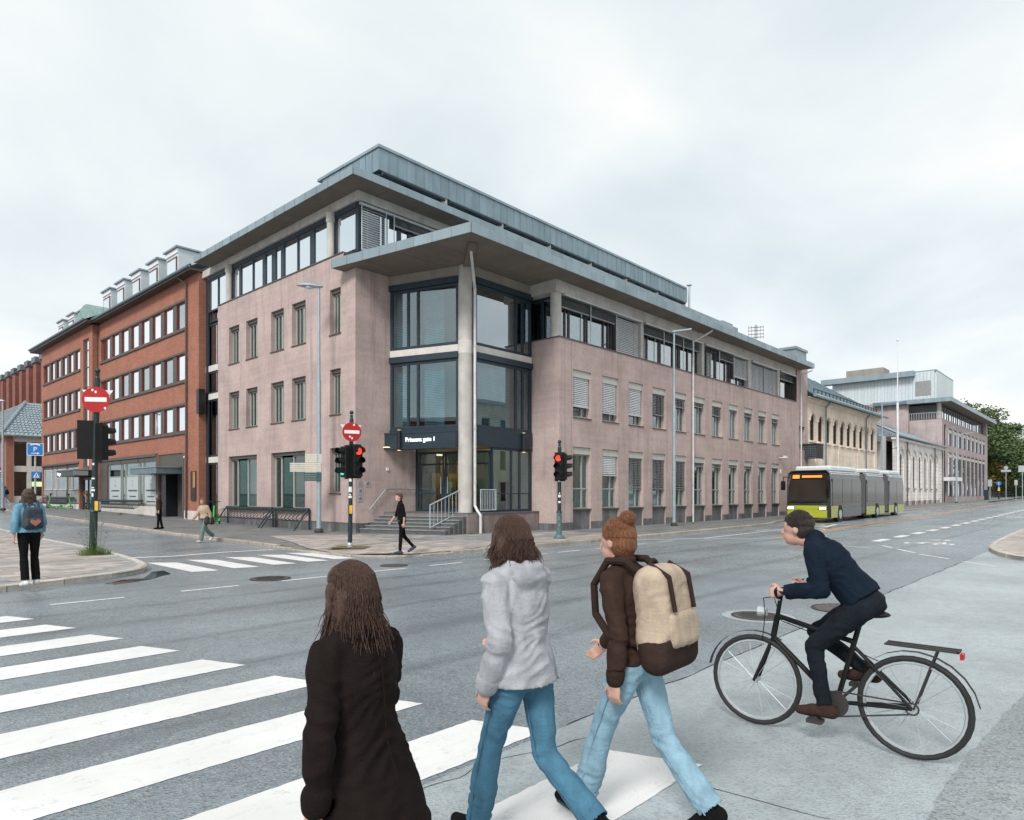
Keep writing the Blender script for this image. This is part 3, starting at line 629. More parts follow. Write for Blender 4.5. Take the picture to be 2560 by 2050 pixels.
# asphalt seams, cracks and patches
def crack(l, w=.02, wob=.03, parent=road, h=.003):
    ps = resample(l, .11); L0 = []
    for i, p in enumerate(ps): L0.append(p + Vector((mnoise.noise((p.x*2.1, p.y*2.1, 1)), mnoise.noise((p.x*2.1, p.y*2.1, 7))))*wob*2)
    m = MB(); a_ = []
    for i, p in enumerate(L0):
        d = (L0[min(i + 1, len(L0) - 1)] - L0[max(i - 1, 0)]); d = d.normalized() if d.length else Vector((1, 0)); nn = Vector((-d.y, d.x)); ww = w*(.25 + abs(mnoise.noise((p.x*5, p.y*5, 3)))*1.7)
        a_.append(((p - nn*ww), (p + nn*ww)))
    for (a, b), (c, d) in zip(a_[:-1], a_[1:]): m.quad(*[(v.x, v.y, h) for v in (a, c, d, b)])
    m.build('crack', 'crack', parent)
crack([(4.0, 3.12), (9., 3.12), (22, 3.13)], .011, .02, pale)
crack(pts([(1720, 1952), (1770, 1968), (1870, 2000), (1965, 2020), (2080, 2040)]), .007, .05, pale); crack(pts([(1770, 1968), (1735, 1998)]), .005, .03, pale)
crack(pts([(1030, 1990), (1130, 1950), (1250, 1900), (1330, 1870), (1500, 1830)]), .004, .08, pale); crack(pts([(1598, 1915), (1650, 1930), (1720, 1952)]), .005, .04, pale)
op = pts([(2560, 1735), (2500, 1800), (2450, 1850), (2400, 1920), (2350, 1980), (2318, 2049)])
op = resample(op, .1); op = [(p.x + mnoise.noise((p.x*6, p.y*6, 0))*.035, p.y + mnoise.noise((p.x*6, p.y*6, 5))*.035) for p in op]
e0, e1 = Vector(op[0]), Vector(op[-1]); far = (e0 - e1).normalized()
op = [(e0.x + far.x*9 , e0.y + far.y*9)] + op + [(e1.x - far.x*5, e1.y - far.y*5)]
mm = MB()
for a, b in zip(op[:-1], op[1:]): mm.quad((a[0], a[1], .003), (b[0], b[1], .003), (b[0] + 6, b[1] - 9, .003), (a[0] + 6, a[1] - 9, .003))
mm.build('asphalt_patch', 'asphalt_old', pale)
# wet patch by the kerb
wp = NT('puddle'); wp.set('Base Color', (.018, .02, .022)); wp.set('Roughness', .05); wp.set('Specular IOR Level', .5)
pw = pts([(262, 1460), (300, 1451), (360, 1446), (380, 1430), (410, 1427), (428, 1435), (405, 1440), (375, 1449), (330, 1456), (290, 1461)])
MB().poly([(x, y, .005) for x, y in pw]).build('puddle', 'puddle', road)
# ------------------------------------------------------------------ manholes
def manhole(px, py, r, lab, ring, grate):
    c = gp(px, py); t = thing('manhole_cover', lab, 'manhole cover', (c.x, c.y, 0))
    if ring: MB().lathe([(r*1.5, .002), (r*1.5, .005), (r*1.48, .006)], c, 40).build('surround', 'asphalt_pale', t)
    MB().lathe([(r*1.12, .002), (r*1.12, .012), (r*1.0, .013), (r*1.0, .009)], c, 36).build('frame', 'iron_dk', t)
    MB().lathe([(r*.985, .002), (r*.985, .011), (r*.97, .012)], c, 36).build('lid', 'iron', t)
    n = 0; s_ = r/6.5; m = MB()
    for i in range(-6, 7):
        for j in range(-6, 7):
            if math.hypot(i, j)*s_ < r*.86:
                x, y = c.x + i*s_, c.y + j*s_; a = s_*.33
                if grate: m.box(x - a, x + a, y - a, y + a, .0121, .0165)
                elif (i + j) % 2: m.box(x - a, x + a, y - a*.5, y + a*.5, .0121, .0145)
    m.build('studs', 'iron_dk' if grate else 'iron', t, kind='stuff')
    return t
manhole(1895, 1541, .33, 'round studded iron manhole cover with pale ring in the near lane', True, True)
manhole(2112, 1523, .42, 'round manhole cover set flush beside the asphalt seam at right', False, False)
manhole(676, 1447, .36, 'rusty round manhole cover between the lane dashes at left', False, True)
manhole(985, 1414, .3, 'flat dark manhole cover in the bus lane before the corner', False, False)
# ------------------------------------------------------------------ the corner building
XL, YC, YR, XE = 16.136, 23.68, 18.424, 54.15       # left facade plane, its corner, right facade plane, far end
CB = thing('corner_building', 'pink rendered corner office building with overhanging zinc roofs and glazed entrance', 'building', (20, 24, 0))
TL = lambda s, t, z: (XL - t, s, z)                  # left facade: s=Y
TR = lambda s, t, z: (s, YR - t, z)                  # right facade: s=X
# --- left facade
cols = [(34.17, 35.36), (32.18, 33.4), (29.575, 30.81), (27.605, 28.815), (24.76, 25.6)]
ops = [(a, b, 8.64, 10.6) for a, b in cols] + [(a, b, 5.17, 7.13) for a, b in cols] + [(32.25, 35.39, 1.03, 3.72), (27.656, 30.79, 1.03, 3.72), (24.76, 25.6, 1.77, 3.72)]
wall(TL, YC, 36.69, .52, 12., ops + [(YC, 24.57, 11.16, 12.)], .3, 'pink', CB)
MB(TL).box(24.57, 36.7, -.4, .04, 12.003, 12.05).build('wall_cap', 'sill_metal', CB)
MB(TL).box(36.6, 36.69, -1.2, -.001, .1, 11.99).build('wall', 'pink', CB)
MB(TL).box(27.13, 27.16, 0, .006, .55, 11.9).build('movement_joint', 'concrete_dk', CB)
for i, (a, b, c, d) in enumerate(ops):
    big = b - a > 2
    gm = lambda i_, j_: 'glass_green'
    mull = [(b - .42, .06)] if not big else [(b - .62, .1), (b - 1.75, .08)]
    if not big: mull = [(a + (b - a)*.42, .09), (a + (b - a)*.72, .05)]
    w = window(TL, a, b, c, d - .16, -.22, CB, 'green_grey' if c < 8.6 else 'green_grey', 'glass_green' if c < 8 else 'glass_green', mull, fw=.07)
    MB(TL).box(a, b, -.24, -.1, d - .16, d - .003).build('blind_box', 'sill_metal', w)
    MB(TL).box(a - .03, b + .03, -.26, .05, c - .045, c - .002).build('sill', 'sill_metal', w)
    if random.random() < .75: MB(TL).box(a, a + (b - a)*random.uniform(.3, .95), -.62, -.58, c, d).build('curtain', 'curtain', w)
for s0 in [YC + .31*i for i in range(42)]:
    s1 = min(s0 + .302, 36.69); MB(TL).box(s0, s1, -.2, -.03 + random.uniform(-.003, .003), -.1, .515).build('plinth_tile', 'plinth', CB)
# --- return wall beside the entrance
TB = lambda s, t, z: (s, YC - t, z)
wall(TB, XL, 19.34, .5, 11.18, [], .2, 'pink', CB)
for i in range(10):
    s0 = XL + .03 + .31*i; MB(TB).box(s0, s0 + .302, -.2, -.03, -.1, .495).build('plinth_tile', 'plinth', CB) if s0 < 16.6 else None
# --- right facade
ops = []; mod = 2.288
for i in range(11):
    a = 24.11 + mod*i; ops += [(a, a + 1.37, 0., 3.87), (a, a + 1.37, 5.22, 7.37)]
ops.append((52.3, 53.6, 5.1, 6.9))
wall(TR, 23.135, XE, .0, 8.655, ops, .3, 'pink', CB)
MB(TR).box(23.1, 51.8, -.4, .04, 8.658, 8.705).build('wall_cap', 'sill_metal', CB)
MB(TR).box(51.86, XE, -.9, -.0, 8.66, 11.9).build('end_pier', 'pink', CB); MB(TR).box(51.8, 51.858, -.9, -.02, 8.7, 11.17).build('reveal', 'brown_dark', CB)
MB(TR).box(XE - .02, XE, -6, -.001, 0, 11.8).build('wall', 'pink', CB)
bl_up = {0: (.72, 'blind'), 1: (.78, 'blind'), 2: (.72, 'blind'), 3: (.6, 'blind_dk'), 4: (.25, 'blind_dk'), 5: (.12, 'blind_dk'), 6: (.3, 'blind_dk'), 8: (.1, 'blind_dk'), 9: (.1, 'blind_dk'), 10: (.12, 'blind_dk')}
bl_dn = {1: (.56, 'blind'), 2: (.9, 'blind_dk'), 3: (.93, 'blind_dk'), 4: (.9, 'blind_dk'), 5: (.12, 'blind_dk'), 6: (.1, 'blind_dk'), 7: (.06, 'blind_dk'), 8: (.06, 'blind_dk')}
for i in range(11):
    a = 24.11 + mod*i; b = a + 1.37
    w = window(TR, a, b, 1.06, 3.55, -.2, CB, 'green_grey', 'glass', [(b - .45, .07)], [(1.98, .06)], fw=.055)
    MB(TR).box(a + .003, b - .003, -.2, -.06, 3.55, 3.86).build('blind_box', 'sage', w); MB(TR).box(a - .02, b + .02, -.2, .03, 1.0, 1.055).build('sill', 'sill_metal', w)
    if i in bl_dn: blind(TR, a + .03, b - .09, 3.54, 3.54 - 1.6*bl_dn[i][0], -.11, w, bl_dn[i][1], ang=62 if bl_dn[i][1] == 'blind' else 35)
    MB(TR).box(a + .05, b - .05, -.42, -.4, 1.0, 1.95).build('curtain', 'curtain' if i % 3 else 'interior_lt', w)
    if i % 2 == 0: MB(TR).box(a + .1, b - .5, -.9, -.86, 1.0, 3.5).build('curtain', 'interior_lt', w)
    w = window(TR, a, b, 5.24, 7.05, -.2, CB, 'green_grey', 'glass', [(b - .45, .07)], fw=.055)
    MB(TR).box(a + .003, b - .003, -.2, -.06, 7.05, 7.36).build('blind_box', 'sage', w); MB(TR).box(a - .02, b + .02, -.26, .04, 5.17, 5.215).build('sill', 'sill_metal', w)
    if i in bl_up: blind(TR, a + .03, b - .09, 7.04, 7.04 - 1.8*bl_up[i][0], -.11, w, bl_up[i][1], ang=62 if bl_up[i][1] == 'blind' else 30)
    MB(TR).box(a, a + (.85 if i < 3 else .4), -.5, -.47, 5.2, 7.1).build('curtain', 'interior_lt' if i < 3 else 'curtain' if i % 3 else 'wood_warm', w)
    for kx in range(4):                                              # slate slabs below the ground-floor windows
        s0 = a + kx*.3425; MB(TR).box(s0 + .004, s0 + .3385, -.3, -.075 - random.uniform(0, .004), -.15, .997).build('plinth_tile', 'plinth', CB)
    if i < 10:
        for kx in range(3): s0 = b + kx*.306; MB(TR).box(s0 + .003, s0 + .303, -.1, .012, -.2, .46).build('plinth_tile', 'plinth', CB)
for i in range(19): s0 = 48.36 + .305*i; MB(TR).box(s0 + .003, s0 + .302, -.1, .012, -.2, .46).build('plinth_tile', 'plinth', CB)
for kx in range(3): s0 = 23.14 + kx*.32; MB(TR).box(s0, s0 + .317, -.1, .012, -.2, .46).build('plinth_tile', 'plinth', CB)
window(TR, 52.3, 53.6, 5.12, 6.88, -.2, CB, 'green_grey', 'glass_semi', [52.95])
for s in (24.0, 33.1, 43.6): MB(TR).box(s - .012, s + .012, -.0, .005, .5, 8.6).build('movement_joint', 'concrete_dk', CB)
# --- return wall at the right of the glazed corner
TV = lambda s, t, z: (23.135 - t, s, z)
wall(TV, YR, 20.05, .3, 8.655, [], .2, 'pink', CB); MB(TV).box(YR - .02, 20.05, -.3, .03, 8.66, 8.707).build('wall_cap', 'sill_metal', CB)
for i in range(4): MB(TV).box(YR + .01 + .3*i, YR + .3 + .3*i, -.1, .012, -.2, .42).build('plinth_tile', 'plinth', CB)
# --- top storey of the lower wing
bays = [(23.53, 30.02, 3), (30.29, 36.76, 3), (37.08, 43.35, 3), (43.83, 48.41, 2), (48.79, 51.8, 1)]
for p0, p1 in ((30.02, 30.29), (36.76, 37.08), (43.35, 43.83), (48.41, 48.79)): MB(TR).box(p0, p1, -.55, -.12, 8.7, 10.66).build('column', 'concrete', CB)
MB().lathe([(.25, 8.7), (.25, 10.66)], (23.3, YR + .34, 0), 20).build('column', 'concrete', CB, True)
ps = [22.95, 30.15, 36.9, 43.6, 48.6, 51.8]
for a, b in zip(ps[:-1], ps[1:]): MB(TR).box(a + .006, b - .006, -.5, -.05, 10.66, 11.178).build('concrete_beam', 'concrete', CB)
spec = {(0, 0): 0, (0, 1): 0, (0, 2): ('blind', 1.0), (1, 0): 0, (1, 1): 0, (1, 2): 0, (2, 0): ('blind_dk', .97), (2, 1): 0, (2, 2): ('blind', .68), (3, 0): ('blind', .97), (3, 1): ('blind', .97), (4, 0): 0}
for bi, (a, b, n) in enumerate(bays):
    MB(TR).box(a, b, -.12, .02, 10.56, 10.63).build('blind_rail', 'galv', CB)
    for j in range(n):
        s0, s1 = a + (b - a)*j/n, a + (b - a)*(j + 1)/n
        mm = [(s0 + .55, .09), (s0 + .85, .1)] if j == 0 else [(s1 - .75, .1), (s1 - .35, .08)] if j == 1 else [(s0 + 1.0, .12)]
        w = window(TR, s0 + .03, s1 - .03, 8.71, 10.56, -.42, CB, 'plum_frame', 'glass_semi', mm, fw=.09)
        if j: MB(TR).cyl((s0, -.16, 8.7), (s0, -.16, 10.6), .022).build('guide_rod', 'galv', CB)
        sp = spec[(bi, j)]
        if sp: blind(TR, s0 + .05, s1 - .05, 10.5, 10.5 - 1.78*sp[1], -.24, w, sp[0], ang=62 if sp[0] == 'blind' else 20)
        else: blind(TR, s0 + .05, s1 - .05, 10.52, 10.12, -.24, w, 'blind_dk', pitch=.03, ang=10)
        if (bi + j) % 2 == 0: MB(TR).box(s0 + .1, s0 + .5 + .5*random.random(), -.75, -.72, 8.7, 10.5).build('curtain', 'interior_lt', w)
# window round the corner behind the column
TV2 = lambda s, t, z: (23.5 - t, s, z)
window(TV2, 18.95, 20.6, 8.71, 10.66, 0, CB, 'blue_frame', 'glass_semi', [(19.75, .12)]); MB().box(23.4, 23.48, 18.6, 18.94, 8.7, 10.66).build('panel', 'galv', CB)
MB().box(23.15, 23.9, 18.75, 20.6, 8.655, 8.7).build('sill', 'sill_metal', CB); MB().box(22.95, 23.5, 18.92, 20.6, 10.67, 11.178).build('concrete_beam', 'concrete', CB)
# --- lower roof: slab, soffit panels, fascia panels
canopy = [(15.54, 24.5), (16.78, 17.42), (52.55, 17.42), (52.55, 22.6), (23.0, 22.6), (16.2, 24.5)]
roofz = 11.18
MB().prism([(15.6, 24.45), (16.83, 17.47), (52.5, 17.47), (52.5, 24.4)], roofz + .03, roofz + .3).build('roof', 'zinc_dk', CB)
pcv = [(15.54, 24.5), (16.78, 17.42), (23.0, 17.42), (23.0, 20.15), (18.0, 23.68), (16.14, 24.5)]
quadL = [(15.545, 24.5), (16.785, 17.425), (19.27, 20.35), (17.9, 23.67), (16.13, 23.67), (16.13, 24.5)]
def soff(pl):
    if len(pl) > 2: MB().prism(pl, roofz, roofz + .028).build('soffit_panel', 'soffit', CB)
y = 17.42
while y < 24.5:                                                      # left half: strips across the skewed edge
    pl = clip(clip([(15.545, 24.5), (16.785, 17.425), (19.3, 20.38), (17.95, 24.5)], 0, 1, y + 1.77), 0, -1, -(y + .012)); soff(pl); y += 1.78
x = 16.78
while x < 52.5:
    pl = [(x + .012, 17.425), (min(x + 1.83, 52.55), 17.425), (min(x + 1.83, 52.55), 20.4), (x + .012, 20.4)]
    if x < 20.2: pl = clip(pl, -(20.38 - 17.425), (19.3 - 16.785), -(20.38 - 17.425)*16.8 + (19.3 - 16.785)*17.425)
    if x > 23.5: pl = clip(pl, 0, 1, 18.6)
    soff(pl); x += 1.83
def fascia(p0, p1, z0, z1, module, mat='zinc', tag_='fascia_panel', th=.03):
    p0, p1 = Vector(p0), Vector(p1); d = (p1 - p0); n_ = max(1, round(d.length/module)); d /= n_; u = d.normalized(); nn = Vector((u.y, -u.x))*th
    for i in range(n_):
        a, b = p0 + d*i + u*.007, p0 + d*(i + 1) - u*.007
        m = MB().prism([(a.x, a.y), (b.x, b.y), (b.x + nn.x, b.y + nn.y), (a.x + nn.x, a.y + nn.y)], z0, z1)
        m.prism([(b.x + nn.x, b.y + nn.y), (b.x + nn.x + u.x*.02, b.y + nn.y + u.y*.02), (b.x + nn.x*1.5 + u.x*.02, b.y + nn.y*1.5 + u.y*.02), (b.x + nn.x*1.5, b.y + nn.y*1.5)], z0, z1); m.build(tag_, mat, CB)
fascia((15.54, 24.5), (16.78, 17.42), roofz - .01, roofz + .36, .9); fascia((16.78, 17.42), (52.55, 17.42), roofz - .01, roofz + .36, .915); fascia((52.55, 17.42), (52.55, 20), roofz - .01, roofz + .36, .9)
fascia((16.14, 24.5), (15.54, 24.5), roofz - .01, roofz + .36, .9)
MB().prism([(16.14, 24.53), (16.9, 24.53), (16.9, 23.8), (16.14, 23.9)], 11.6, 11.95).build('flashing', 'dark_metal', CB)
# the second zinc upstand behind the lower eave
fascia((20., 18.4), (49.5, 18.4), roofz + .3, roofz + .78, .68)
MB().box(20, 49.4, 18.45, 23, roofz + .3, roofz + .76).build('roof', 'zinc_dk', CB)
# --- upper block
uz = 14.47
MB().box(16.3, 16.9, 23.73, 38.8, 14.08, uz - .002).build('concrete_beam', 'concrete', CB); MB().box(16.9, 50, 23.73, 24.3, 14.08, uz - .002).build('concrete_beam', 'concrete', CB)
for i in range(9): MB().box(16.285, 16.3, 23.75 + 1.75*i, 23.75 + 1.75*i + 1.735, 14.085, uz - .006).build('beam_facing', 'concrete', CB)
for i in range(8): MB().box(16.31 + 1.75*i, 16.31 + 1.75*i + 1.735, 23.715, 23.73, 14.085, uz - .006).build('beam_facing', 'concrete', CB)
MB().box(15.38, 50.86, 22.71, 37.8, uz + .03, uz + .29).build('roof', 'zinc_dk', CB)
y = 22.7
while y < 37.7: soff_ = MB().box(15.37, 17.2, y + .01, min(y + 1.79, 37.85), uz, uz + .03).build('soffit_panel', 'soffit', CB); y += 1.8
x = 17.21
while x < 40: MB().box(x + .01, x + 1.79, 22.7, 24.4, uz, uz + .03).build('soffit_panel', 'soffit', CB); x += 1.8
fascia((15.34, 37.85), (15.34, 22.67), uz - .01, uz + .31, .9); fascia((15.34, 22.67), (50.9, 22.67), uz - .01, uz + .31, .89); fascia((16.9, 37.85), (15.34, 37.85), uz - .01, uz + .31, .9)
TU = lambda s, t, z: (16.42 - t, s, z)
ed = [sY(p, 16.42) for p in (862, 839)]
c1, c2 = sY(576, 16.4), sY(830.5, 16.4)
for c in (c1, c2):
    m = MB(); m.lathe([(.17, 11.9), (.17, 13.65), (.21, 13.68), (.21, 14.08)], (16.33, c, 0), 20); m.build('column', 'concrete', CB, True)
mx = [sY(p, 16.42) for p in (589, 606, 633, 659, 690, 707, 722, 741, 752, 760, 774, 789, 817)]
# panes left of the first column, between the columns, and the corner pane
def band_windows(lo, hi, mull, gm='glass_mirror', z0=12.05, z1=13.86):
    w = window(TU, lo, hi, z0, z1, 0, CB, 'blue_frame', gm, sorted(mull), fw=.08, gmap=None); return w
fw_ = lambda p, w: (sY(p, 16.42), w)
band_windows(c1 + .2, 38.6, [fw_(545, .09)]); band_windows(c2 + .2, c1 - .2, [fw_(600, .22), fw_(632, .09), fw_(660, .32), fw_(684, .4), fw_(706, .3), fw_(744, .1), fw_(780, .36)])
band_windows(24.02, c2 - .2, [])
MB(TU).box(23.98, 38.6, -.1, .03, 13.862, 14.078).build('header', 'blue_frame', CB)
MB().box(16.41, 16.5, 23.9, 24.0, 12, 14.08).build('corner_post', 'blue_frame', CB)
TUR = lambda s, t, z: (s, 23.9 - t, z)
w = window(TUR, 16.5, 22.5, 12.0, 13.9, 0, CB, 'blue_frame', 'glass_mirror', [(17.75, .1), (18.6, .2), (19.2, .25), (21.2, .3)], fw=.08)
blind(TUR, 16.55, 17.7, 13.85, 12.05, .12, w, 'blind', .1, 40); MB(TUR).box(16.45, 22.5, .02, .14, 13.93, 14.03).build('blind_rail', 'galv', CB)
for s in (16.47, 17.72, 18.15, 21.0): MB(TUR).cyl((s, .2, 12), (s, .2, 14.0), .02).build('guide_rod', 'galv', CB)
blind(TUR, 18.2, 22.5, 13.9, 13.55, .12, w, 'blind_dk', .03, 10)
# glazed link strip beside the brick house
TS = lambda s, t, z: (16.55 - t, s, z)
for z0, z1 in ((.3, 3.5), (3.85, 7.1), (7.45, 8.7), (9.0, 11.4)): window(TS, 36.75, 39.1, z0, z1, 0, CB, 'blue_frame', 'glass_green' if z0 < 8 else 'glass_semi', [(37.7, .08)], fw=.1)
for z in (3.5, 7.1, 8.7): MB(TS).box(36.75, 39.1, -.1, .05, z + .002, z + .33).build('spandrel', 'conc_white', CB)
MB(TS).box(38.75, 39.05, 0, .06, .2, 13.9).build('blue_strip', 'blue_frame', CB); window(TS, 36.7, 38.7, 11.5, 13.9, 0, CB, 'blue_frame', 'glass_semi', [(38.0, .08)], fw=.1)
# --- penthouse
PX, PY, PZ0, PZ1 = 18.0, 24.6, 16.22, 17.2
MB().box(PX + .05, 46.25, PY + .05, 29.2, PZ0 + .02, PZ1).build('penthouse', 'zinc_dk', CB)
TP = lambda s, t, z: (s, PY - t, z); TP2 = lambda s, t, z: (PX - t, s, z)
def ppanel(T, s): 
    m = MB(T); m.box(s + .006, s + .519, -.05, .0, PZ0, PZ1); m.box(s + .505, s + .52, .0, .022, PZ0, PZ1); return m.build('cladding_panel', 'zinc_panel', CB)
for i in range(54): ppanel(TP, PX + .525*i)
for i in range(9): ppanel(TP2, PY + .51*i)
for i in range(24): MB().box(PX - .06 + 1.18*i, PX - .06 + 1.18*i + 1.172, PY - .06, PY + .4, PZ1 + .002, PZ1 + .13).build('coping', 'zinc', CB)
for i in range(4): MB().box(PX - .06, PX + .4, PY + .41 + 1.15*i, PY + .41 + 1.15*i + 1.142, PZ1 + .002, PZ1 + .13).build('coping', 'zinc', CB)
TPW = lambda s, t, z: (s, PY + .12 - t, z)
for i in range(7):
    a = PX + .15 + 4.02*i; b = a + 3.6
    w = window(TPW, a, b, 14.8, 16.1, 0, CB, 'blue_frame', 'glass_mirror', [(a + 1.5, .12), (a + 1.8, .12), (a + 2.4, .12)], fw=.08)
    MB(TPW).cyl((a, .16, 16.08), (b + .1, .16, 16.08), .09).build('awning_box', 'blue_frame', w); MB(TPW).box(b + .02, b + .36, -.1, .08, 14.78, PZ0).build('pier', 'concrete', CB)
window(lambda s, t, z: (PX + .12 - t, s, z), PY + .2, 29.1, 14.8, 16.15, 0, CB, 'blue_frame', 'glass_mirror', [26, 27.5])
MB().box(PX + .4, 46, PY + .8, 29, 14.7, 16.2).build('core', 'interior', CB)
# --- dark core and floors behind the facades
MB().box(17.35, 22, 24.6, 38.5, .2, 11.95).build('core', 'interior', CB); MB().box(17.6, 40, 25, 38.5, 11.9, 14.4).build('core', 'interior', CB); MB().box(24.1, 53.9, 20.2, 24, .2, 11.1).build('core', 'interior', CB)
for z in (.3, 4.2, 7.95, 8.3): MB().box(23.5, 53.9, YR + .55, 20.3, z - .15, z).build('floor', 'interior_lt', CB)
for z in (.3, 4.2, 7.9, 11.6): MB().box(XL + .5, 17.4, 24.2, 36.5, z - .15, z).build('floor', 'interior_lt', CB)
# --- glazed corner over the entrance
C0, C1, C2 = Vector((17.9, 23.66)), Vector((18.93, 20.42)), Vector((23.08, 20.0))
u1 = (C1 - C0).normalized(); n1 = Vector((u1.y, -u1.x)); n1 = n1 if n1.x < 0 else -n1; LG = (C1 - C0).length
TG1 = lambda s, t, z: (C0.x + u1.x*s + n1.x*t, C0.y + u1.y*s + n1.y*t, z)
TG2 = lambda s, t, z: (s, 20.0 - t, z)
XG0 = 19.5
for (z0, z1) in ((7.96, 10.5), (4.52, 7.38)):
    window(TG1, .02, LG, z0, z1, 0, CB, 'blue_frame', 'glass', [(.92, .1), (1.42, .1)], fw=.11)
    window(TG2, XG0, 23.05, z0, z1, 0, CB, 'blue_frame', 'glass_semi' if z0 > 7 else 'glass', [(22.05, .1), (22.5, .1)], fw=.11)
    w1 = MB(TG1).box(.1, .85, -.34, -.33, z0, z1 - .2).build('mesh_curtain', 'dotfilm', CB); MB(TG1).box(1.55, 2.55, -.34, -.33, z0, z1 - .15).build('mesh_curtain', 'dotfilm', CB)
    MB(TG2).box(XG0 + .1, 20.5 if z0 > 7 else 21.95, -.34, -.33, z0, z1 - .2).build('mesh_curtain', 'dotfilm', CB); MB(TG2).box(22.6, 23.05, -.34, -.33, z0, z1 - .2).build('mesh_curtain', 'dotfilm', CB)
for T, a, b in ((TG1, 0., LG), (TG2, XG0, 23.08)):
    MB(T).box(a, b, -.25, .02, 7.65, 7.94).build('spandrel', 'conc_white', CB); MB(T).box(a, b, -.1, .09, 7.39, 7.645).build('awning_box', 'blue_frame', CB)
    MB(T).box(a, b, -.2, .1, 10.51, 10.76).build('awning_box', 'blue_frame', CB); MB(T).box(a, b, -.3, .03, 10.765, 11.178).build('concrete_beam', 'concrete_dk', CB)
    MB(T).box(a, b, -.4, .04, 4.3, 4.51).build('sill_band', 'blue_frame', CB)
    if T is TG1: MB(T).box(a - .12, b, -.1, .26, 3.74, 4.298).build('sign_band', 'blue_frame', CB); MB(T).box(a - .14, b, -.1, .3, 3.64, 3.735).build('band_edge', 'blue_frame', CB); MB(T).box(a - .13, b, -.1, .28, 4.3, 4.36).build('band_edge', 'blue_frame', CB)
    else: MB(T).box(a, b, -.1, .05, 3.74, 4.298).build('sign_band', 'blue_frame', CB)
MB().prism([(17.95, 23.6), (18.9, 20.5), (19.3, 20.1), (23.1, 20.1), (23.1, 25), (17.95, 25)], 3.9, 4.1).build('ceiling', 'interior', CB)
MB().prism([(18.3, 23.5), (19.2, 20.7), (23.1, 20.5), (23.1, 25), (18.3, 25)], 7.65, 7.9).build('floor', 'interior_lt', CB)
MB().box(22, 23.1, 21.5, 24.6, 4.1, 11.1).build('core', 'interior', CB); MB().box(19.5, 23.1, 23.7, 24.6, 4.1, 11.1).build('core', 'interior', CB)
MB(TG1).box(2.95, 3.05, -1.1, -1.0, 8.9, 9.5).build('red_figure', 'red_sign', CB); MB(TG1).torus((3.0, -.95, 9.05), (0, 1, 0), .13, .05).build('red_figure', 'red_sign', CB)
rt = math.atan2(u1.y, u1.x)
text('Prinsens gate 1', .265, 'sign_glow', CB, TG1(.98, .275, 3.95), (PI/2, 0, rt), .02, sx=.92)
for T, s, t in ((TG1, .7, .34), (TG2, 22.42, .12)):
    c = Vector(T(s, t, 0)); m = MB(); m.lathe([(.085, 3.6), (.085, 4.45)], (c.x, c.y, 0), 16); lp_ = m.build('wall_lamp', 'dark_metal', CB, True)
    MB().lathe([(.07, 3.592), (.07, 3.598)], (c.x, c.y, 0), 12).build('lamp_lens', 'lamp_warm', lp_); MB().lathe([(.07, 4.452), (.07, 4.458)], (c.x, c.y, 0), 12).build('lamp_lens', 'lamp_warm', lp_)
MB().box(17.4, 17.55, 23.2, 23.5, 3.725, 3.739).build('downlight', 'lamp_warm', CB)
# round corner column with worn paint and drain pipe
cc = (19.2, 20.28)
m = MB(); m.lathe([(.3, .9), (.3, 11.178)], (cc[0], cc[1], 0), 28); m.build('column', 'concrete', CB, True)
m = MB(); m.lathe([(.305, 7.55), (.305, 8.1)], (cc[0], cc[1], 0), 28); m.build('column_band', 'conc_white', CB, True)
pd = Vector((19.35, 19.86)); m = MB(); m.tube([(17.9, 18.6, 11.15), (pd.x, pd.y, 10.2), (pd.x, pd.y, 1.25), (pd.x, pd.y - .14, 1.05), (pd.x, pd.y - .33, .85), (pd.x, pd.y - .33, .12)], .06, 10); m.build('downpipe', 'pipe_paint', CB, True)
for z in (2.2, 4.4, 7.8, 9.8): MB().cyl((pd.x, pd.y, z), (pd.x, pd.y, z + .06), .075).build('pipe_clamp', 'galv', CB)
MB().prism([(17.35, 18.15), (17.65, 18.0), (19.35, 20.05), (19.05, 20.25)], 11.08, 11.172).build('bracket', 'soffit', CB)
# --- entrance: steps, landing, doors, railings
us = Vector((.292, -.956)); ns = Vector((.956, .292))
zl = .96; edge0 = 16.36
def stair_poly(x0, ext): 
    a = Vector((x0, YC)); b = a + us*((YC - (19.7 - ext))/.956); return a, b
for i in range(6):
    z1 = .30 + .132*i; z0 = -.05; a = Vector((edge0 + .245*i, YC - .005)); lb = 4.15 + .0*i; b = a + us*lb
    c = b + ns*(2.2); d = Vector((20.4, YC - .005))
    if i == 5: pl = [(a.x, a.y), (b.x, b.y - .02), (19.6, 19.62), (23.1, 19.62), (23.1, YC - .005)]
    else: pl = [(a.x, a.y), (b.x, b.y), (b.x + .55, b.y + .16), (d.x, d.y)] if False else [(a.x, a.y), (b.x, b.y), (b.x + .3, b.y + .09), (a.x + .31, a.y)]
    if i == 5: MB().prism(pl, .0, z1 - .045).build('landing', 'plinth_brown', CB); MB().prism(pl, z1 - .044, z1).build('landing_slab', 'stone_step', CB)
    else:
        st = MB().prism(pl, z0, z1 - .04).build('step', 'stone_step', CB); e = .03
        MB().prism([(pl[0][0] - ns.x*e, pl[0][1] - ns.y*e*0), (pl[1][0] - ns.x*e, pl[1][1] - ns.y*e), pl[2], pl[3]], z1 - .039, z1).build('tread', 'step_edge', st)
for i in range(12): MB().box(19.62 + .29*i, 19.905 + .29*i, 19.585, 19.615, -.1, .9).build('plinth_tile', 'plinth_brown', CB)
MB().box(19.55, 23.1, 19.56, 19.9, .905, .965).build('landing_edge', 'stone_step', CB)
D0 = Vector((19.34, YC)); D1 = D0 + us*3.85
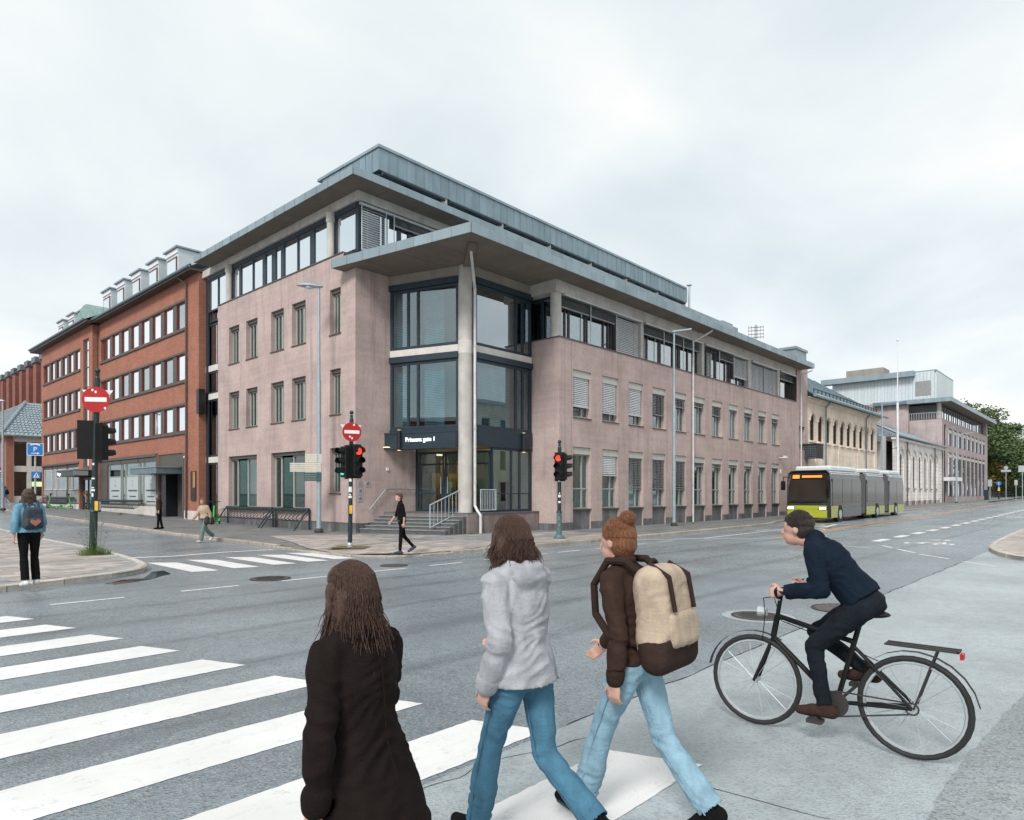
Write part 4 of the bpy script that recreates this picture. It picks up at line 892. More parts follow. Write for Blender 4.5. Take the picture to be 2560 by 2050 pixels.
TD = lambda s, t, z: (D0.x + us.x*s - ns.x*t, D0.y + us.y*s - ns.y*t, z)
dr = window(TD, .05, 1.5, zl, 3.6, 0, CB, 'blue_frame', 'glass', [(.25, .06)], [(1.75, .06), (3.05, .08)], fw=.09, name='door')
dr2 = window(TD, 1.52, 2.6, zl, 3.6, 0, CB, 'blue_frame', 'glass', [], [(1.75, .06), (3.05, .08)], fw=.12, name='door')
for d_, s in ((dr, 1.38), (dr2, 1.72)): MB(TD).cyl((s, .08, 1.75), (s, .08, 2.5), .02).build('handle', 'galv', d_)
window(TD, 2.62, 3.8, zl, 3.6, 0, CB, 'blue_frame', 'glass', [], [(1.75, .06), (3.05, .08)], fw=.09)
window(TG2, 20.5, 23.05, zl + .01, 3.73, 0, CB, 'blue_frame', 'glass', [(21.75, .08), (22.3, .08)], [(1.75, .05)], fw=.09)
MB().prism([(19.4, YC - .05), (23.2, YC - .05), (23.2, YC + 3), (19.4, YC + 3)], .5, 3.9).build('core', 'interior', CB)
for i in range(5): s = 20.2 + .52*i; MB().box(s, s + .5, YC - .12, YC - .06, .97, 3.3 if i % 2 else 2.7).build('lobby_panel', 'wood_warm', CB)
for i in range(9): s = 20.2 + .3*i; MB().box(s, s + .03, YC - .5, YC - .47, .97, 2.0 + .25*(i % 3)).build('lobby_slat', 'iron_dk', CB)
MB().box(20.9, 21.4, YC - .2, YC - .14, 1.5, 2.3).build('lobby_sign', 'sign_cream', CB)
MB().box(23.0, 23.12, 20.1, YC, .9, 3.9).build('wall', 'interior_lt', CB)
m = MB(); m.box(22.45, 22.6, 21, 21.5, .97, 2.3); m.box(22.2, 22.8, 20.9, 21.6, 1.55, 1.65); m.build('lobby_chair', 'iron_dk', CB)
MB().cyl((21, 22.4, 3.35), (21.25, 22.3, 3.35), .05).build('lobby_lamp', 'lamp_warm', CB); MB().cyl((20.0, 23.0, 3.5), (20.3, 22.9, 3.5), .04).build('lobby_lamp', 'lamp_warm', CB); MB().box(20.05, 20.35, 21.4, 21.44, 3.45, 3.6).build('exit_sign', 'exit_green', CB)
lob = bpy.data.lights.new('lobby_light', 'POINT'); lob.energy = 32; lob.color = (1, .72, .42); lob.shadow_soft_size = .1; lobo = bpy.data.objects.new('lobby_light', lob); COL.objects.link(lobo); lobo.location = (21.1, 22.35, 3.2)
def railing(a, b, za0, zb0, hgt, n, par=CB, name='railing', close=True):
    a, b = Vector(a), Vector(b); m = MB(); P_ = lambda f, z: (a.x + (b.x - a.x)*f, a.y + (b.y - a.y)*f, za0 + (zb0 - za0)*f + z)
    m.tube([P_(0, .08), P_(0, hgt), P_(1, hgt), P_(1, .08)], .024, 8); m.cyl(P_(0, .1), P_(1, .1), .02); o = m.build(name, 'rail_paint', par, True)
    for i in range(1, n): MB().cyl(P_(i/n, .1), P_(i/n, hgt), .011, n=6).build('baluster', 'rail_paint', o)
pA = Vector((edge0, YC)) + us*3.55 ; pB = Vector((edge0 + 1.35, YC)) + us*3.62
railing((pA.x - .1, pA.y), (pB.x + .35, pB.y + .1), .3, .96, 1.0, 9)
railing((19.55, 19.72), (20.45, 19.72), .96, .96, .95, 9)
m = MB(); hr = [(16.75, YC - .1, 1.05), (17.6, YC - .1, 1.93), (17.72, YC - .1, 1.96), (19.2, YC - .1, 1.96)]; m.tube(hr, .028, 8); h_ = m.build('handrail', 'steel_plate', CB, True)
for p in ((16.95, 1.22), (17.75, 1.92), (18.9, 1.92)): MB().cyl((p[0], YC - .09, p[1]), (p[0], YC, p[1] - .06), .012).build('bracket', 'steel_plate', h_)
# plates beside the entrance
TBp = lambda px, py: (sX(px, YC), zY(px, py, YC))
for (x0, y0, x1, y1) in ((895, 1202, 905, 1217), (895, 1218, 907, 1237), (895, 1239, 906, 1254), (914, 1202, 924, 1217)):
    a, zt = TBp(x0, y0); b, zb = TBp(x1, y1); o = MB(TB).box(a, b, 0, .02, zb, zt).build('wall_plate', 'steel_plate', CB)
    m = MB(TB)
    if y0 in (1202,) and x0 == 895:
        for j in range(5): z = zt - (zt - zb)*(j + .6)/5.5; m.box(a + .03, b - .03, .021, .023, z - .012, z)
    else:
        c, d = (a + b)/2, (zt + zb)/2; m.box(c - .05, c + .04, .021, .023, d - .02, d + .03); m.box(c - .05, c - .03, .021, .023, d - .08, d - .02); m.box(c + .02, c + .04, .021, .023, d - .08, d - .02); m.box(c + .03, c + .06, .021, .023, d + .03, d + .07)
    m.build('pictogram', 'print_dark', o)
a, z = TBp(968, 1173); MB(TB).box(a - .05, a + .05, 0, .05, z - .06, z + .06).build('wall_lamp', 'sign_white', CB)
# --- long downpipes on the right facade
for px, bend in ((1733, True), (2003, False), (1416, None)):
    X = sX(px, YR - .1); m = MB()
    if bend is None: m.box(X - .01, X + .01, YR - .004, YR, .5, 8.6); m.build('movement_joint', 'concrete_dk', CB); continue
    pth = [(X + .95, 17.62, 11.16), (X + .75, 17.7, 11.0), (X, YR - .1, 10.45), (X, YR - .1, .12)] if bend else [(X + .6, 17.7, 11.15), (X, YR - .1, 10.75), (X, YR - .1, 2.0)]
    m.tube(pth, .055, 10); m.build('downpipe', 'pipe_paint', CB, True)
    for z in (2.2, 4.9, 7.8): MB().cyl((X, YR - .1, z), (X, YR - .1, z + .05), .07).build('pipe_clamp', 'galv', CB)
# security camera
X = sX(1958, YR - .2); m = MB(); m.cyl((X - .25, YR, 4.3), (X, YR - .25, 4.35), .03); m.box(X - .1, X + .35, YR - .4, YR - .24, 4.3, 4.46); m.build('security_camera', 'white_paint', CB); MB(TR).box(X - .1, X + .12, 0, .03, 3.2, 3.5).build('wall_plate', 'sign_white', CB)
# --- things standing on the roof
t = thing('vent_pipe', 'slim galvanised vent pipe standing at the end of the penthouse roof', 'vent pipe', (46.9, 24.7, 14.78))
MB().cyl((46.9, 24.7, 14.7), (46.9, 24.7, 17.6), .09).build('pipe', 'galv', t); MB().lathe([(.09, 0), (.2, .03), (.2, .1), (.05, .14)], (46.9, 24.7, 17.62), 12).build('cowl', 'galv', t)
ax, ay = sX(1890, 22.0), 22.0; z_ = lambda py: zY(1890, py, 22.0)
t = thing('roof_antenna', 'brown comb shaped television antenna on the zinc roof', 'antenna', (ax, ay, 11.9)); m = MB(); m.cyl((ax, ay, 11.5), (ax, ay, z_(812)), .035); m.build('mast', 'iron', t)
for py in (818, 826, 835, 843): m = MB(); m.cyl((ax - .62*RX, ay - .62*RY, z_(py + 2)), (ax + .62*RX, ay + .62*RY, z_(py - 1)), .025); [m.cyl((ax + (-.6 + .24*i)*RX, ay + (-.6 + .24*i)*RY, z_(py) - .12), (ax + (-.6 + .24*i)*RX, ay + (-.6 + .24*i)*RY, z_(py) + .12), .013, n=5) for i in range(6)]; m.build('element', 'iron', t)
tag(MB().box(sX(1807, 21), sX(1832, 21), 21, 22.5, 11.5, zY(1820, 806, 21)).build('roof_hatch', 'zinc'), 'low zinc roof hatch behind the lower eave', 'hatch')
t = thing('chimney_block', 'square chimney block with zinc sides at the end of the lower roof', 'chimney', (52.0, 20, 11.5)); MB().box(sX(2002, 19.6), sX(2018, 19.6), 19.6, 22, 11.3, 12.7).build('shaft', 'zinc', t); MB().box(sX(2003, 19.59), sX(2017.5, 19.59), 19.58, 19.598, 11.5, 12.5).build('brick_face', 'brick', t)
# ------------------------------------------------------------------ the brick house beside it
BB = thing('brick_building', 'red brick four storey office building with bands of grey piers and roof dormers', 'building', (18, 55, .5))
XB, XB2 = 16.1, 15.67
TBk = lambda s, t, z: (XB - t, s, z); TBl = lambda s, t, z: (XB2 - t, s, z)
rows = ((11.53, 13.14), (8.45, 10.04), (5.43, 6.98))
wall(TBk, 39.12, 57.05, .0, 14.5, [(40.93, 56.45, a, b) for a, b in rows] + [(45.6, 56.9, .95, 4.12), (41.15, 45.15, 0., 4.18)], .3, 'brick', BB)
wall(TBl, 57.0, 71.4, .0, 14.5, [(60.05, 70.8, a - .12, b - .18) for a, b in rows] + [(57.85, 59.25, 3.75, 13.55), (60.4, 71.1, .9, 4.12), (57.15, 60.2, 0, 3.2)], .3, 'brick', BB)
MB().box(XB, 16.9, 39.1, 39.118, 0, 14.4).build('wall', 'brick', BB); MB().box(XB2, XB + .2, 56.98, 57.0, 0, 14.45).build('wall', 'brick', BB)
MB().box(XB2, 22, 71.4, 71.42, 0, 14.4).build('wall', 'brick', BB)
def bandrow(T, s0, s1, z0, z1, n, wf, start_dir):
    m = MB(T)
    m.box(s0 - .1, s1 + .1, -.22, .05, z1 + .002, z1 + .13); m.build('lintel_band', 'taupe', BB); MB(T).box(s0 - .12, s1 + .12, -.22, .09, z0 - .15, z0 - .002).build('sill_band', 'taupe', BB)
    per = (s1 - s0)/n
    for i in range(n):
        a = s0 + per*i; b = a + per*wf
        o = window(T, a, b, z0, z1, -.05, BB, 'redwood', 'glass_mirror', [], fw=.09, fd=.06, gmap=lambda i_, j_: 'glass_mirror' if random.random() < .75 else 'glass_semi')
        MB(T).box(a, b, -.2, .03, z0 - .001, z0 + .05).build('sill', 'redwood', o)
        MB(T).box(b - .06, b, -.05, .0, z0 + .051, z1).build('jamb', 'redwood', o)
        if i < n - 1: MB(T).box(b + .01, a + per - .01, -.2, -.0, z0, z1).build('pier', 'taupe', BB)
        if random.random() < .5: MB(T).box(a + .1, b - .2, -.45, -.43, z0 + random.uniform(.2, .9), z1).build('curtain', 'interior_lt', o)
for a, b in rows: bandrow(TBk, 40.93, 56.45, a, b, 8, .72, 1); bandrow(TBl, 60.05, 70.8, a - .12, b - .18, 6, .7, 1)
w = window(TBl, 57.85, 59.25, 3.75, 13.55, -.1, BB, 'taupe', 'glass_mirror', [], [(z, .06) for z in (5.2, 6.9, 8.4, 9.9, 11.4, 12.7)], fw=.14); MB(TBl).box(57.75, 59.35, -.1, .06, 3.6, 3.748).build('sill', 'taupe', w)
# shop front of the main part
MB(TBk).box(45.5, 57, -.1, .06, 4.12, 4.3).build('lintel_band', 'taupe', BB)
for a, b, kind_ in ((45.7, 48.0, 0), (48.1, 48.75, 1), (48.95, 51.4, 0), (51.5, 52.2, 1), (52.4, 55.0, 0), (55.1, 56.85, 2)):
    if kind_ == 2: MB(TBk).box(a, b, -.2, -.02, .95, 4.1).build('shop_panel', 'taupe', BB); continue
    w = window(TBk, a, b, .97, 3.85, -.08, BB, 'green_grey', 'glass', [], [(2.95, .05)] if kind_ == 0 else [], fw=.06); MB(TBk).box(a - .05, b + .05, -.1, -.02, 3.852, 4.1).build('shop_panel', 'taupe', BB)
    if kind_ == 0:
        po = MB(TBk).box(a + .08, b - .08, -.126, -.118, 1.05, 2.9).build('poster', 'poster', w)
        c = (a + b)/2; m = MB(TBk); m.cyl((c, -.117, 2.62), (c, -.112, 2.62), .05)
        for j, (ww, zz, hh) in enumerate(((.16, 2.42, .025), (.2, 2.33, .02), (.16, 2.25, .02), (.85, 1.95, .12), (.62, 1.55, .09), (.78, 1.22, .1))):
            n_ = int(ww*2/.075); [m.box(c - ww + i_*2*ww/n_, c - ww + (i_ + random.uniform(.55, .92))*2*ww/n_, -.117, -.113, zz - hh*random.uniform(.3, .5), zz + hh*.5) for i_ in range(n_)]
        m.build('print', 'print_dark', po)
    else:
        MB(TBk).box(a + .1, b - .1, -.3, -.29, 1.0, 3.8).build('curtain', 'curtain', w)
MB(TBk).box(45.18, 45.58, -.1, .02, .1, 4.3).build('pier', 'taupe', BB)
for i in range(20): s = 45.6 + .57*i; MB(TBk).box(s, s + .563, -.1, .02, -.1, .93).build('plinth_stone', 'conc_white', BB)
for i in range(4): s = 39.13 + .5*i; MB(TBk).box(s, s + .495, -.05, .025, -.1, .75).build('plinth_stone', 'conc_white', BB)
# doorway with canopy
MB(TBk).box(41.15, 45.15, -1.6, -1.55, 0, 4.18).build('recess', 'brown_dark', BB); MB(TBk).box(41.15, 45.15, -.12, -.06, 3.35, 4.17).build('door_panel', 'taupe', BB)
MB(TBk).box(44.2, 45.14, -1.5, -.08, .1, 3.3).build('recess', 'dark_metal', BB); d_ = MB(TBk).box(41.6, 44.1, -.9, -.85, .35, 3.0).build('door', 'dark_metal', BB); MB(TBk).cyl((42.0, -.82, 1.2), (42.0, -.82, 2.2), .02).build('handle', 'galv', d_)
MB(TBk).box(41.15, 41.4, -.3, .03, .1, 4.17).build('pier', 'taupe', BB)
m = MB(TBk); m.box(42.0, 46.4, -.3, 1.25, 2.95, 3.3); c_ = m.build('canopy', 'zinc_dk', BB); MB(TBk).box(41.95, 46.45, -.3, 1.3, 3.302, 3.37).build('canopy_roof', 'zinc', c_)
a, z = sY(462, XB), 3.9; m = MB(TBk); m.cyl((a - .25, .1, 3.9), (a - .25, .16, 3.9), .06); m.build('wall_lamp', 'sign_white', BB)
s = sY(485, XB); MB(TBk).box(s - .35, s + .35, 0, .06, 1.35, 3.05).build('notice_board', 'iron_dk', BB); MB(TBk).box(s - .3, s + .0, .061, .07, 2.1, 3.0).build('notice', 'wood_warm', BB)
# shop front of the left part
MB(TBl).box(60.3, 71.3, -.1, .08, 4.12, 4.27).build('lintel_band', 'taupe', BB)
gx = [60.5, 62.3, 62.5, 63.3, 64.1, 66.6, 66.9, 68.1, 68.4, 70.9]
for a, b in zip(gx[::2], gx[1::2]): window(TBl, a, b, 2.05, 3.8, -.06, BB, 'conc_white', 'glass', [], fw=.05); MB(TBl).box(a - .06, b + .06, -.1, -.04, 1.0, 2.0).build('shop_panel', 'grey_board', BB); MB(TBl).box(a - .1, b + .1, -.14, -.09, 3.8, 4.12).build('shop_panel', 'taupe', BB)
MB(TBl).box(60.4, 71.1, -.2, -.12, .9, 4.12).build('shop_panel', 'taupe', BB)
for i in range(9): s = 60.3 + 1.2*i; MB(TBl).box(s, s + 1.19, -.1, .03, .1, .93).build('plinth_stone', 'conc_white', BB)
w = window(TBl, 57.2, 60.1, .3, 3.0, -.15, BB, 'brown_dark', 'glass', [(58.6, .12)], [], fw=.2, name='door'); MB(TBl).torus((59.3, -.14, 1.75), (0, 1, 0), .22, .035, 16, 6).build('door_motif', 'wood_warm', w); MB(TBl).cyl((58.85, -.08, 1.1), (58.85, -.08, 1.6), .03).build('handle', 'galv', w)
m = MB(TBl); m.box(56.9, 61.6, -.1, 1.2, 3.05, 3.5); c_ = m.build('canopy', 'dark_metal', BB); MB(TBl).box(56.85, 61.65, -.1, 1.25, 3.502, 3.56).build('canopy_roof', 'zinc', c_)
text('Hunger', .34, 'sign_glow', BB, TBl(61.3, 1.22, 3.14), (PI/2, 0, -PI/2), .01); MB().box(XB2 - 1.24, XB2 - .3, 56.87, 56.9, 3.1, 3.45).build('canopy_face', 'grey_board', c_)
# eaves, roof, dormers
MB().box(15.55, 16.5, 39.0, 57.2, 14.42, 14.56).build('eave', 'brown_dark', BB); MB().box(15.1, 16.3, 56.5, 73.0, 14.42, 14.6).build('eave', 'brown_dark', BB)
m = MB(); m.cyl((15.5, 39.0, 14.62), (15.5, 57.2, 14.62), .09); m.cyl((15.05, 56.9, 14.66), (15.05, 73, 14.66), .09); m.build('gutter', 'zinc_dk', BB)
m = MB(); m.add([(15.5, 39.0, 14.58), (15.5, 57.2, 14.58), (20.2, 57.2, 17.3), (20.2, 39.0, 17.3)], [(0, 1, 2, 3)]); m.add([(15.05, 56.5, 14.62), (15.05, 73, 14.62), (20.2, 70, 17.35), (20.2, 56.5, 17.35)], [(0, 1, 2, 3)]); m.add([(15.05, 73, 14.62), (20.2, 70, 17.35), (24, 73, 14.6)], [(0, 1, 2)]); m.build('roof', 'slate', BB)
m = MB()
for i in range(26): m.box(15.7, 15.76, 39.3 + .68*i, 39.34 + .68*i, 14.6, 14.85)
m.box(15.7, 15.73, 39.3, 57, 14.83, 14.86); m.build('snow_guard', 'iron_dk', BB)
XD = 16.7
for (x0, x1, yt, yb) in ((416, 446, 628, 690), (371.5, 397, 656, 712), (330, 353, 683, 736), (292, 313, 706, 758), (258, 278, 728, 778), (198, 215, 777, 800), (171, 186, 788, 822), (146.5, 160, 805, 835)):
    a, b = sY(x1, XD), sY(x0, XD); zt = zX((x0 + x1)/2, (yt), XD) ; zb = 14.9
    m = MB(); m.add([(XD, a, zb), (XD, b, zb), (XD, b, zt), (XD, a, zt), (20.0, a, zt - .1), (20.0, b, zt - .1), (20, a, zb), (20, b, zb)], [(0, 1, 2, 3), (3, 2, 5, 4), (0, 3, 4, 6), (1, 2, 5, 7)]); d = m.build('dormer', 'zinc_pale', BB)
    MB().box(XD - .18, XD + 2.9, a - .12, b + .12, zt + .002, zt + .1).build('dormer_roof', 'zinc', d)
    Td = lambda s, t, z: (XD - t, s, z); MB(Td).box(a + .18, b - .18, .003, .05, zb + .1, zt - .5).build('dormer_window', 'redwood', d); MB(Td).box(a + .28, b - .28, .051, .06, zb + .2, zt - .62).build('pane', 'glass_mirror', d); MB(Td).box(a, b, .0, .06, zt - .3, zt - .02).build('dormer_band', 'white_paint', d)
a0, b0 = sY(256, 16.5), sY(212, 16.5); zc = 14.75; n_ = 12; m = MB(); pr = [((a0 + b0)/2 + (b0 - a0)/2*math.cos(PI*i/n_), zc + 1.7*math.sin(PI*i/n_)) for i in range(n_ + 1)]
m.prismd([(15.9, y, z) for y, z in pr], (3.5, 0, 0)); m.build('barrel_dormer', 'copper', BB, True)
# downpipes
for px, X in ((465, XB), (243, XB)): s = sY(px, X - .1); m = MB(TBk); m.tube([(s + .4, .5, 14.5), (s, .1, 14.0), (s, .1, .3)], .06, 8); m.build('downpipe', 'iron', BB, True)
MB().box(16.9, 24, 39.6, 71, .3, 14.3).build('core', 'interior', BB)
# --- ventilation box fixed on the brick corner
tag(MB().box(15.95, 16.3, 38.75, 39.095, 6.3, 7.7).build('vent_box', 'dark_metal'), 'small black box fixed to the end wall of the brick building', 'vent')
# ------------------------------------------------------------------ low building with slate roof beyond
LBd = thing('slate_roof_building', 'low brick and concrete building with shiny slate hipped roof at far left', 'building', (18, 86, .7))
X0, Y0 = 15.37, 84.0; z0 = .75; ze = 7.6
TF = lambda s, t, z: (s, Y0 - t, z); TSd = lambda s, t, z: (X0 - t, s, z)
wall(TF, X0, 26, z0 - 1, ze, [(16.05, 17.15, 1.5, 4.0), (17.53, 20, 1.5, 4.0), (16.05, 17.15, 4.6, 7.1), (17.53, 20, 4.6, 7.1)], .3, 'conc_white', LBd)
MB(TF).box(X0, 15.97, -.5, .15, z0 - 1, ze - .01).build('brick_pier', 'brick', LBd)
MB().box(X0 - .01, X0 + .3, Y0 - .14, Y0 + 40, z0 - 1, ze - .02).build('wall', 'brick', LBd)
for a, b in ((16.05, 17.15), (17.53, 20)):
    window(TF, a, b, 1.5, 4.0, -.2, LBd, 'brown_dark', 'glass', [], fw=.06); window(TF, a, b, 4.6, 7.1, -.2, LBd, 'brown_dark', 'glass', [], fw=.06)
MB(TF).box(17.6, 19.2, -.9, -.85, 2.5, 3.0).build('lit_lamp', 'lamp_warm', LBd); MB().box(16.0, 26, Y0 + 1.2, Y0 + 1.3, 0, 7).build('core', 'interior', LBd)
def slates(p00, p10, p01, p11, nu, nv, name='slates'):
    m = MB(); P = lambda u, v: Vector(p00)*(1 - u)*(1 - v) + Vector(p10)*u*(1 - v) + Vector(p01)*(1 - u)*v + Vector(p11)*u*v
    nrm = (Vector(p10) - Vector(p00)).cross(Vector(p01) - Vector(p00)).normalized(); nrm = nrm if nrm.z > 0 else -nrm
    for j in range(nv):
        for i in range(nu):
            o = .5*(j % 2); u0, u1 = max(0, (i + o)/nu + .004), min(1, (i + 1 + o)/nu - .004)
            if u1 - u0 < .002: continue
            e = random.uniform(.0, .02); q = [P(u0, j/nv) + nrm*(.06 + e), P(u1, j/nv) + nrm*(.06 + e), P(u1, (j + 1.1)/nv) + nrm*.01, P(u0, (j + 1.1)/nv) + nrm*.01]
            m.quad(*[tuple(v) for v in q]); m.quad(tuple(q[0]), tuple(q[1]), tuple(q[1] - nrm*.05), tuple(q[0] - nrm*.05))
    return m.build(name, 'slate_tile', LBd, kind='stuff')
zr = 11.7; e0 = ze + .15; xe_, ye_ = 14.85, 83.5; xr_, yr_ = 18.0, 89.0
slates((xe_, ye_, e0), (24, ye_, e0), (xr_, yr_, zr), (24, yr_, zr), 24, 14); slates((xe_, ye_, e0), (xe_, 125, e0), (xr_, yr_, zr), (xr_, 125, zr), 60, 14)
m = MB(); m.add([(xe_, ye_, e0), (24, ye_, e0), (24, yr_, zr), (xr_, yr_, zr), (xe_, 125, e0), (xr_, 125, zr)], [(0, 1, 2, 3), (0, 3, 5, 4)]); m.build('roof', 'slate', LBd)
MB().cyl((xe_, ye_ - .05, e0 + .05), (xr_, yr_ - .05, zr + .1), .16, n=8).build('hip_tiles', 'zinc', LBd); MB().cyl((xe_ - .1, ye_ - .1, ze + .1), (24, ye_ - .1, ze + .1), .1, n=8).build('gutter', 'copper', LBd); MB().cyl((xe_ - .1, ye_ - .1, ze + .1), (xe_ - .1, 125, ze + .1), .1, n=8).build('gutter', 'copper', LBd)
# brick tower with fins behind
FT = thing('fin_tower', 'tall dark red brick block with vertical fins behind the slate roof', 'building', (30, 120, .8)); MB().box(26.5, 60, 104, 175, 0, 19.6).build('wall', 'brick2', FT)
for i in range(15):
    y0 = 104 + 4.2*i; o = MB().box(24, 26.6, y0, y0 + 1.7, 0, 20.1).build('fin', 'brick2', FT); MB().box(23.8, 26.8, y0 - .15, y0 + 1.85, 20.102, 20.9).build('fin_cap', 'slate', o)
# ------------------------------------------------------------------ the cream hall, the link and the whitewashed hall
def arch_wall(T, s0, s1, z0, z1, wins, spring, sill, depth, mat, parent, rad):
    """wall sheet with round-headed openings centred on wins"""
    m = MB(T); n_ = 8; xs = [s0]
    for c in wins: xs += [c - rad, c + rad]
    xs.append(s1)
    for i in range(0, len(xs), 2): m.quad((xs[i], 0, z0), (xs[i + 1], 0, z0), (xs[i + 1], 0, z1), (xs[i], 0, z1))
    for c in wins:
        m.quad((c - rad, 0, z0), (c + rad, 0, z0), (c + rad, 0, sill), (c - rad, 0, sill)); a = [(c + rad*math.cos(PI*i/n_), spring + rad*math.sin(PI*i/n_)) for i in range(n_ + 1)]
        for (p, q) in zip(a[:-1], a[1:]): m.quad((p[0], 0, p[1]), (p[0], 0, z1), (q[0], 0, z1), (q[0], 0, q[1])); m.quad((p[0], 0, p[1]), (q[0], 0, q[1]), (q[0], -depth, q[1]), (p[0], -depth, p[1]))
        for x in (c - rad, c + rad): m.quad((x, 0, sill), (x, 0, spring), (x, -depth, spring), (x, -depth, sill))
    return m.build('wall', mat, parent)
def arch_window(T, c, rad, sill, spring, t, parent, fm, gm, bars):
    n_ = 8; a = [(c + rad*math.cos(PI*i/n_), spring + rad*math.sin(PI*i/n_)) for i in range(n_ + 1)]; m = MB(T)
    for (p, q) in zip(a[:-1], a[1:]): m.cyl((p[0], t, p[1]), (q[0], t, q[1]), .05, n=5)
    m.box(c - rad, c - rad + .08, t - .04, t + .04, sill, spring); m.box(c + rad - .08, c + rad, t - .04, t + .04, sill, spring); m.box(c - .03, c + .03, t - .03, t + .03, sill, spring + rad)
    for i in range(1, bars): z = sill + (spring + rad*.6 - sill)*i/bars; m.box(c - rad, c + rad, t - .02, t + .02, z - .02, z + .02)
    o = m.build('window', fm, parent); MB(T).poly([(c - rad, t - .06, sill), (c + rad, t - .06, sill)] + [(x, t - .06, z) for x, z in a]).build('pane', gm, o); return o
CH = thing('cream_hall', 'cream rendered hall with tall round arched windows and blue metal roof', 'building', (64, 22, .3)); YW = 18.6; TW = lambda s, t, z: (s, YW - t, z)
wins = [55.75 + 1.9*i for i in range(10)]
arch_wall(TW, 54.2, 74.45, -.2, 9.1, wins, 7.55, 6.0, .2, 'cream', CH, .55)
for c in wins: w = arch_window(TW, c, .53, 6.0, 7.55, -.13, CH, 'brown_dark', 'glass', 4); MB(TW).box(c - .75, c + .75, -.1, .12, 5.85, 5.99).build('sill', 'cream', w); a = [(c + .66*math.cos(PI*i/8), 7.55 + .66*math.sin(PI*i/8)) for i in range(9)]; m = MB(TW); [m.cyl((p[0], .02, p[1]), (q[0], .02, q[1]), .09, n=5) for p, q in zip(a[:-1], a[1:])]; m.build('hood_mould', 'cream', w)
for z, o in ((9.1, .1), (9.22, .2), (9.36, .34)): MB(TW).box(54.2, 74.45 + o, -.1, o, z - .118, z).build('cornice', 'cream', CH)
for s in (56.7, 62.4, 68.1, 73.6): MB(TW).box(s - .25, s + .25, 0, .08, .0, 5.8).build('pilaster', 'cream', CH)
for s in (58.6, 70.2): MB(TW).cyl((s, .5, 9.3), (s, .15, 8.9), .06).cyl((s, .15, 8.9), (s, .15, .4), .06).build('downpipe', 'zinc_dk', CH)
m = MB(); ey, ez = 17.9, 9.42; m.add([(54.1, ey, ez), (75.4, ey, ez), (69.5, 24.5, 13.9), (54.1, 24.5, 13.9), (75.4, 31, ez)], [(0, 1, 2, 3), (1, 4, 2)]); m.build('roof', 'roof_tin', CH)
m = MB()
for i in range(18): x = 54.4 + 1.15*i; f = max(0, (x - 69.5)/5.9); m.cyl((x, ey, ez + .03), (x if x < 69.5 else x, ey + (24.5 - ey)*(1 - f), ez + (13.9 - ez)*(1 - f) + .03), .03, n=4)
m.build('roof_seams', 'zinc_dk', CH); MB().cyl((54.1, ey - .05, ez), (75.4, ey - .05, ez), .14, n=8).build('gutter', 'roof_tin', CH)
m = MB(); m.box(56, 58.5, 20, 22, 10, 13.6); m.box(55.9, 58.6, 19.9, 22.1, 13.6, 13.8); m.build('roof_box', 'zinc', CH); m = MB()
for i in range(20): m.cyl((55.5 + i*.95, 18.4, 9.75), (55.5 + i*.95, 18.4, 10.15), .04, n=4)
m.cyl((55.5, 18.4, 10.1), (74, 18.4, 10.1), .04, n=5); m.build('snow_guard', 'iron_dk', CH)
MB().box(54.3, 74.2, 19.6, 30, .2, 9.3).build('core', 'interior', CH); MB().box(74.2, 74.44, 18.61, 30, .2, 9.3).build('wall', 'cream', CH)
t = thing('projecting_sign', 'black iron lattice sign box projecting from the cream hall', 'sign', (58.5, 18.3, 4)); m = MB(); q0, q1 = sX(2041, 17.55), 18.58
x0_, x1_ = sX(2041, 17.55), sX(2041, 17.55) + 1.5
[m.box(x0_ - .03, x0_, 17.55 + .17*i, 17.575 + .17*i, 4.45, 5.5) for i in range(7)]; [m.box(x0_ - .03, x0_, 17.55, 18.58, 4.45 + .17*i, 4.475 + .17*i) for i in range(7)]; [m.box(x0_ + .2*i, x0_ + .2*i + .025, 17.5, 17.53, 4.45, 5.5) for i in range(8)]; [m.box(x0_, x1_, 17.5, 17.53, 4.45 + .21*i, 4.475 + .21*i) for i in range(6)]; m.box(x0_ - .05, x1_, 17.5, 18.58, 5.5, 5.6); m.build('lattice', 'iron_dk', t); MB().box(x0_ + .02, x1_, 17.56, 18.5, 4.5, 5.45).build('box', 'slate', t); t.location = (x0_, 18, 4.4)
for ch in t.children: ch.location = Vector((58.5, 18.3, 4)) - Vector((x0_, 18, 4.4))
LK = thing('glazed_link', 'narrow grey link with dark glazing between the cream and white halls', 'building', (77.5, 21, .3)); MB().box(74.5, 78.2, 19.6, 26, 0, 7.6).build('wall', 'conc_white', LK); window(lambda s, t, z: (s, 19.55 - t, z), 74.6, 77.4, 3.5, 6.9, 0, LK, 'blue_frame', 'glass', [75.5, 76.5], [5.0]); MB().box(74.5, 78.0, 18.9, 26, 7.1, 7.75).build('roof', 'zinc_dk', LK); MB().box(78.2, 80.5, 19.2, 26, 0, 7.9).build('stair_wall', 'conc_white', LK)
WH = thing('white_hall', 'whitewashed single storey hall with blind arches and slit windows', 'building', (93, 22, .4)); zb = .3
TW2 = lambda s, t, z: (s, YW - t, z); wins = [84.2 + 3.03*i for i in range(7)]
arch_wall(TW2, 80.5, 106.4, 0, 7.6, wins, 5.75, 2.4, .15, 'whitewash', WH, .42)
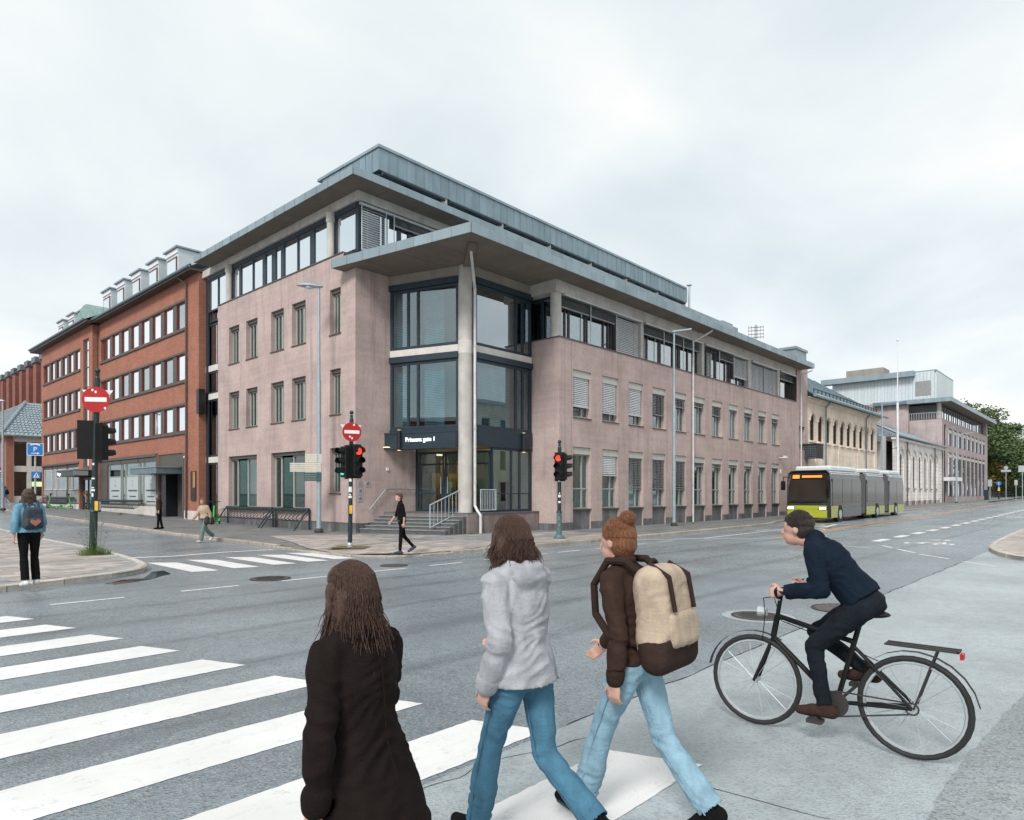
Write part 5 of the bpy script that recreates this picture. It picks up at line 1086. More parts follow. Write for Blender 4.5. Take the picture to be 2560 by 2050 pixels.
for c in wins:
    w = arch_window(TW2, c, .4, 2.4, 5.75, -.1, WH, 'iron_dk', 'glass', 5); MB(TW2).box(c - .55, c + .55, -.1, .14, 2.2, 2.38).build('sill', 'concrete_dk', w); a = [(c + 1.05*math.cos(PI*i/8), 5.75 + 1.05*math.sin(PI*i/8)) for i in range(9)]; m = MB(TW2); [m.cyl((p[0], .03, p[1]), (q[0], .03, q[1]), .1, n=5) for p, q in zip(a[:-1], a[1:])]; m.build('hood_mould', 'concrete', w)
    for s in (-1.25, 1.25): MB(TW2).box(c + s - .3, c + s + .3, 0, .05, .9, 5.75).build('pilaster', 'whitewash', WH)
    MB(TW2).box(c - .45, c + .45, -.05, .02, .35, .95).build('cellar_window', 'iron_dk', WH); [MB(TW2).box(c + s - .38, c + s + .38, 0, .2, .2, .9).build('plinth_block', 'concrete_dk', WH) for s in (-1.25, 1.25)]
m = MB(TW2)
for i in range(11): z = 1.1 + .46*i; m.box(80.5, 106.4, 0, .134 if 0 else .003, z, z + .03)
m.build('rustication', 'concrete_dk', WH)
MB(TW2).box(80.4, 106.5, -.1, .35, 7.6, 7.85).build('cornice', 'whitewash', WH); m = MB(); m.add([(80.3, 18.0, 7.87), (106.6, 18.0, 7.87), (106.6, 25, 11.3), (83.5, 25, 11.3), (80.3, 32, 7.87)], [(0, 1, 2, 3), (0, 3, 4)]); m.build('roof', 'slate', WH); MB().cyl((80.3, 18.05, 8.0), (106.6, 18.05, 8.0), .12, n=6).build('gutter', 'zinc', WH); MB().add([(86, 19.2, 8.55), (106.5, 18.1, 8.02), (106.5, 22, 9.9), (90, 23.5, 10.7)], [(0, 1, 2, 3)]).build('roof_flashing', 'roof_tin', WH)
for s in (86.2, 101.0): MB(TW2).cyl((s, .2, 7.6), (s, .2, .5), .07).build('downpipe', 'iron', WH)
MB().box(80.6, 106.3, 19.6, 30, .2, 7.6).build('core', 'interior', WH)
tag(MB().box(83.0, 85.6, 26, 27.5, 9, 13.3).build('chimney', 'brick'), 'short red brick chimney behind the whitewashed hall', 'chimney')
# ------------------------------------------------------------------ second pink office block with pale metal upper floor
PB = thing('far_office_block', 'far pink office block with pale metal clad attic and flat zinc eaves', 'building', (125, 24, .6)); XP0, XP1 = 106.9, 146.5
TPb = lambda s, t, z: (s, YW - t, z); ops = []
wx = [112.2 + 3.75*i for i in range(9)]
for c in wx: ops += [(c - 1.25, c + 1.25, 8.5, 11.0), (c - 1.3, c + 1.3, 1.3, 7.6)]
ops.append((108.0, 109.6, .4, 11.3))
wall(TPb, XP0, XP1, .0, 12.0, ops, .16, 'pink2', PB)
for c in wx:
    w = window(TPb, c - 1.25, c + 1.25, 8.5, 11, -.06, PB, 'blue_frame', 'glass_semi', [(c + .3, .1)], fw=.1); MB(TPb).box(c - 1.24, c + 1.24, -.08, -.04, 10.3, 10.75).build('blind_box', 'sage', w)
    w = window(TPb, c - 1.3, c + 1.3, 1.3, 7.6, -.06, PB, 'blue_frame', 'glass_semi', [(c + .3, .1)], [(4.3, .2), (6., .1)], fw=.1); MB(TPb).box(c - 1.29, c + 1.29, -.08, -.04, 6.9, 7.3).build('blind_box', 'sage', w)
window(TPb, 108, 109.6, .5, 11.2, -.3, PB, 'blue_frame', 'glass', [], [(3.2, .3), (6.2, .2), (8.2, .5)]); MB(TPb).box(107.6, 112.5, 0, 1.4, 3.5, 4.0).build('canopy', 'white_paint', PB)
MB(lambda s, t, z: (XP0 - t, s, z)).box(YW, 22.6, -.3, 0, 0, 11.95).build('wall', 'pink2', PB)
MB().box(XP0 + .3, XP1, 19.4, 30, .3, 14).build('core', 'interior', PB)
xx = 107.6
for i in range(11): window(lambda s, t, z: (s, YW + .5 - t, z), xx, xx + 3.3, 12.05, 13.9, 0, PB, 'blue_frame', 'glass_mirror', [(xx + 1.9, .35)], fw=.15); xx += 3.45
window(lambda s, t, z: (XP0 + .6 - t, s, z), 19.2, 25, 12.05, 13.9, 0, PB, 'blue_frame', 'glass_mirror', [(20.4, .2), (22.2, .2)], fw=.3); m = MB(); [m.cyl((XP0 - .02, 18.7 + .3*i, 12.0), (XP0 - .02, 18.7 + .3*i, 12.9), .03, n=5) for i in range(14)]; m.cyl((XP0 - .02, 18.6, 12.9), (XP0 - .02, 22.6, 12.9), .04, n=5); m.build('railing', 'galv', PB)
MB().lathe([(.28, 12.), (.28, 14.2)], (XP0 + .5, YW + .5, 0), 12).build('column', 'concrete', PB, True); MB().box(XP1 - 1.2, XP1, YW, 22, 12, 14.2).build('end_pier', 'pink2', PB)
MB().box(XP0 - .9, XP1 + 1, 17.5, 26, 14.2, 14.25).build('soffit', 'soffit', PB)
for i in range(24): x = XP0 - 1 + 1.74*i; MB().box(x, x + 1.71, 17.4, 17.5, 14.18, 14.75).build('fascia_panel', 'zinc', PB)
for i in range(5): MB().box(XP0 - 1.05, XP0 - .95, 17.45 + 1.05*i, 18.48 + 1.05*i, 14.18, 14.75).build('fascia_panel', 'zinc', PB)
MB().box(XP0 - .95, XP1 + 1, 17.5, 27, 14.26, 14.74).build('roof', 'zinc_dk', PB); MB().box(118, 140, 19, 24, 14.74, 15.8).build('roof_upstand', 'zinc', PB)
# attic and its side wing, receding to the left
m = MB(); ZT = 18.6
TA = lambda s, t, z: (XP0 - t, s, z)
MB().box(XP0 - .2, XP0 + 12, 22.65, 33, 0, 14.6).build('side_wing', 'pink2', PB)
for i in range(30): y = 19.5 + .44*i; MB(TA).box(y + .012, y + .43, -.2, .25, 14.62 if y > 21 else 14.76, ZT).build('cladding_panel', 'zinc_pale', PB)
for i in range(10): MB().box(XP0 + 1.2*i, XP0 + 1.2*i + 1.18, 19.3, 19.5, 14.76, ZT).build('cladding_panel', 'zinc_pale', PB)
MB().box(XP0 - .25, XP0 + 12, 19.28, 33, ZT + .002, ZT + .15).build('coping', 'zinc', PB); MB(TA).box(19.9, 21.8, .26, .3, 15.3, 17.3).build('louvre', 'grey_board', PB)
MB(TA).box(21.8, 34, -.2, 1.3, 18.0, 18.75).build('eave', 'zinc', PB); MB(TA).box(26, 31, -4, -.6, 18.7, 20.0).build('plant_room', 'concrete_dk', PB)
# ------------------------------------------------------------------ street furniture
def disc(c, nrm, r, th, mat, parent, name):
    n_ = Vector(nrm).normalized()*th; c = Vector(c); return MB().cyl(c - n_/2, c + n_/2, r, n=32).build(name, mat, parent)
def frame_T(c, nrm):                            # local frame on an upright sign: u to its right as seen, v up, w towards the viewer
    n_ = Vector(nrm).normalized(); u = Vector((0, 0, 1)).cross(n_).normalized(); c = Vector(c)
    return lambda a, b, w: tuple(c + u*a + Vector((0, 0, 1))*b + n_*w)
def no_entry(t, c, nrm, r, tri_back=True):
    n_ = Vector(nrm).normalized(); c = Vector(c)
    o = disc(c + n_*.06, n_, r, .012, 'red_sign', t, 'sign_disc'); T = frame_T(c + n_*.068, n_)
    MB(T).box(-r*.78, r*.78, -r*.17, r*.17, 0, .004).build('white_bar', 'sign_white', o)
    MB(T).torus((0, 0, .0), (0, 0, 1), r*.97, .008, 32, 4) if False else None
    if tri_back:
        T2 = frame_T(c - n_*.06, n_); w = r*1.12; h = w*.9
        MB(T2).prismd([(-w, h*.72, 0), (w, h*.72, 0), (0, -h, 0)], (0, 0, 0)) if False else None
        m = MB(); P = [T2(-w, h*.78, 0), T2(w, h*.78, 0), T2(0, -h*.9, 0)]; m.prismd(P, n_*.01); m.build('give_way_back', 'sign_white', t)
    m = MB(T)
    for q in range(3): a, b = random.uniform(-.6, .6)*r, random.choice((-.75, -.6, .5, .65))*r; m.box(a, a + .05, b, b + .06, .001, .003)
    m.build('stickers', 'sticker', o, kind='stuff')
def signal_head(t, c, nrm, lit=None, hood=.2, ped=False):
    n_ = Vector(nrm).normalized(); T = frame_T(c, n_); m = MB(T); m.box(-.15, .15, -.47, .47, -.12, .06); h = m.build('signal_head', 'black', t, bevel=.02)
    MB(T).box(-.2, .2, -.52, .52, -.135, -.122).build('backboard', 'black', h)
    for i, z in enumerate((.3, 0, -.3)):
        on = lit == i; mat = ('lamp_red', 'yellow', 'lamp_green')[i] if on else 'black'
        MB(T).cyl((0, z, .06), (0, z, .075), .105, n=20).build('lens', mat, h)
        if on and ped:
            m = MB(T); m.cyl((0, z + .06, .076), (0, z + .06, .08), .018, n=8); m.add([(-.02, z + .035, .08), (.02, z + .035, .08), (.02, z - .02, .08), (.05, z - .085, .08), (.025, z - .085, .08), (0, z - .03, .08), (-.035, z - .085, .08), (-.055, z - .08, .08), (-.015, z - .01, .08)], [tuple(range(9))]); m.build('walking_man', 'lamp_green', h)
        v = MB(); n_s = 12; a0, a1 = R(-25), R(205); P = []
        for k_ in range(n_s + 1):
            a = a0 + (a1 - a0)*k_/n_s; P.append((T(.125*math.cos(a), z + .125*math.sin(a), .06), T(.125*math.cos(a), z + .125*math.sin(a) - .0, .06 + hood*(1 if math.sin(a) > -.2 else .5))))
        for (p, q), (r_, s_) in zip(P[:-1], P[1:]): v.quad(p, q, s_, r_)
        v.build('visor', 'black', h)
    return h
def post(t, p, h, lean=0., r=.07, sleeve=1.0, mat='pole_green'):
    x, y, z = p; rt = Vector((RX, RY, 0)); P = lambda zz: Vector((x, y, z)) + rt*lean*zz + Vector((0, 0, zz))
    m = MB(); m.cyl(P(-.1), P(h - .25), r, r*.92, 16); m.build('post', mat, t, True)
    if sleeve: m = MB(); m.cyl(P(-.05), P(sleeve), r*1.28, r*1.25, 16); m.cyl(P(sleeve), P(sleeve + .05), r*1.5, r*1.2, 16); m.build('sleeve', mat if mat != 'pole_green' else 'pole_green', t, True)
    f = MB(); f.cyl(P(h - .27), P(h - .2), r*.92, r*.6, 14); f.cyl(P(h - .2), P(h - .13), r*.6, r*.75, 14); f.sph(P(h - .05), r*.95, 14, 10); f.build('finial', mat, t, True)
    return P
def stickers(t, P, zs, r, cam_side=True):
    m = MB(); f = Vector((-FX, -FY, 0)); s_ = Vector((RX, RY, 0))
    for z in zs:
        w, hh = random.uniform(.02, .06), random.uniform(.03, .13); o = random.uniform(-.03, .03); c = P(z) + s_*o
        pts_ = []
        for i in range(5):
            a = (i/4 - .5)*w*2/r; d = f*math.cos(a) + s_*math.sin(a); pts_.append((c - s_*o + d*(r + .003)))
        for a, b in zip(pts_[:-1], pts_[1:]): m.quad(tuple(a), tuple(b), tuple(b + Vector((0, 0, hh))), tuple(a + Vector((0, 0, hh))))
    m.build('stickers', 'sticker', t, kind='stuff')
tocam = lambda c: Vector((-c[0], -c[1], 0)).normalized()
rot = lambda v, a: Matrix.Rotation(R(a), 3, 'Z') @ Vector(v)
# left traffic light
p = (5.667, 20.571, .115); t = thing('traffic_light', 'dark green traffic light post with no entry sign at left, signal heads turned away', 'traffic light', p); P = post(t, p, 5.0, .026, .075, 1.15)
f = tocam(p); no_entry(t, P(4.16) + f*.05, rot(f, -22), .345)
signal_head(t, tuple(P(3.08) + Vector((RX, RY, 0))*-.24), rot(f, 170)); signal_head(t, tuple(P(3.0) + Vector((RX, RY, 0))*.22 + f*.1), rot(f, 112))
m = MB(); m.cyl(P(3.4), P(3.4) + Vector((RX, RY, 0))*-.2, .02); m.cyl(P(2.75), P(2.75) + Vector((RX, RY, 0))*-.2, .02); m.build('bracket', 'black', t)
def button_box(t, c, nrm):
    T = frame_T(c, nrm); m = MB(T); m.box(-.06, .06, -.16, .16, -.06, .06); b = m.build('push_button_box', 'pole_green', t, bevel=.01); MB(T).box(-.045, .045, -.12, .13, .061, .066).build('face_plate', 'yellow', b)
    T2 = frame_T(c, rot(nrm, 75)); MB(T2).box(-.045, .045, -.12, .13, .061, .066).build('face_plate', 'blue_sign', b); MB(T2).box(-.02, .02, -.11, .12, .067, .069).build('arrow_plate', 'sign_cream', b)
button_box(t, tuple(P(1.3) + Vector((RX, RY, 0))*.1), rot(f, -30)); stickers(t, P, (1.55, 1.7, 1.78, 2.02, 2.4), .08)
# middle traffic light
p = (11.678, 17.422, .115); t = thing('traffic_light', 'traffic light before the steps with no entry sign, red lamp and green walking man', 'traffic light', p); P = post(t, p, 4.15, .012, .066, 0)
f = tocam(p); no_entry(t, P(3.5) + f*.05, rot(f, 14), .29)
signal_head(t, tuple(P(2.6) + Vector((RX, RY, 0))*-.2 + f*.05), rot(f, -58), 2, ped=True); signal_head(t, tuple(P(2.62) + Vector((RX, RY, 0))*.2 + f*.05), rot(f, 30), 0)
button_box(t, tuple(P(1.15) + f*.1), rot(f, 10)); stickers(t, P, (1.5, 1.58, 1.68, 1.75, 2.0), .07); MB().lathe([(.09, 0), (.09, .1), (.07, .14)], p, 14).build('base_collar', 'galv', t)
# right traffic light
p = (18.953, 15.105, .115); t = thing('traffic_light', 'peeling traffic light post showing a red lamp by the right facade', 'traffic light', p); P = post(t, p, 3.55, .004, .075, .95)
f = tocam(p); signal_head(t, tuple(P(2.6) + Vector((RX, RY, 0))*-.02 + f*.2), rot(f, -18), 0); signal_head(t, tuple(P(2.6) + Vector((RX, RY, 0))*.2), rot(f, 95))
MB().cyl(P(0), P(.93), .099, .096, 16).build('peeled_sleeve', 'pole_worn', t); MB().lathe([(.2, 0), (.2, .06), (.13, .16)], p, 16).build('base_collar', 'pole_worn', t); stickers(t, P, (1.3, 1.5, 1.62, 2.05), .08)
# mossy square round the middle post
m = MB(); c = Vector((11.678, 17.422)); q = [c + Vector(v) for v in ((-.75, .1), (-.1, -.85), (.7, -.2), (.15, .7))]; m.poly([(v.x, v.y, .131) for v in q]); m.build('moss_patch', 'moss', pavement)
# ---- street lamps
def lamp(p, h, lab, style, arm, r=.09):
    x, y, z = p; t = thing('street_lamp', lab, 'street lamp', p, 'street lamps'); m = MB(); m.cyl((x, y, z - .1), (x, y, z + .25), r*1.25, r*1.2, 14); m.cyl((x, y, z + .25), (x, y, z + h*.62), r*1.05, r*.95, 14); m.cyl((x, y, z + h*.62), (x, y, z + h), r*.7, r*.5, 12); m.build('pole', 'lamp_pole', t, True)
    MB().lathe([(r*2., 0), (r*2., .08), (r*1.3, .18)], p, 16).build('base_plate', 'iron_dk', t)
    a = Vector(arm).normalized(); L_ = Vector(arm).length; top = Vector((x, y, z + h))
    if style == 'cobra':
        s_ = Vector((-a.y, a.x, 0)); prof = [(-.15, .09, .07), (.1, .13, .12), (.35, .19, .17), (.65, .17, .15), (.95, .06, .05)]; m = MB(); vs = []; n_ = 10
        for d, w, hh in prof:
            for i in range(n_): an = 2*PI*i/n_; v = top + a*d*L_ + s_*w*math.cos(an)*1.1 + Vector((0, 0, hh*math.sin(an)*(.9 if math.sin(an) > 0 else .5) + d*.06)); vs.append(tuple(v))
        m.add(vs, [(j*n_ + i, j*n_ + (i + 1) % n_, (j + 1)*n_ + (i + 1) % n_, (j + 1)*n_ + i) for j in range(len(prof) - 1) for i in range(n_)] + [tuple(range(n_)), tuple(range((len(prof) - 1)*n_, len(prof)*n_))]); hd = m.build('lamp_head', 'lamp_pole', t, True)
        c = top + a*.42*L_ + Vector((0, 0, -.05)); MB().sph(c, (.17, .17, .05), 12, 6).build('lens', 'sticker', hd)
    else:
        s_ = Vector((-a.y, a.x, 0)); m = MB(); q = [top + a*d + s_*w + Vector((0, 0, d*.12)) for d, w in ((-.1, -.09), (-.1, .09), (L_, .14), (L_, -.14))]; m.prismd([tuple(v) for v in q], (0, 0, .07)); m.build('lamp_head', 'lamp_pole', t)
    return t
L1 = (15.2, 24.95, .115); t = lamp(L1, 10.3, 'tall pale blue street lamp with stacked direction boards before the pink wall', 'cobra', Vector((-RX, -RY, .0))*.95, .095)
u = Vector((-RX, -RY, 0)); f = tocam(L1); Dl = 15.2*FX + 24.95*FY
def boards(lab, x0, x1, y0, y1, n_, mat):
    a, b = (800 - x0)/F*Dl, (800 - x1)/F*Dl; zt, zb_ = CAMH + (HY - y0)/F*Dl, CAMH + (HY - y1)/F*Dl; c = Vector((L1[0], L1[1], 0)) + f*.14
    t = thing('direction_sign', lab, 'sign', (c.x, c.y, zb_))
    for i in range(n_):
        z0_ = zb_ + (zt - zb_)*i/n_ + .008; z1_ = zb_ + (zt - zb_)*(i + 1)/n_ - .008; m = MB(); P0, P1 = c + u*a, c + u*b
        m.prismd([(P0.x, P0.y, z0_), (P1.x, P1.y, z0_), (P1.x, P1.y, z1_), (P0.x, P0.y, z1_)], tuple(f*.03)); m.build('board', mat, t)
    MB().prismd([tuple(c + u*.12 + Vector((0, 0, zb_))), tuple(c - u*.12 + Vector((0, 0, zb_))), tuple(c - u*.12 + Vector((0, 0, zt))), tuple(c + u*.12 + Vector((0, 0, zt)))], tuple(-f*.06)).build('bracket', 'galv', t)
boards('short stack of cream direction boards, topmost on the street lamp', 766, 796, 1135, 1156.5, 4, 'sign_cream'); boards('wide stack of cream direction boards, middle of the street lamp', 728, 806, 1157, 1180, 5, 'sign_cream'); boards('stack of dark green direction boards, lowest on the street lamp', 763, 806, 1181.5, 1203, 4, 'sign_green')
lamp((30.5, 16.9, .115), 9.8, 'slim street lamp with flat head standing before the right facade', 'flat', Vector((RX, RY, 0))*.85, .085)
q = gp(2200, 1262, .115); lamp((sX(2205, 17.2), 17.2, .33), zY(2205, 1010, 17.2) - .33, 'street lamp with double arm before the glazed link of the halls', 'flat', Vector((RX, RY, 0))*1.9, .1)
lamp((sX(2391, 16.8), 16.8, .5), zY(2391, 1087, 16.8) - .5, 'far street lamp before the far pink office block', 'flat', Vector((RX, RY, 0))*2.2, .1)
p = (sY(0, 9.) * 0 + 10.6, 55.0, .5); x_ = 10.9; y_ = sY(7, x_); lamp((x_, y_, gz(x_, y_) + .11), 8.0, 'grey street lamp at the far left edge of the side street', 'cobra', Vector((-RX, -RY, 0))*.8, .1)
# flagpole
x_, y_ = sX(2244, 16.8), 16.8; z_ = gz(x_, y_) + .11; t = thing('flagpole', 'tall white flagpole before the halls', 'flagpole', (x_, y_, z_)); m = MB(); m.cyl((x_, y_, z_), (x_, y_, 11), .13, .1, 14); m.cyl((x_, y_, 11), (x_, y_, zY(2244, 850, 16.8)), .055, .035, 10); m.sph((x_, y_, zY(2244, 850, 16.8)), .12); m.build('pole', 'white_paint', t, True); MB().cyl((x_, y_, 6.3), (x_ - 1.3, y_ + .2, 6.15), .03).build('wall_arm', 'iron_dk', t)
# ---- parking and crossing signs at left
def plate(name, lab, cat, X, px0, px1, py0, py1, mats, deco, post_to=True):
    y_ = sY((px0 + px1)/2, X); D = X*FX + y_*FY; w, h_ = (px1 - px0)/F*D, (py1 - py0)/F*D; zc = CAMH + (HY - (py0 + py1)/2)/F*D; c = (X, y_, zc); n_ = tocam(c); T = frame_T(c, n_); g = gz(X, y_) + .1
    t = thing(name, lab, cat, (X, y_, g)); MB(T).box(-w/2, w/2, -h_/2, h_/2, 0, .02).build('sign_plate', mats[0], t); m = MB(T); deco(m, w, h_); m.build('symbol', mats[1], t)
    if post_to: MB().cyl((X - n_.x*.05, y_ - n_.y*.05, g - .1), (X - n_.x*.05, y_ - n_.y*.05, zc + h_/2), .035).build('post', 'galv', t)
    return t, T, w, h_
def dP(m, w, h):
    for a in ((-.3, .36, 0, .45), (0, .45, .3, .36)): m.add([(a[0]*w, a[1]*h - .03, .022), (a[2]*w, a[3]*h - .03, .022), (a[2]*w, a[3]*h + .02, .022), (a[0]*w, a[1]*h + .02, .022)], [(0, 1, 2, 3)])
    m.box(-.25*w, .1*w, -.34*h, -.29*h, .021, .024); m.add([(.1*w, -.4*h, .023), (.28*w, -.315*h, .023), (.1*w, -.23*h, .023)], [(0, 1, 2)]); e = .47; 
    for s in (-1, 1): m.box(s*.485*w - .01, s*.485*w + .01, -.48*h, .48*h, .021, .023); m.box(-.48*w, .48*w, s*.48*h - .01, s*.48*h + .01, .0211, .0231)
t, T, w, h_ = plate('parking_sign', 'blue covered parking sign with white arrow at left', 'sign', 7.0, 71, 105, 1108, 1139, ('blue_sign', 'sign_white'), dP)
text('P', h_*.52, 'sign_white', t, T(-w*.13, -h_*.17, .024), (PI/2, 0, math.atan2(T(1, 0, 0)[1] - T(0, 0, 0)[1], T(1, 0, 0)[0] - T(0, 0, 0)[0])), .003)
def dX(m, w, h): m.add([(-.36*w, -.36*h, .022), (.36*w, -.36*h, .022), (0, .4*h, .022)], [(0, 1, 2)])
t, T, w, h_ = plate('crossing_sign', 'blue pedestrian crossing sign under the parking sign at left', 'sign', 7.03, 82, 99.5, 1179, 1196, ('blue_sign', 'sign_white'), dX, False)
m = MB(T); m.cyl((0, .17*h_, .023), (0, .17*h_, .026), .06*h_, n=8); m.add([(-.05*w, .1*h_, .025), (.06*w, .1*h_, .025), (.05*w, -.1*h_, .025), (.17*w, -.3*h_, .025), (.08*w, -.3*h_, .025), (0, -.14*h_, .025), (-.12*w, -.3*h_, .025), (-.2*w, -.3*h_, .025), (-.06*w, -.08*h_, .025)], [tuple(range(9))]); m.build('walking_figure', 'black', t)
y_ = sY(-1, 10.8); D = 10.8*FX + y_*FY; z_ = CAMH + (HY - 1178)/F*D; t = thing('no_entry_sign', 'no entry sign on a slim post cut by the left picture edge', 'sign', (10.8, y_, gz(10.8, y_))); no_entry(t, (10.8, y_, z_), tocam((10.8, y_, 0)), .28, False); MB().cyl((10.85, y_ + .1, 0), (10.85, y_ + .1, z_ + .3), .04).build('post', 'galv', t)
# ---- distant signs on the right
def rpost(px, py0, py1, Y, lab, kind_):
    X = sX(px, Y); g = gz(X, Y) + .1; zt, zb_ = zY(px, py0, Y), zY(px, py1, Y); n_ = tocam((X, Y, 0)); T = frame_T((X, Y, (zt + zb_)/2), n_); t = thing('road_sign', lab, 'sign', (X, Y, g)); r_ = (zt - zb_)/2
    MB().cyl((X, Y, g - .1), (X, Y, zt), .05).build('post', 'galv', t)
    if kind_ == 'round': MB(T).cyl((0, 0, .06), (0, 0, .08), r_, n=24).build('sign_plate', 'blue_sign', t); MB(T).box(-.1*r_, .1*r_, -.6*r_, .6*r_, .081, .09).build('arrow', 'sign_white', t)
    if kind_ == 'back': MB(T).box(-r_*.5, r_*.5, -r_, r_, .06, .08).build('sign_plate', 'steel_plate', t)
    if kind_ == 'globe': MB(T).cyl((0, 0, .06), (0, 0, .08), r_, n=24).build('sign_plate', 'steel_plate', t); MB(T).box(-2.2*r_, 2.2*r_, -2.3*r_, -1.1*r_, .06, .08).build('name_boards', 'steel_plate', t)
    if kind_ == 'big': MB(T).box(-r_, r_, -r_, r_, .06, .1).build('sign_plate', 'steel_plate', t)
rpost(2497, 1203, 1214, 17.5, 'small round blue arrow sign before the park', 'round'); rpost(2475, 1199, 1216, 17.9, 'upright grey sign plate at the corner of the far office block', 'back'); rpost(2515, 1165, 1174, 15.5, 'round backed sign with name boards under the trees', 'globe'); rpost(2556, 1164, 1180, 11., 'large grey sign board at the right picture edge', 'big'); rpost(2540, 1200, 1213, 13.5, 'narrow grey sign back deep under the trees', 'back')
X, Y = sX(2497, 16.6), 16.6; g = gz(X, Y) + .1; t = thing('marker_post', 'dark marker post with orange top on the far pavement', 'post', (X, Y, g)); MB().cyl((X, Y, g), (X, Y, g + 1.5), .12).build('post', 'iron_dk', t); MB().cyl((X, Y, g + 1.5), (X, Y, g + 2.1), .2, .12).build('orange_top', 'led_orange' if 0 else 'yellow', t)
X, Y = sX(2467, 17.4), 17.4; g = gz(X, Y) + .1; m = MB(); m.box(X - .6, X + .6, Y - .3, Y + .3, g, g + 1.6); m.box(X - .65, X + .65, Y - .35, Y + .35, g + 1.6, g + 1.68); tag(m.build('cabinet', 'blue_frame'), 'blue utility cabinet at the corner of the far office block', 'cabinet')
Xa, Xb = sX(2478, 19.5), sX(2530, 19.5); t = thing('park_railing', 'low dark railing along the park beyond the far office block', 'railing', (Xa, 19.5, gz(Xa, 19.5)))
for i in range(13): x_ = Xa + (Xb - Xa)*i/12; MB().cyl((x_, 19.5, gz(x_, 19)), (x_, 19.5, gz(x_, 19) + 1.2), .05, n=6).build('post', 'iron_dk', t)
for h_ in (.6, 1.15): MB().cyl((Xa, 19.5, gz(Xa, 19) + h_), (Xb, 19.5, gz(Xb, 19) + h_), .04, n=6).build('rail', 'iron_dk', t)
# ---- cycle racks
def rack(s0, s1, X, lab, z0, legs=True, out=.95):
    t = thing('cycle_rack', lab, 'cycle rack', (X - .4, (s0 + s1)/2, z0)); T = lambda s, o, z: (X - o, s, z0 + z); n_ = max(3, int((s1 - s0)/.33))
    MB(T).box(s0, s1, .08, .2, .84, .98).build('top_rail', 'pole_green', t); MB(T).cyl((s0, .6, .42), (s1, .6, .42), .028, n=8).build('lower_rail', 'pole_green', t)
    for i in range(n_ + 1):
        s = s0 + (s1 - s0)*i/n_; m = MB(T); P_ = [(s, .16, .88), (s + .05, .42, .82), (s + .1, .66, .66), (s + .1, .7, .5), (s + .06, .6, .42), (s + .0, .4, .5), (s, .2, .68)]; m.tube(P_, .014, 6); m.build('wheel_holder', 'pole_green', t)
    if legs:
        for s in (s0 + .02, s1 - .02): m = MB(T); m.cyl((s, .15, .95), (s - .15, out, 0), .036, n=8); m.cyl((s, .1, .9), (s, .1, -.02), .04, n=8); m.build('leg', 'pole_green', t)
rack(24.95 + 2.15, 30.15, XL, 'dark green cycle rack under the window, nearer the street lamp', .115); rack(30.4, 35.3, XL, 'dark green cycle rack under the window, farther from the street lamp', .115)
rack(47.5, 56.5, XB - .05, 'row of dark wheel holders under the posters of the brick building', .35, False); rack(61, 69.5, XB2 - .05, 'row of dark wheel holders under the left shop window of the brick building', .5, False)
# ---- electric scooters and a parked bicycle
def scooter(loc, rz, lab):
    t = thing('electric_scooter', lab, 'scooter', (0, 0, 0), 'parked electric scooters')
    m = MB(); m.box(-.42, .3, -.085, .085, .1, .16); m.cyl((.28, 0, .15), (.47, 0, .32), .05); m.box(-.6, -.4, -.05, .05, .12, .24); m.build('deck', 'scoot_green', t, bevel=.015)
    m = MB(); m.cyl((.5, 0, .2), (.36, 0, .95), .045, .04); m.build('steering_column', 'scoot_green', t, True); m = MB(); m.cyl((.36, 0, .95), (.32, 0, 1.13), .03); m.tube([(.26, -.28, 1.17), (.32, -.08, 1.13), (.32, .08, 1.13), (.26, .28, 1.17)], .018); m.box(.3, .38, -.06, .06, 1.1, 1.2); m.build('handlebar', 'black', t)
    for x_ in (.54, -.52): w = MB().torus((x_, 0, .115), (0, 1, 0), .085, .032, 18, 8).build('wheel', 'rubber', t); MB().cyl((x_, -.03, .115), (x_, .03, .115), .06).build('hub', 'galv', w)
    MB().box(.46, .62, -.05, .05, .22, .26).build('mudguard', 'scoot_green', t); t.location = loc; t.rotation_euler = (0, 0, rz); return t
s_ = lambda px, X: (X, sY(px, X), gz(X, sY(px, X)) + .115)
scooter(s_(137, 14.9), R(200), 'bright green electric scooter before the shop, left of the pair'); scooter(s_(160, 14.9), R(-35), 'bright green electric scooter before the shop, right of the pair'); scooter(s_(541, 15.2), R(-130), 'bright green electric scooter leaning by the pink wall cycle rack')
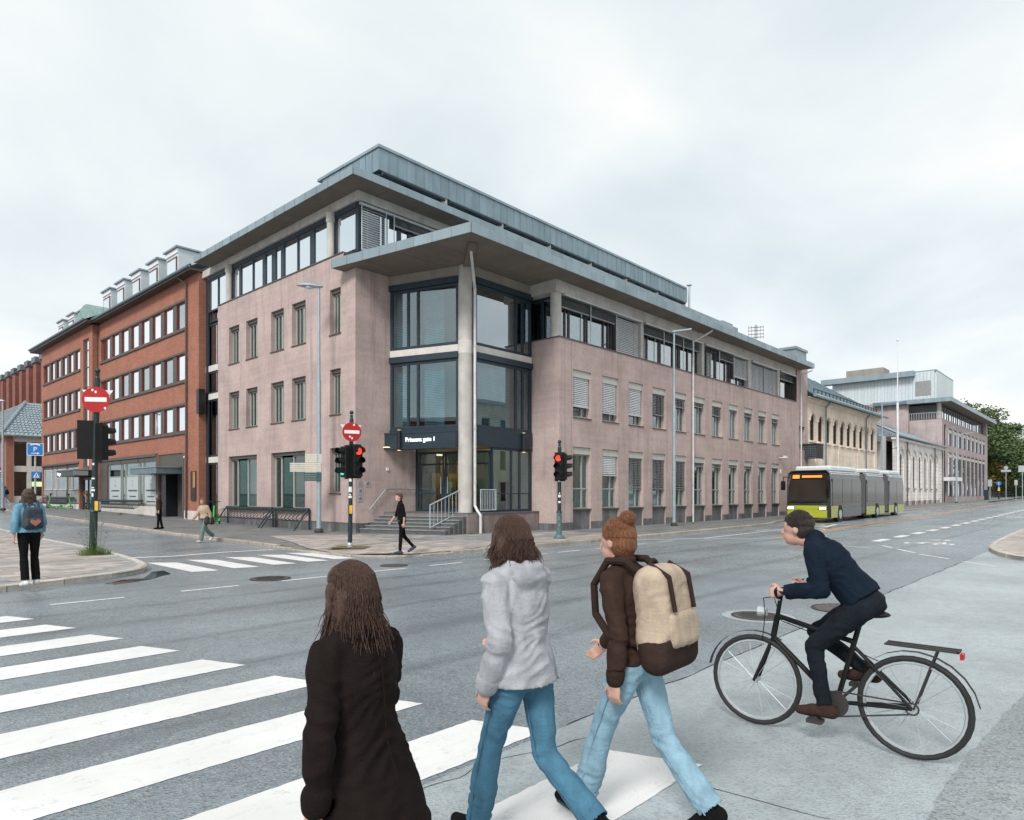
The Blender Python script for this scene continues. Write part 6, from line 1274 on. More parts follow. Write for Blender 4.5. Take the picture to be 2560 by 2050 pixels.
def bicycle(loc, rz, lab, fm='bike_red', tilt=0., rr=.34):
    t = thing('bicycle', lab, 'bicycle', (0, 0, 0))
    for x_ in (-.52, .52):
        w = MB().torus((x_, 0, rr), (0, 1, 0), rr - .02, .02, 32, 8).build('wheel', 'rubber', t, True); MB().torus((x_, 0, rr), (0, 1, 0), rr - .045, .012, 32, 6).build('rim', 'galv', w); m = MB()
        for i in range(18): a = 2*PI*i/18; m.cyl((x_, .02*(-1)**i, rr), (x_ + (rr - .045)*math.cos(a), 0, rr + (rr - .045)*math.sin(a)), .0022, n=4)
        m.cyl((x_, -.05, rr), (x_, .05, rr), .022); m.build('spokes', 'galv', w, kind='stuff')
    bb, st, hd, hd2 = (-.05, 0, .28), (-.17, 0, .78), (.36, 0, .84), (.39, 0, .68); m = MB()
    for a, b, r_ in ((bb, (-.21, 0, .9), .018), (bb, hd2, .02), ((-.16, 0, .72), hd, .019), (hd, hd2, .022), ((-.15, 0, .7), (-.52, .05, rr), .011), ((-.15, 0, .7), (-.52, -.05, rr), .011), (bb, (-.52, .05, rr), .012), (bb, (-.52, -.05, rr), .012), (hd2, (.52, .045, rr), .013), (hd2, (.52, -.045, rr), .013)): m.cyl(a, b, r_, n=8)
    m.build('frame', fm, t, True); m = MB(); m.cyl((.36, 0, .84), (.33, 0, 1.02), .016); m.tube([(.14, .29, 1.05), (.3, .26, 1.06), (.36, .1, 1.03), (.36, -.1, 1.03), (.3, -.26, 1.06), (.14, -.29, 1.05)], .013); m.build('handlebar', 'black', t, True)
    m = MB(); m.sph((-.25, 0, .93), (.14, .075, .03), 14, 8); m.sph((-.13, 0, .935), (.1, .03, .025), 10, 6); m.build('saddle', 'black', t, True); m = MB(); m.cyl((-.05, -.07, .28), (-.05, .07, .28), .02); m.cyl((-.05, .06, .28), (.06, .07, .16), .011); m.cyl((-.05, -.06, .28), (-.16, -.07, .40), .011); m.box(.01, .11, .07, .16, .145, .17); m.box(-.21, -.11, -.16, -.07, .39, .415); m.cyl((-.05, .045, .28), (-.05, .05, .28), .09, n=20); m.build('crankset', 'iron_dk', t)
    m = MB(); n_ = 10
    for x_, a0, a1 in ((-.52, 20, 170), (.52, 10, 120)):
        m = MB()
        for i in range(n_): a, b = R(a0 + (a1 - a0)*i/n_), R(a0 + (a1 - a0)*(i + 1)/n_); q = [(x_ + (rr + .03)*math.cos(v), w_, rr + (rr + .03)*math.sin(v)) for v, w_ in ((a, -.025), (b, -.025), (b, .025), (a, .025))]; m.quad(*q)
        m.build('mudguard', fm, t)
    m = MB(); m.cyl((-.05, .05, .37), (-.52, .05, rr + .035), .006, n=5); m.cyl((-.05, .05, .19), (-.52, .05, rr - .035), .006, n=5); m.torus((-.52, .05, rr), (0, 1, 0), .038, .006, 16, 5); m.build('chain', 'iron_dk', t)
    m = MB(); m.tube([(.2, .24, 1.04), (.42, .12, .98), (.44, .03, .85), (.46, .03, .66)], .0035, 5); m.tube([(.2, -.24, 1.04), (.42, -.1, .96), (.34, -.03, .8), (-.1, -.02, .68), (-.3, -.05, .6)], .0035, 5); m.build('cables', 'black', t)
    for s_ in (-1, 1): m = MB(); m.cyl((.17, s_*.275, 1.05), (.27, s_*.265, 1.058), .017, n=10); m.build('grip', 'rubber', t); m = MB(); m.tube([(.3, s_*.24, 1.045), (.33, s_*.24, 1.02), (.25, s_*.275, 1.0)], .005, 5); m.build('brake_lever', 'galv', t)
    m = MB(); m.box(-.78, -.36, -.06, -.045, .74, .752); m.box(-.78, -.36, .045, .06, .74, .752); m.box(-.78, -.36, -.008, .008, .74, .752); m.box(-.78, -.765, -.06, .06, .74, .752); m.cyl((-.66, .06, .74), (-.53, .06, rr), .006, n=5); m.cyl((-.66, -.06, .74), (-.53, -.06, rr), .006, n=5); m.build('carrier', 'iron_dk', t)
    MB().cyl((.44, 0, .86), (.5, 0, .86), .03, .04, 12).build('front_lamp', 'galv', t); MB().box(-.8, -.78, -.035, .035, .7, .735).build('rear_reflector', 'red_sign', t)
    t.location = loc; t.rotation_euler = (tilt, 0, rz); return t
bicycle(s_(118, 14.6), R(80), 'dark red parked bicycle left of the green scooters', 'bike_red')
# ------------------------------------------------------------------ articulated bus
B = thing('bus', 'yellow green and dark grey articulated bus with lit headlights in the bus bay', 'bus', (0, 0, 0))
def hull(x0, x1, name, front=False):            # local: bus points to -X, near side at -Y
    w = 1.275; prof = lambda k_: [(-w*k_, .3), (-w, .9), (-w, 2.3), (-w*.94, 2.95), (-w*.8, 3.12), (w*.8, 3.12), (w*.94, 2.95), (w, 2.3), (w, .9), (w*k_, .3)]
    xs = [(x0, .97), (x1, .97)]; m = MB(); vs = []; n_ = 10
    secs = [(x0, 0), (x1, 0)] if not front else [(x0, .0), (x0 + .22, 0), (x1, 0)]
    for i, (x_, _) in enumerate(secs):
        for y_, z_ in prof(.97):
            sh = 0
            if front and i == 0: y_ *= .9; sh = max(0, z_ - 1.1)*.22
            vs.append((x_ + sh, y_, z_ - (.08 if front and i == 0 and z_ > 3 else 0)))
    m.add(vs, [(j*n_ + i, j*n_ + (i + 1) % n_, (j + 1)*n_ + (i + 1) % n_, (j + 1)*n_ + i) for j in range(len(secs) - 1) for i in range(n_)] + [tuple(range(n_)), tuple(range((len(secs) - 1)*n_, len(secs)*n_))]); return m.build(name, 'bus_dark', B)
secs = [(0, 6.3), (7.5, 12.0), (13.2, 17.6)]
for i, (a, b) in enumerate(secs):
    h_ = hull(a, b, 'body', i == 0); s0 = a + (.25 if i == 0 else .0)
    for sd_ in (-1, 1):
        MB().box(s0, b, sd_*1.29 - .006, sd_*1.29 + .006, .3, .86).build('lower_panel', 'bus_grey' if i == 0 and sd_ < 0 else 'bus_yellow', h_)
        if i == 0: MB().box(s0, s0 + 1.3, sd_*1.296 - .006, sd_*1.296 + .006, .3, 1.0).build('lower_panel', 'bus_yellow', h_)
        n_ = 3 if i == 0 else 2; q0 = a + (.5 if i == 0 else .15); L_ = (b - .15 - q0)/n_
        for j in range(n_): MB().box(q0 + L_*j + .03, q0 + L_*(j + 1) - .03, sd_*1.285 - .005, sd_*1.285 + .005, 1.15 if not (j == 0 and i == 0) else .9, 2.62).build('side_window', 'bus_glass', h_)
        for xw in ((a + 1.9,) if i == 0 else (a + 2.6,) if i == 1 else (a + 2.0,)):
            w = MB().cyl((xw, sd_*1.02, .48), (xw, sd_*1.31, .48), .48, n=24).build('wheel', 'rubber', B); MB().cyl((xw, sd_*1.311, .48), (xw, sd_*1.33, .48), .27, n=18).build('hub', 'galv', w); MB().cyl((xw, sd_*1.29, .48), (xw, sd_*1.3, .48), .56, n=24).build('wheel_arch', 'black', h_)
        MB().box(a + .5, b - .2, sd_*1.2 - .05, sd_*1.2 + .05, 2.9, 2.96).build('roof_rail', 'sign_white', h_)
    MB().box(a + .9, b - .2, -1.05, 1.05, 3.08, 3.42).build('roof_fairing', 'bus_roof', h_, bevel=.1)
    MB().box(a + .6, b, -1.2, 1.2, 3.0, 3.08).build('roof_panel', 'bus_roof', h_)
for a, b in ((6.3, 7.5), (12.0, 13.2)):
    m = MB()
    for i in range(12): x_ = a + (b - a)*i/12; e = .0 if i % 2 else .05; m.box(x_, x_ + .098, -1.2 - e, 1.2 + e, .4, 2.95 + e)
    m.build('bellows', 'bellows', B)
Tf = lambda s, t, z: (-.012 - t + max(0, z - 1.1)*.22, s, z)
MB(Tf).add([(-1.12, .02, 1.25), (1.12, .02, 1.25), (1.12, .02, 2.55), (-1.12, .02, 2.55)], [(0, 1, 2, 3)]).build('windscreen', 'bus_glass', B); MB(Tf).add([(-1.05, .02, 2.6), (1.05, .02, 2.6), (1.05, .02, 2.92), (-1.05, .02, 2.92)], [(0, 1, 2, 3)]).build('destination_screen', 'black', B)
m = MB(Tf); m.box(.55, .95, .03, .035, 2.66, 2.87); m.box(-.75, .4, .03, .035, 2.71, 2.83); m.build('destination_text', 'led_orange', B)
MB(Tf).box(-1.15, 1.15, .0, .05, .3, .8).build('bumper', 'bus_yellow', B, bevel=.02); MB(Tf).box(-1.14, 1.14, .0, .04, .802, 1.02).build('front_panel', 'bus_yellow', B, bevel=.02); MB(Tf).box(-.26, .26, .051, .06, .42, .53).build('number_plate', 'sign_white', B)
for y_ in (-.92, .92): h_ = MB(Tf).box(y_ - .24, y_ + .24, .041, .09, .78, .96).build('headlight', 'black', B, bevel=.03); MB(Tf).box(y_ - .18, y_ + .18, .091, .1, .82, .93).build('lamp', 'lamp_white', h_)
for y_ in (-1.3, 1.3): m = MB(); m.tube([(.3, y_*.95, 2.75), (-.25, y_, 2.75), (-.3, y_, 2.5)], .025); m.box(-.36, -.26, y_ - .12, y_ + .12, 1.95, 2.5); m.build('mirror', 'black', B)
MB(Tf).box(-1.0, 1.0, .021, .03, 1.3, 1.33).build('wiper', 'black', B)
B.location = (41.6, 14.18, 0.01); B.rotation_euler = (0, -.004, 0)
# ------------------------------------------------------------------ trees, weeds
def tree(loc, h, rad, lab, leafs, n=3800, seed=1, trunk=.28, q=.5):
    rnd = random.Random(seed); x, y, z = loc; t = thing('tree', lab, 'tree', loc, 'trees of the park'); m = MB(); th = h*.4; tip = Vector((x + rnd.uniform(-.4, .4), y, z + h*.8))
    m.cyl((x, y, z - .3), (x, y, z + .5), trunk*1.5, trunk*1.1, 10); m.cyl((x, y, z + .5), (x, y, z + th), trunk*1.1, trunk*.75, 10); m.cyl((x, y, z + th), tip, trunk*.75, .05, 8); cl = []
    for i in range(22):
        f = rnd.uniform(.25, 1.0); a = 2.4*i + rnd.uniform(-.4, .4); st = Vector((x, y, z + h*(.28 + .5*f))) ; rr = rad*(1.05 - .75*abs(f - .45)**1.3)*rnd.uniform(.55, 1.0); e = Vector((x + rr*math.cos(a), y + rr*math.sin(a), z + h*(.3 + .62*f)))
        mid = (st + e)/2 + Vector((0, 0, -.3)); m.cyl(st, mid, trunk*.3, trunk*.2, 6); m.cyl(mid, e, trunk*.2, .03, 6); cl.append((e, rad*rnd.uniform(.28, .45)))
        cl.append(((mid + e)/2 + Vector((rnd.uniform(-1, 1), rnd.uniform(-1, 1), rnd.uniform(0, 1.2))), rad*rnd.uniform(.22, .36)))
    cl.append((tip + Vector((0, 0, h*.08)), rad*.4)); m.build('trunk', 'bark', t, True)
    mb = MB(); per = n//len(cl)
    for c, r_ in cl:
        for i in range(per):
            d = Vector((rnd.gauss(0, 1), rnd.gauss(0, 1), rnd.gauss(0, 1))).normalized()*(r_*rnd.random()**.45); d.z *= .75; p = c + d; s_ = q*rnd.uniform(.5, 1.1); u = Vector((rnd.gauss(0, 1), rnd.gauss(0, 1), rnd.gauss(0, .5))).normalized()*s_; v = u.cross(Vector((rnd.gauss(0, 1), rnd.gauss(0, 1), rnd.gauss(0, 1)))).normalized()*s_*.6
            mb.m = 0 if rnd.random() < .7 else 1; mb.quad(tuple(p - u*.5), tuple(p + v*.5), tuple(p + u*.5), tuple(p - v*.5))
    mb.build('crown', leafs, t); return t
def at_d(px, D, dz=0): d = ray(px, HY); return (d[0]*D, d[1]*D, gz(min(d[0]*D, 320), d[1]*D))
for i, (px, D, ty, rad, lf, lab) in enumerate(((2440, 150, 1003, 7.5, ('leaf', 'leaf_dk'), 'tall full green tree rising over the far office block roof'), (2488, 158, 1040, 6.0, ('leaf', 'leaf_dk'), 'green tree beside the far office block, right of the tallest'),
        (2476, 152, 1150, 3.2, ('leaf_yel', 'leaf'), 'small tree with yellow autumn leaves at the office block corner'), (2532, 205, 1118, 10, ('leaf', 'leaf_dk'), 'broad pale green tree in the middle of the park'), (2578, 190, 1128, 10, ('leaf', 'leaf_dk'), 'dark green park tree at the right picture edge'), (2515, 230, 1128, 9, ('leaf_dk', 'leaf'), 'dark tree deep in the park'), (2560, 250, 1100, 9, ('leaf', 'leaf_yel'), 'yellowish tree far behind the park at right'), (2600, 150, 1140, 8, ('leaf', 'leaf_dk'), 'park tree cut by the right picture edge'), (2500, 185, 1150, 7, ('leaf_dk', 'leaf'), 'dense dark tree behind the blue arrow sign'))):
    p = at_d(px, D); h = CAMH + (HY - ty)/F*D - p[2]; tree(p, h, rad, lab, lf, 13000, 20 + i, .3, .75)
def shrub(loc, r_, hh, lab, n=900):
    rnd = random.Random(int(loc[0])); mb = MB(); x, y, z = loc
    for i in range(n): d = Vector((rnd.gauss(0, 1), rnd.gauss(0, 1), abs(rnd.gauss(0, 1)))).normalized()*rnd.random()**.4; p = Vector((x + d.x*r_, y + d.y*r_, z + d.z*hh)); u = Vector((rnd.gauss(0, 1), rnd.gauss(0, 1), rnd.gauss(0, 1))).normalized()*.28; v = u.cross(Vector((0.3, .2, 1))).normalized()*.2; mb.quad(tuple(p - u), tuple(p + v), tuple(p + u), tuple(p - v))
    t = thing('shrub', lab, 'shrub', loc, 'shrubs of the park'); mb.build('foliage', 'leaf_dk', t); m = MB(); [m.cyl((x, y, z - .1), (x + rnd.uniform(-.5, .5)*r_, y + rnd.uniform(-.5, .5)*r_, z + hh*.6), .05, .02, 5) for i in range(5)]; m.build('stem', 'bark', t)
shrub(at_d(2488, 165), 4.5, 2.2, 'low dark shrub below the blue arrow sign'); shrub(at_d(2525, 185), 5, 2.4, 'low shrub deeper in the park at right', 1000); shrub(at_d(2556, 215), 7, 3., 'low shrub at the far end of the street', 1000)
rnd = random.Random(77); mb = MB()
for i in range(16000):
    px, D = rnd.uniform(2430, 2660), rnd.uniform(262, 300); p = at_d(px, D); zz = p[2] + 13*rnd.random()**.8*(.75 + .25*math.sin(px*.06)); s_ = 1.1*rnd.uniform(.5, 1); u = Vector((rnd.gauss(0, 1), rnd.gauss(0, 1), rnd.gauss(0, .6))).normalized()*s_; v = u.cross(Vector((rnd.gauss(0, 1), rnd.gauss(0, 1), rnd.gauss(0, 1)))).normalized()*s_*.7; q = Vector((p[0], p[1], zz)); mb.m = int(rnd.random() < .35); mb.quad(tuple(q - u*.5), tuple(q + v*.5), tuple(q + u*.5), tuple(q - v*.5))
fw = mb.build('far_wood', ['leaf_dk', 'leaf'], kind='stuff'); fw['label'] = 'dark far off wood closing the end of the street'; fw['category'] = 'wood'
gm = MB(); gq = [at_d(2474, 148), at_d(2560, 190), at_d(2600, 260), at_d(2440, 260)]; gm.poly([(p[0], p[1], p[2] + .13) for p in gq]); go = gm.build('lawn', 'grass'); struct(go)
def tuft(c, r_, h, n, lab, tall=0):
    rnd = random.Random(n); mb = MB(); c = Vector(c)
    for i in range(n):
        a = rnd.random()*2*PI; d = r_*rnd.random()**.6; b = c + Vector((d*math.cos(a), d*math.sin(a), 0)); hh = h*rnd.uniform(.45, 1.)*(1.1 - d/r_*.6); ln = Vector((math.cos(a), math.sin(a), 0))*hh*rnd.uniform(.1, .8); s_ = Vector((-math.sin(a + .7), math.cos(a + .7), 0))*.006
        mb.add([tuple(b - s_), tuple(b + s_), tuple(b + ln*.4 + Vector((0, 0, hh*.65)) + s_*.7), tuple(b + ln*.4 + Vector((0, 0, hh*.65)) - s_*.7), tuple(b + ln + Vector((0, 0, hh)))], [(0, 1, 2, 3), (3, 2, 4)])
    t = thing('weed_tuft', lab, 'weeds', tuple(c), 'weeds in the paving'); mb.build('blades', 'weed', t, kind='stuff')
    if tall:
        m = MB(); lf = MB()
        for i in range(tall):
            a = rnd.random()*2*PI; b = c + Vector((math.cos(a)*r_*.4, math.sin(a)*r_*.4, 0)); e = b + Vector((rnd.uniform(-.22, .22), rnd.uniform(-.22, .22), rnd.uniform(.5, 1.2))); m.cyl(b, e, .006, .003, 5)
            for j in range(16): f = rnd.uniform(.15, 1); p = b + (e - b)*f + Vector((rnd.uniform(-.05, .05), rnd.uniform(-.05, .05), 0)); u = Vector((rnd.gauss(0, 1), rnd.gauss(0, 1), .5)).normalized()*.035; v = u.cross(Vector((.2, .4, 1))).normalized()*.018; lf.quad(tuple(p), tuple(p + u*.5 + v), tuple(p + u), tuple(p + u*.5 - v))
        m.build('stems', 'weed', t, kind='stuff'); lf.build('leaves', 'leaf', t, kind='stuff')
tuft((5.66, 20.45, .11), .38, .34, 420, 'tall weeds and grass round the foot of the left traffic light', 9)
for px, py, r_, h, n, lab in ((957, 1327, .1, .22, 60, 'weed growing at the bottom step left of the railing'), (1040, 1335, .08, .12, 40, 'small weed under the railing of the steps'), (1184, 1335, .22, .1, 90, 'grass at the foot of the corner drain pipe'), (838, 1329, .12, .1, 50, 'weed at the plinth beside the street lamp'), (1690, 1314, .4, .16, 120, 'grass at the foot of the slim street lamp'), (1735, 1309, .2, .12, 61, 'grass at the foot of the long downpipe'), (303, 1287, .5, .25, 110, 'weeds along the plinth of the brick building'), (352, 1290, .3, .2, 62, 'weeds by the doorway of the brick building')):
    p = gp(px, py, .12); tuft((p.x, p.y, p.z), r_, h, n, lab)
# ------------------------------------------------------------------ people
import numpy as np, bmesh
def blob(prims, voxel, name, mats, parent, sm=4, paint=None, disp=0., cuts=()):
    m = MB()
    for p in prims:
        if p[0] == 'c': m.cyl(p[1], p[2], p[3], p[4], 16); m.sph(p[1], p[3], 16, 10); m.sph(p[2], p[4], 16, 10)
        else: m.sph(p[1], p[2], 20, 12, p[3] if len(p) > 3 else None)
    me = bpy.data.meshes.new('tmp'); me.from_pydata(m.v, [], m.f); o = bpy.data.objects.new('tmp', me)
    r_ = o.modifiers.new('r', 'REMESH'); r_.mode = 'VOXEL'; r_.voxel_size = voxel; r_.use_smooth_shade = True; s_ = o.modifiers.new('s', 'SMOOTH'); s_.iterations = sm; s_.factor = .5
    nm = applied(o); bpy.data.meshes.remove(me); nm.name = name
    if disp:
        n_ = len(nm.vertices); co = np.empty(n_*3, 'f'); nm.vertices.foreach_get('co', co); co = co.reshape(-1, 3); no = np.empty(n_*3, 'f'); nm.vertex_normals.foreach_get('vector', no); no = no.reshape(-1, 3); kk = np.empty(n_, 'f')
        for q in range(n_):
            x, y, z = co[q]; w = mnoise.noise((x*5 + 3, y*5, z*5)); kk[q] = mnoise.noise((x*6 + 3, y*6, z*6))*.5 + (.5 - abs(mnoise.noise((x*7 + w, y*7, z*15 + 2.2*w))))*.9
        nm.vertices.foreach_set('co', (co + no*((kk - .3)*disp)[:, None]).ravel())
    if cuts:
        bm = bmesh.new(); bm.from_mesh(nm)
        for p_, d_, rr_ in cuts:
            p_, d_ = Vector(p_), Vector(d_).normalized(); bm.verts.ensure_lookup_table()
            fs = [f for f in bm.faces if (f.calc_center_median() - p_).dot(d_) > 0 and (f.calc_center_median() - p_).length < rr_]
            bmesh.ops.delete(bm, geom=fs, context='FACES')
        bm.to_mesh(nm); bm.free()
    nm.materials.clear()
    for c in ([mats] if isinstance(mats, str) else mats): nm.materials.append(MATS[c])
    if paint: nm.polygons.foreach_set('material_index', [paint(f.center) for f in nm.polygons])
    nm.polygons.foreach_set('use_smooth', [True]*len(nm.polygons)); nm.update(); ob = bpy.data.objects.new(name, nm); COL.objects.link(ob); ob.parent = parent
    if cuts: sd_ = ob.modifiers.new('thickness', 'SOLIDIFY'); sd_.thickness = .006
    return ob
def ik(a, c, l1, l2, pole):                       # middle joint of a two-bone limb
    d = c - a; L_ = min(d.length, (l1 + l2)*.995); u = d.normalized(); x = (l1*l1 - l2*l2 + L_*L_)/(2*L_); h = math.sqrt(max(0, l1*l1 - x*x)); p = Vector(pole) - u*Vector(pole).dot(u); return a + u*x + p.normalized()*h
def person(lab, loc, head_deg, H, legs, arms, fit, lean=0., turn=0., vox=.014, group=None, seat=None, hand_curl=35, hands=None, feet=None):
    """local frame: faces +X, left is +Y. legs/arms: (left, right) angles; fit: clothing table"""
    V = Vector; t = thing('person', lab, 'person', (0, 0, 0), group); k_ = H/1.70; J = {}
    def rotY(v, a): c, s_ = math.cos(a), math.sin(a); return V((v.x*c + v.z*s_, v.y, -v.x*s_ + v.z*c))
    pel = V((0, 0, .93))
    for s_, nm, (ha, ka) in ((1, 'L', legs[0]), (-1, 'R', legs[1])):
        hp = pel + V((0, .088*s_, -.03)); kn = hp + V((math.sin(R(ha)), .012*s_, -math.cos(R(ha))))*.43; sh = R(ha - ka); an = kn + V((math.sin(sh), 0, -math.cos(sh)))*.41; fd = V((math.cos(sh*.75), .08*s_, math.sin(sh*.75) - .0)).normalized(); J['hip' + nm], J['kn' + nm], J['an' + nm], J['fd' + nm] = hp, kn, an, fd
    low = min(min(J['an' + n_].z - .085, (J['an' + n_] + J['fd' + n_]*.17).z - .05) for n_ in 'LR')
    if seat is None: off = V((0, 0, -low))
    else: off = V((0, 0, seat - .93))
    L_ = R(lean); up = lambda v: pel + rotY(v - pel, L_)
    sh_w = .162
    for s_, nm, (sa, out, el) in ((1, 'L', arms[0]), (-1, 'R', arms[1])):
        so = up(V((0, sh_w*s_, 1.372))); d = V((math.sin(R(sa)), math.sin(R(out))*s_, -math.cos(R(sa)))).normalized(); eb = so + d*.275; d2 = V((math.sin(R(sa + el)), math.sin(R(out))*s_*.3, -math.cos(R(sa + el)))).normalized(); wr = eb + d2*.245; J['sh' + nm], J['el' + nm], J['wr' + nm], J['hd' + nm] = so, eb, wr, d2
    if hands:
        for n_, q in zip('LR', hands): tg = V(q)/k_ - off; so = J['sh' + n_]; dd = (tg - so).normalized(); wr = tg - dd*.06; J['el' + n_] = ik(so, wr, .275, .245, (-.2, .35 if n_ == 'L' else -.35, -1)); J['wr' + n_] = wr; J['hd' + n_] = (wr - J['el' + n_]).normalized()
    if feet:
        for n_, q in zip('LR', feet): tg = V(q)/k_ - off; J['an' + n_] = tg; J['kn' + n_] = ik(J['hip' + n_], tg, .43, .41, (1, 0, .3)); J['fd' + n_] = V((1, 0, -.05)).normalized()
    neck = up(V((.0, 0, 1.44))); hc = up(V((.03, 0, 1.585))); hq = Matrix.Rotation(R(turn), 3, 'Z').to_quaternion()
    X = lambda v: tuple((V(v) + off)*k_)
    def C(a, b, r0, r1=None): return ('c', X(a), X(b), r0*k_, (r0 if r1 is None else r1)*k_)
    def E_(c, r_, q=None): return ('e', X(c), tuple(v*k_ for v in r_), q)
    hp_ = lambda v: hc + hq @ V(v)
    qt = Matrix.Rotation(L_, 3, 'Y').to_quaternion()
    body = [E_(up(V((0, 0, .97))), (.1, .15, .13), qt), E_(up(V((0, 0, 1.1))), (.09, .125, .14), qt), E_(up(V((0, 0, 1.27))), (.1, .15, .17), qt), C(J['shL'], J['shR'], .05), C(neck, J['shL'], .05, .045), C(neck, J['shR'], .05, .045), C(neck, hc - V((.012, 0, .07)), .052, .05)]
    body += [E_(hp_((0, 0, .02)), (.098, .077, .098), hq), E_(hp_((.025, 0, -.055)), (.07, .058, .068), hq), E_(hp_((.06, 0, -.095)), (.03, .03, .022), hq), C(hp_((.088, 0, .015)), hp_((.108, 0, -.03)), .011, .014), E_(hp_((.092, 0, -.062)), (.014, .024, .01), hq)]
    for s_ in (-1, 1): body += [E_(hp_((-.008, .079*s_, -.005)), (.02, .008, .032), hq), C(J['sh' + 'RL'[s_ > 0]], J['el' + 'RL'[s_ > 0]], .047, .038), C(J['el' + 'RL'[s_ > 0]], J['wr' + 'RL'[s_ > 0]], .038, .026)]
    for n_, s_ in (('L', 1), ('R', -1)):
        body += [C(J['hip' + n_], J['kn' + n_], .07, .044), C(J['kn' + n_], J['kn' + n_]*.6 + J['an' + n_]*.4, .043, .042), C(J['kn' + n_]*.6 + J['an' + n_]*.4, J['an' + n_], .041, .033), C(J['an' + n_] - J['fd' + n_]*.03 - V((0, 0, .045)), J['an' + n_] + J['fd' + n_]*.15 - V((0, 0, .05)), .034, .028)]
        w, d = J['wr' + n_], J['hd' + n_]; side = V((1, 0, 0)) - d*d.x; side = side.normalized() if side.length > .1 else V((0, 0, 1)); pn = d.cross(side)*s_; pn = pn if pn.y*s_ < 0 else -pn   # palm faces the body
        body += [C(w, w + d*.035, .024, .026), E_(w + d*.06, (.04, .016, .045), (V((0, 0, -1)).rotation_difference(d))), C(w + d*.05 + side*.02, w + d*.085 + side*.018, .014), C(w + d*.05 - side*.02, w + d*.085 - side*.02, .014)]
        for i, (o, l) in enumerate(((.03, .068), (.01, .076), (-.01, .07), (-.029, .055))):
            b0 = w + d*.09 + side*o; cu = R(hand_curl); d1 = (d*math.cos(cu) + pn*math.sin(cu)).normalized(); d2 = (d*math.cos(cu*2) + pn*math.sin(cu*2)).normalized(); body += [C(b0, b0 + d1*l*.55, .0092, .0085), C(b0 + d1*l*.55, b0 + d1*l*.55 + d2*l*.5, .0085, .007)]
        tb = w + d*.035 + side*.03; body += [C(tb, tb + (d*.6 + side*.7 + pn*.2).normalized()*.04, .0125, .0105), C(tb + (d*.6 + side*.7 + pn*.2).normalized()*.04, tb + (d*.6 + side*.7 + pn*.2).normalized()*.04 + (d*.95 + pn*.3).normalized()*.032, .0105, .0085)]
    ey = [V(X(hp_((.086, .031*s_, .012)))) for s_ in (-1, 1)]; mo = V(X(hp_((.1, 0, -.062))))
    def paint(c):
        if (c - mo).length < .02*k_ and abs(c.z - mo.z) < .007*k_: return 1
        for e in ey:
            d = c - e
            if abs(d.z) < .008*k_ and math.hypot(d.x, d.y) < .018*k_: return 3 if math.hypot(d.x, d.y) < .010*k_ else 2
        return 0
    blob(body, vox, 'body', ['skin', 'lip', 'eye_white', 'eye_dark'], t, 2 if vox < .01 else 3, paint)
    near = vox < .01
    def legs_cloth(mat, ex, flare, name='trousers', cut=.97):
        pr = [E_(up(V((0, 0, .985))), (.108 + ex, .155 + ex, .1), qt), E_(V((-.02, 0, .92)), (.112 + ex, .155 + ex, .1))]; cu = []
        for n_ in 'LR':
            kn, e = J['kn' + n_], J['an' + n_]; an = kn + (e - kn)*cut; far_ = kn + (e - kn)*(cut + .2); mid = J['hip' + n_]*.5 + kn*.5; r_k = .058 + ex; r_a = .042 + ex + flare
            pr += [C(J['hip' + n_], mid, .09 + ex, .075 + ex), C(mid, kn, .075 + ex, r_k), C(kn, kn*.65 + e*.35, r_k, r_k*.55 + r_a*.45 + .004), C(kn*.65 + e*.35, far_, r_k*.55 + r_a*.45 + .004, r_a)]; cu.append((X(an), tuple(e - kn), .3*k_))
        return blob(pr, max(vox, .009), name, mat, t, 4, disp=.016 if near else .008, cuts=cu)
    def top_cloth(mat, ex, hem, name='jacket', sleeve=1., belly=.0, flare=.0, hood=False, extra=()):
        pr = []; zz = 1.36; tab = ((1.40, .13, .075), (1.34, .155, .095), (1.26, .165, .11), (1.12, .142, .1), (1.0, .156, .112), (.85, .17, .12), (.4, .17, .12))
        while zz > hem - .06:
            for (z1, w1, d1), (z0, w0, d0) in zip(tab[:-1], tab[1:]):
                if z0 <= zz <= z1: f = (z1 - zz)/(z1 - z0); w, dd = w1 + (w0 - w1)*f, d1 + (d0 - d1)*f
            fl = flare*max(0, (1.05 - zz)/max(.05, 1.05 - hem)); c = up(V((0, 0, zz))) if zz > .9 else V((up(V((0, 0, .9))).x - .1*(.9 - zz), 0, zz)); pr.append(E_(c, (dd + ex + fl, w + ex + fl, .05), qt if zz > .9 else None)); zz -= .02
        pr += [C(J['shL']*.92 + neck*.08, J['shR']*.92 + neck*.08, .05 + ex*.7), C(neck, J['shL'], .055 + ex*.5, .05 + ex*.7), C(neck, J['shR'], .055 + ex*.5, .05 + ex*.7), C(neck - V((0, 0, .01)), neck + V((.0, 0, .025)), .06 + ex*.4)]; cu = []
        for n_ in 'LR':
            el_, e = J['el' + n_], J['wr' + n_]; wr = el_ + (e - el_)*.95*sleeve; far_ = el_ + (e - el_)*(.95*sleeve + .1); pr += [C(J['sh' + n_], el_, .053 + ex*.8, .043 + ex*.8), C(el_, far_, .043 + ex*.8, .034 + ex*.8)]; cu.append((X(wr), tuple(e - el_), .068*k_))
        hc_ = up(V((0, 0, hem))) if hem > .9 else V((0, 0, hem)); dn = up(V((0, 0, hem - .1))) - up(V((0, 0, hem))) if hem > .9 else V((0, 0, -1)); cu.append((X(hc_), tuple(dn), .34*k_ if hem > .7 else .5*k_))
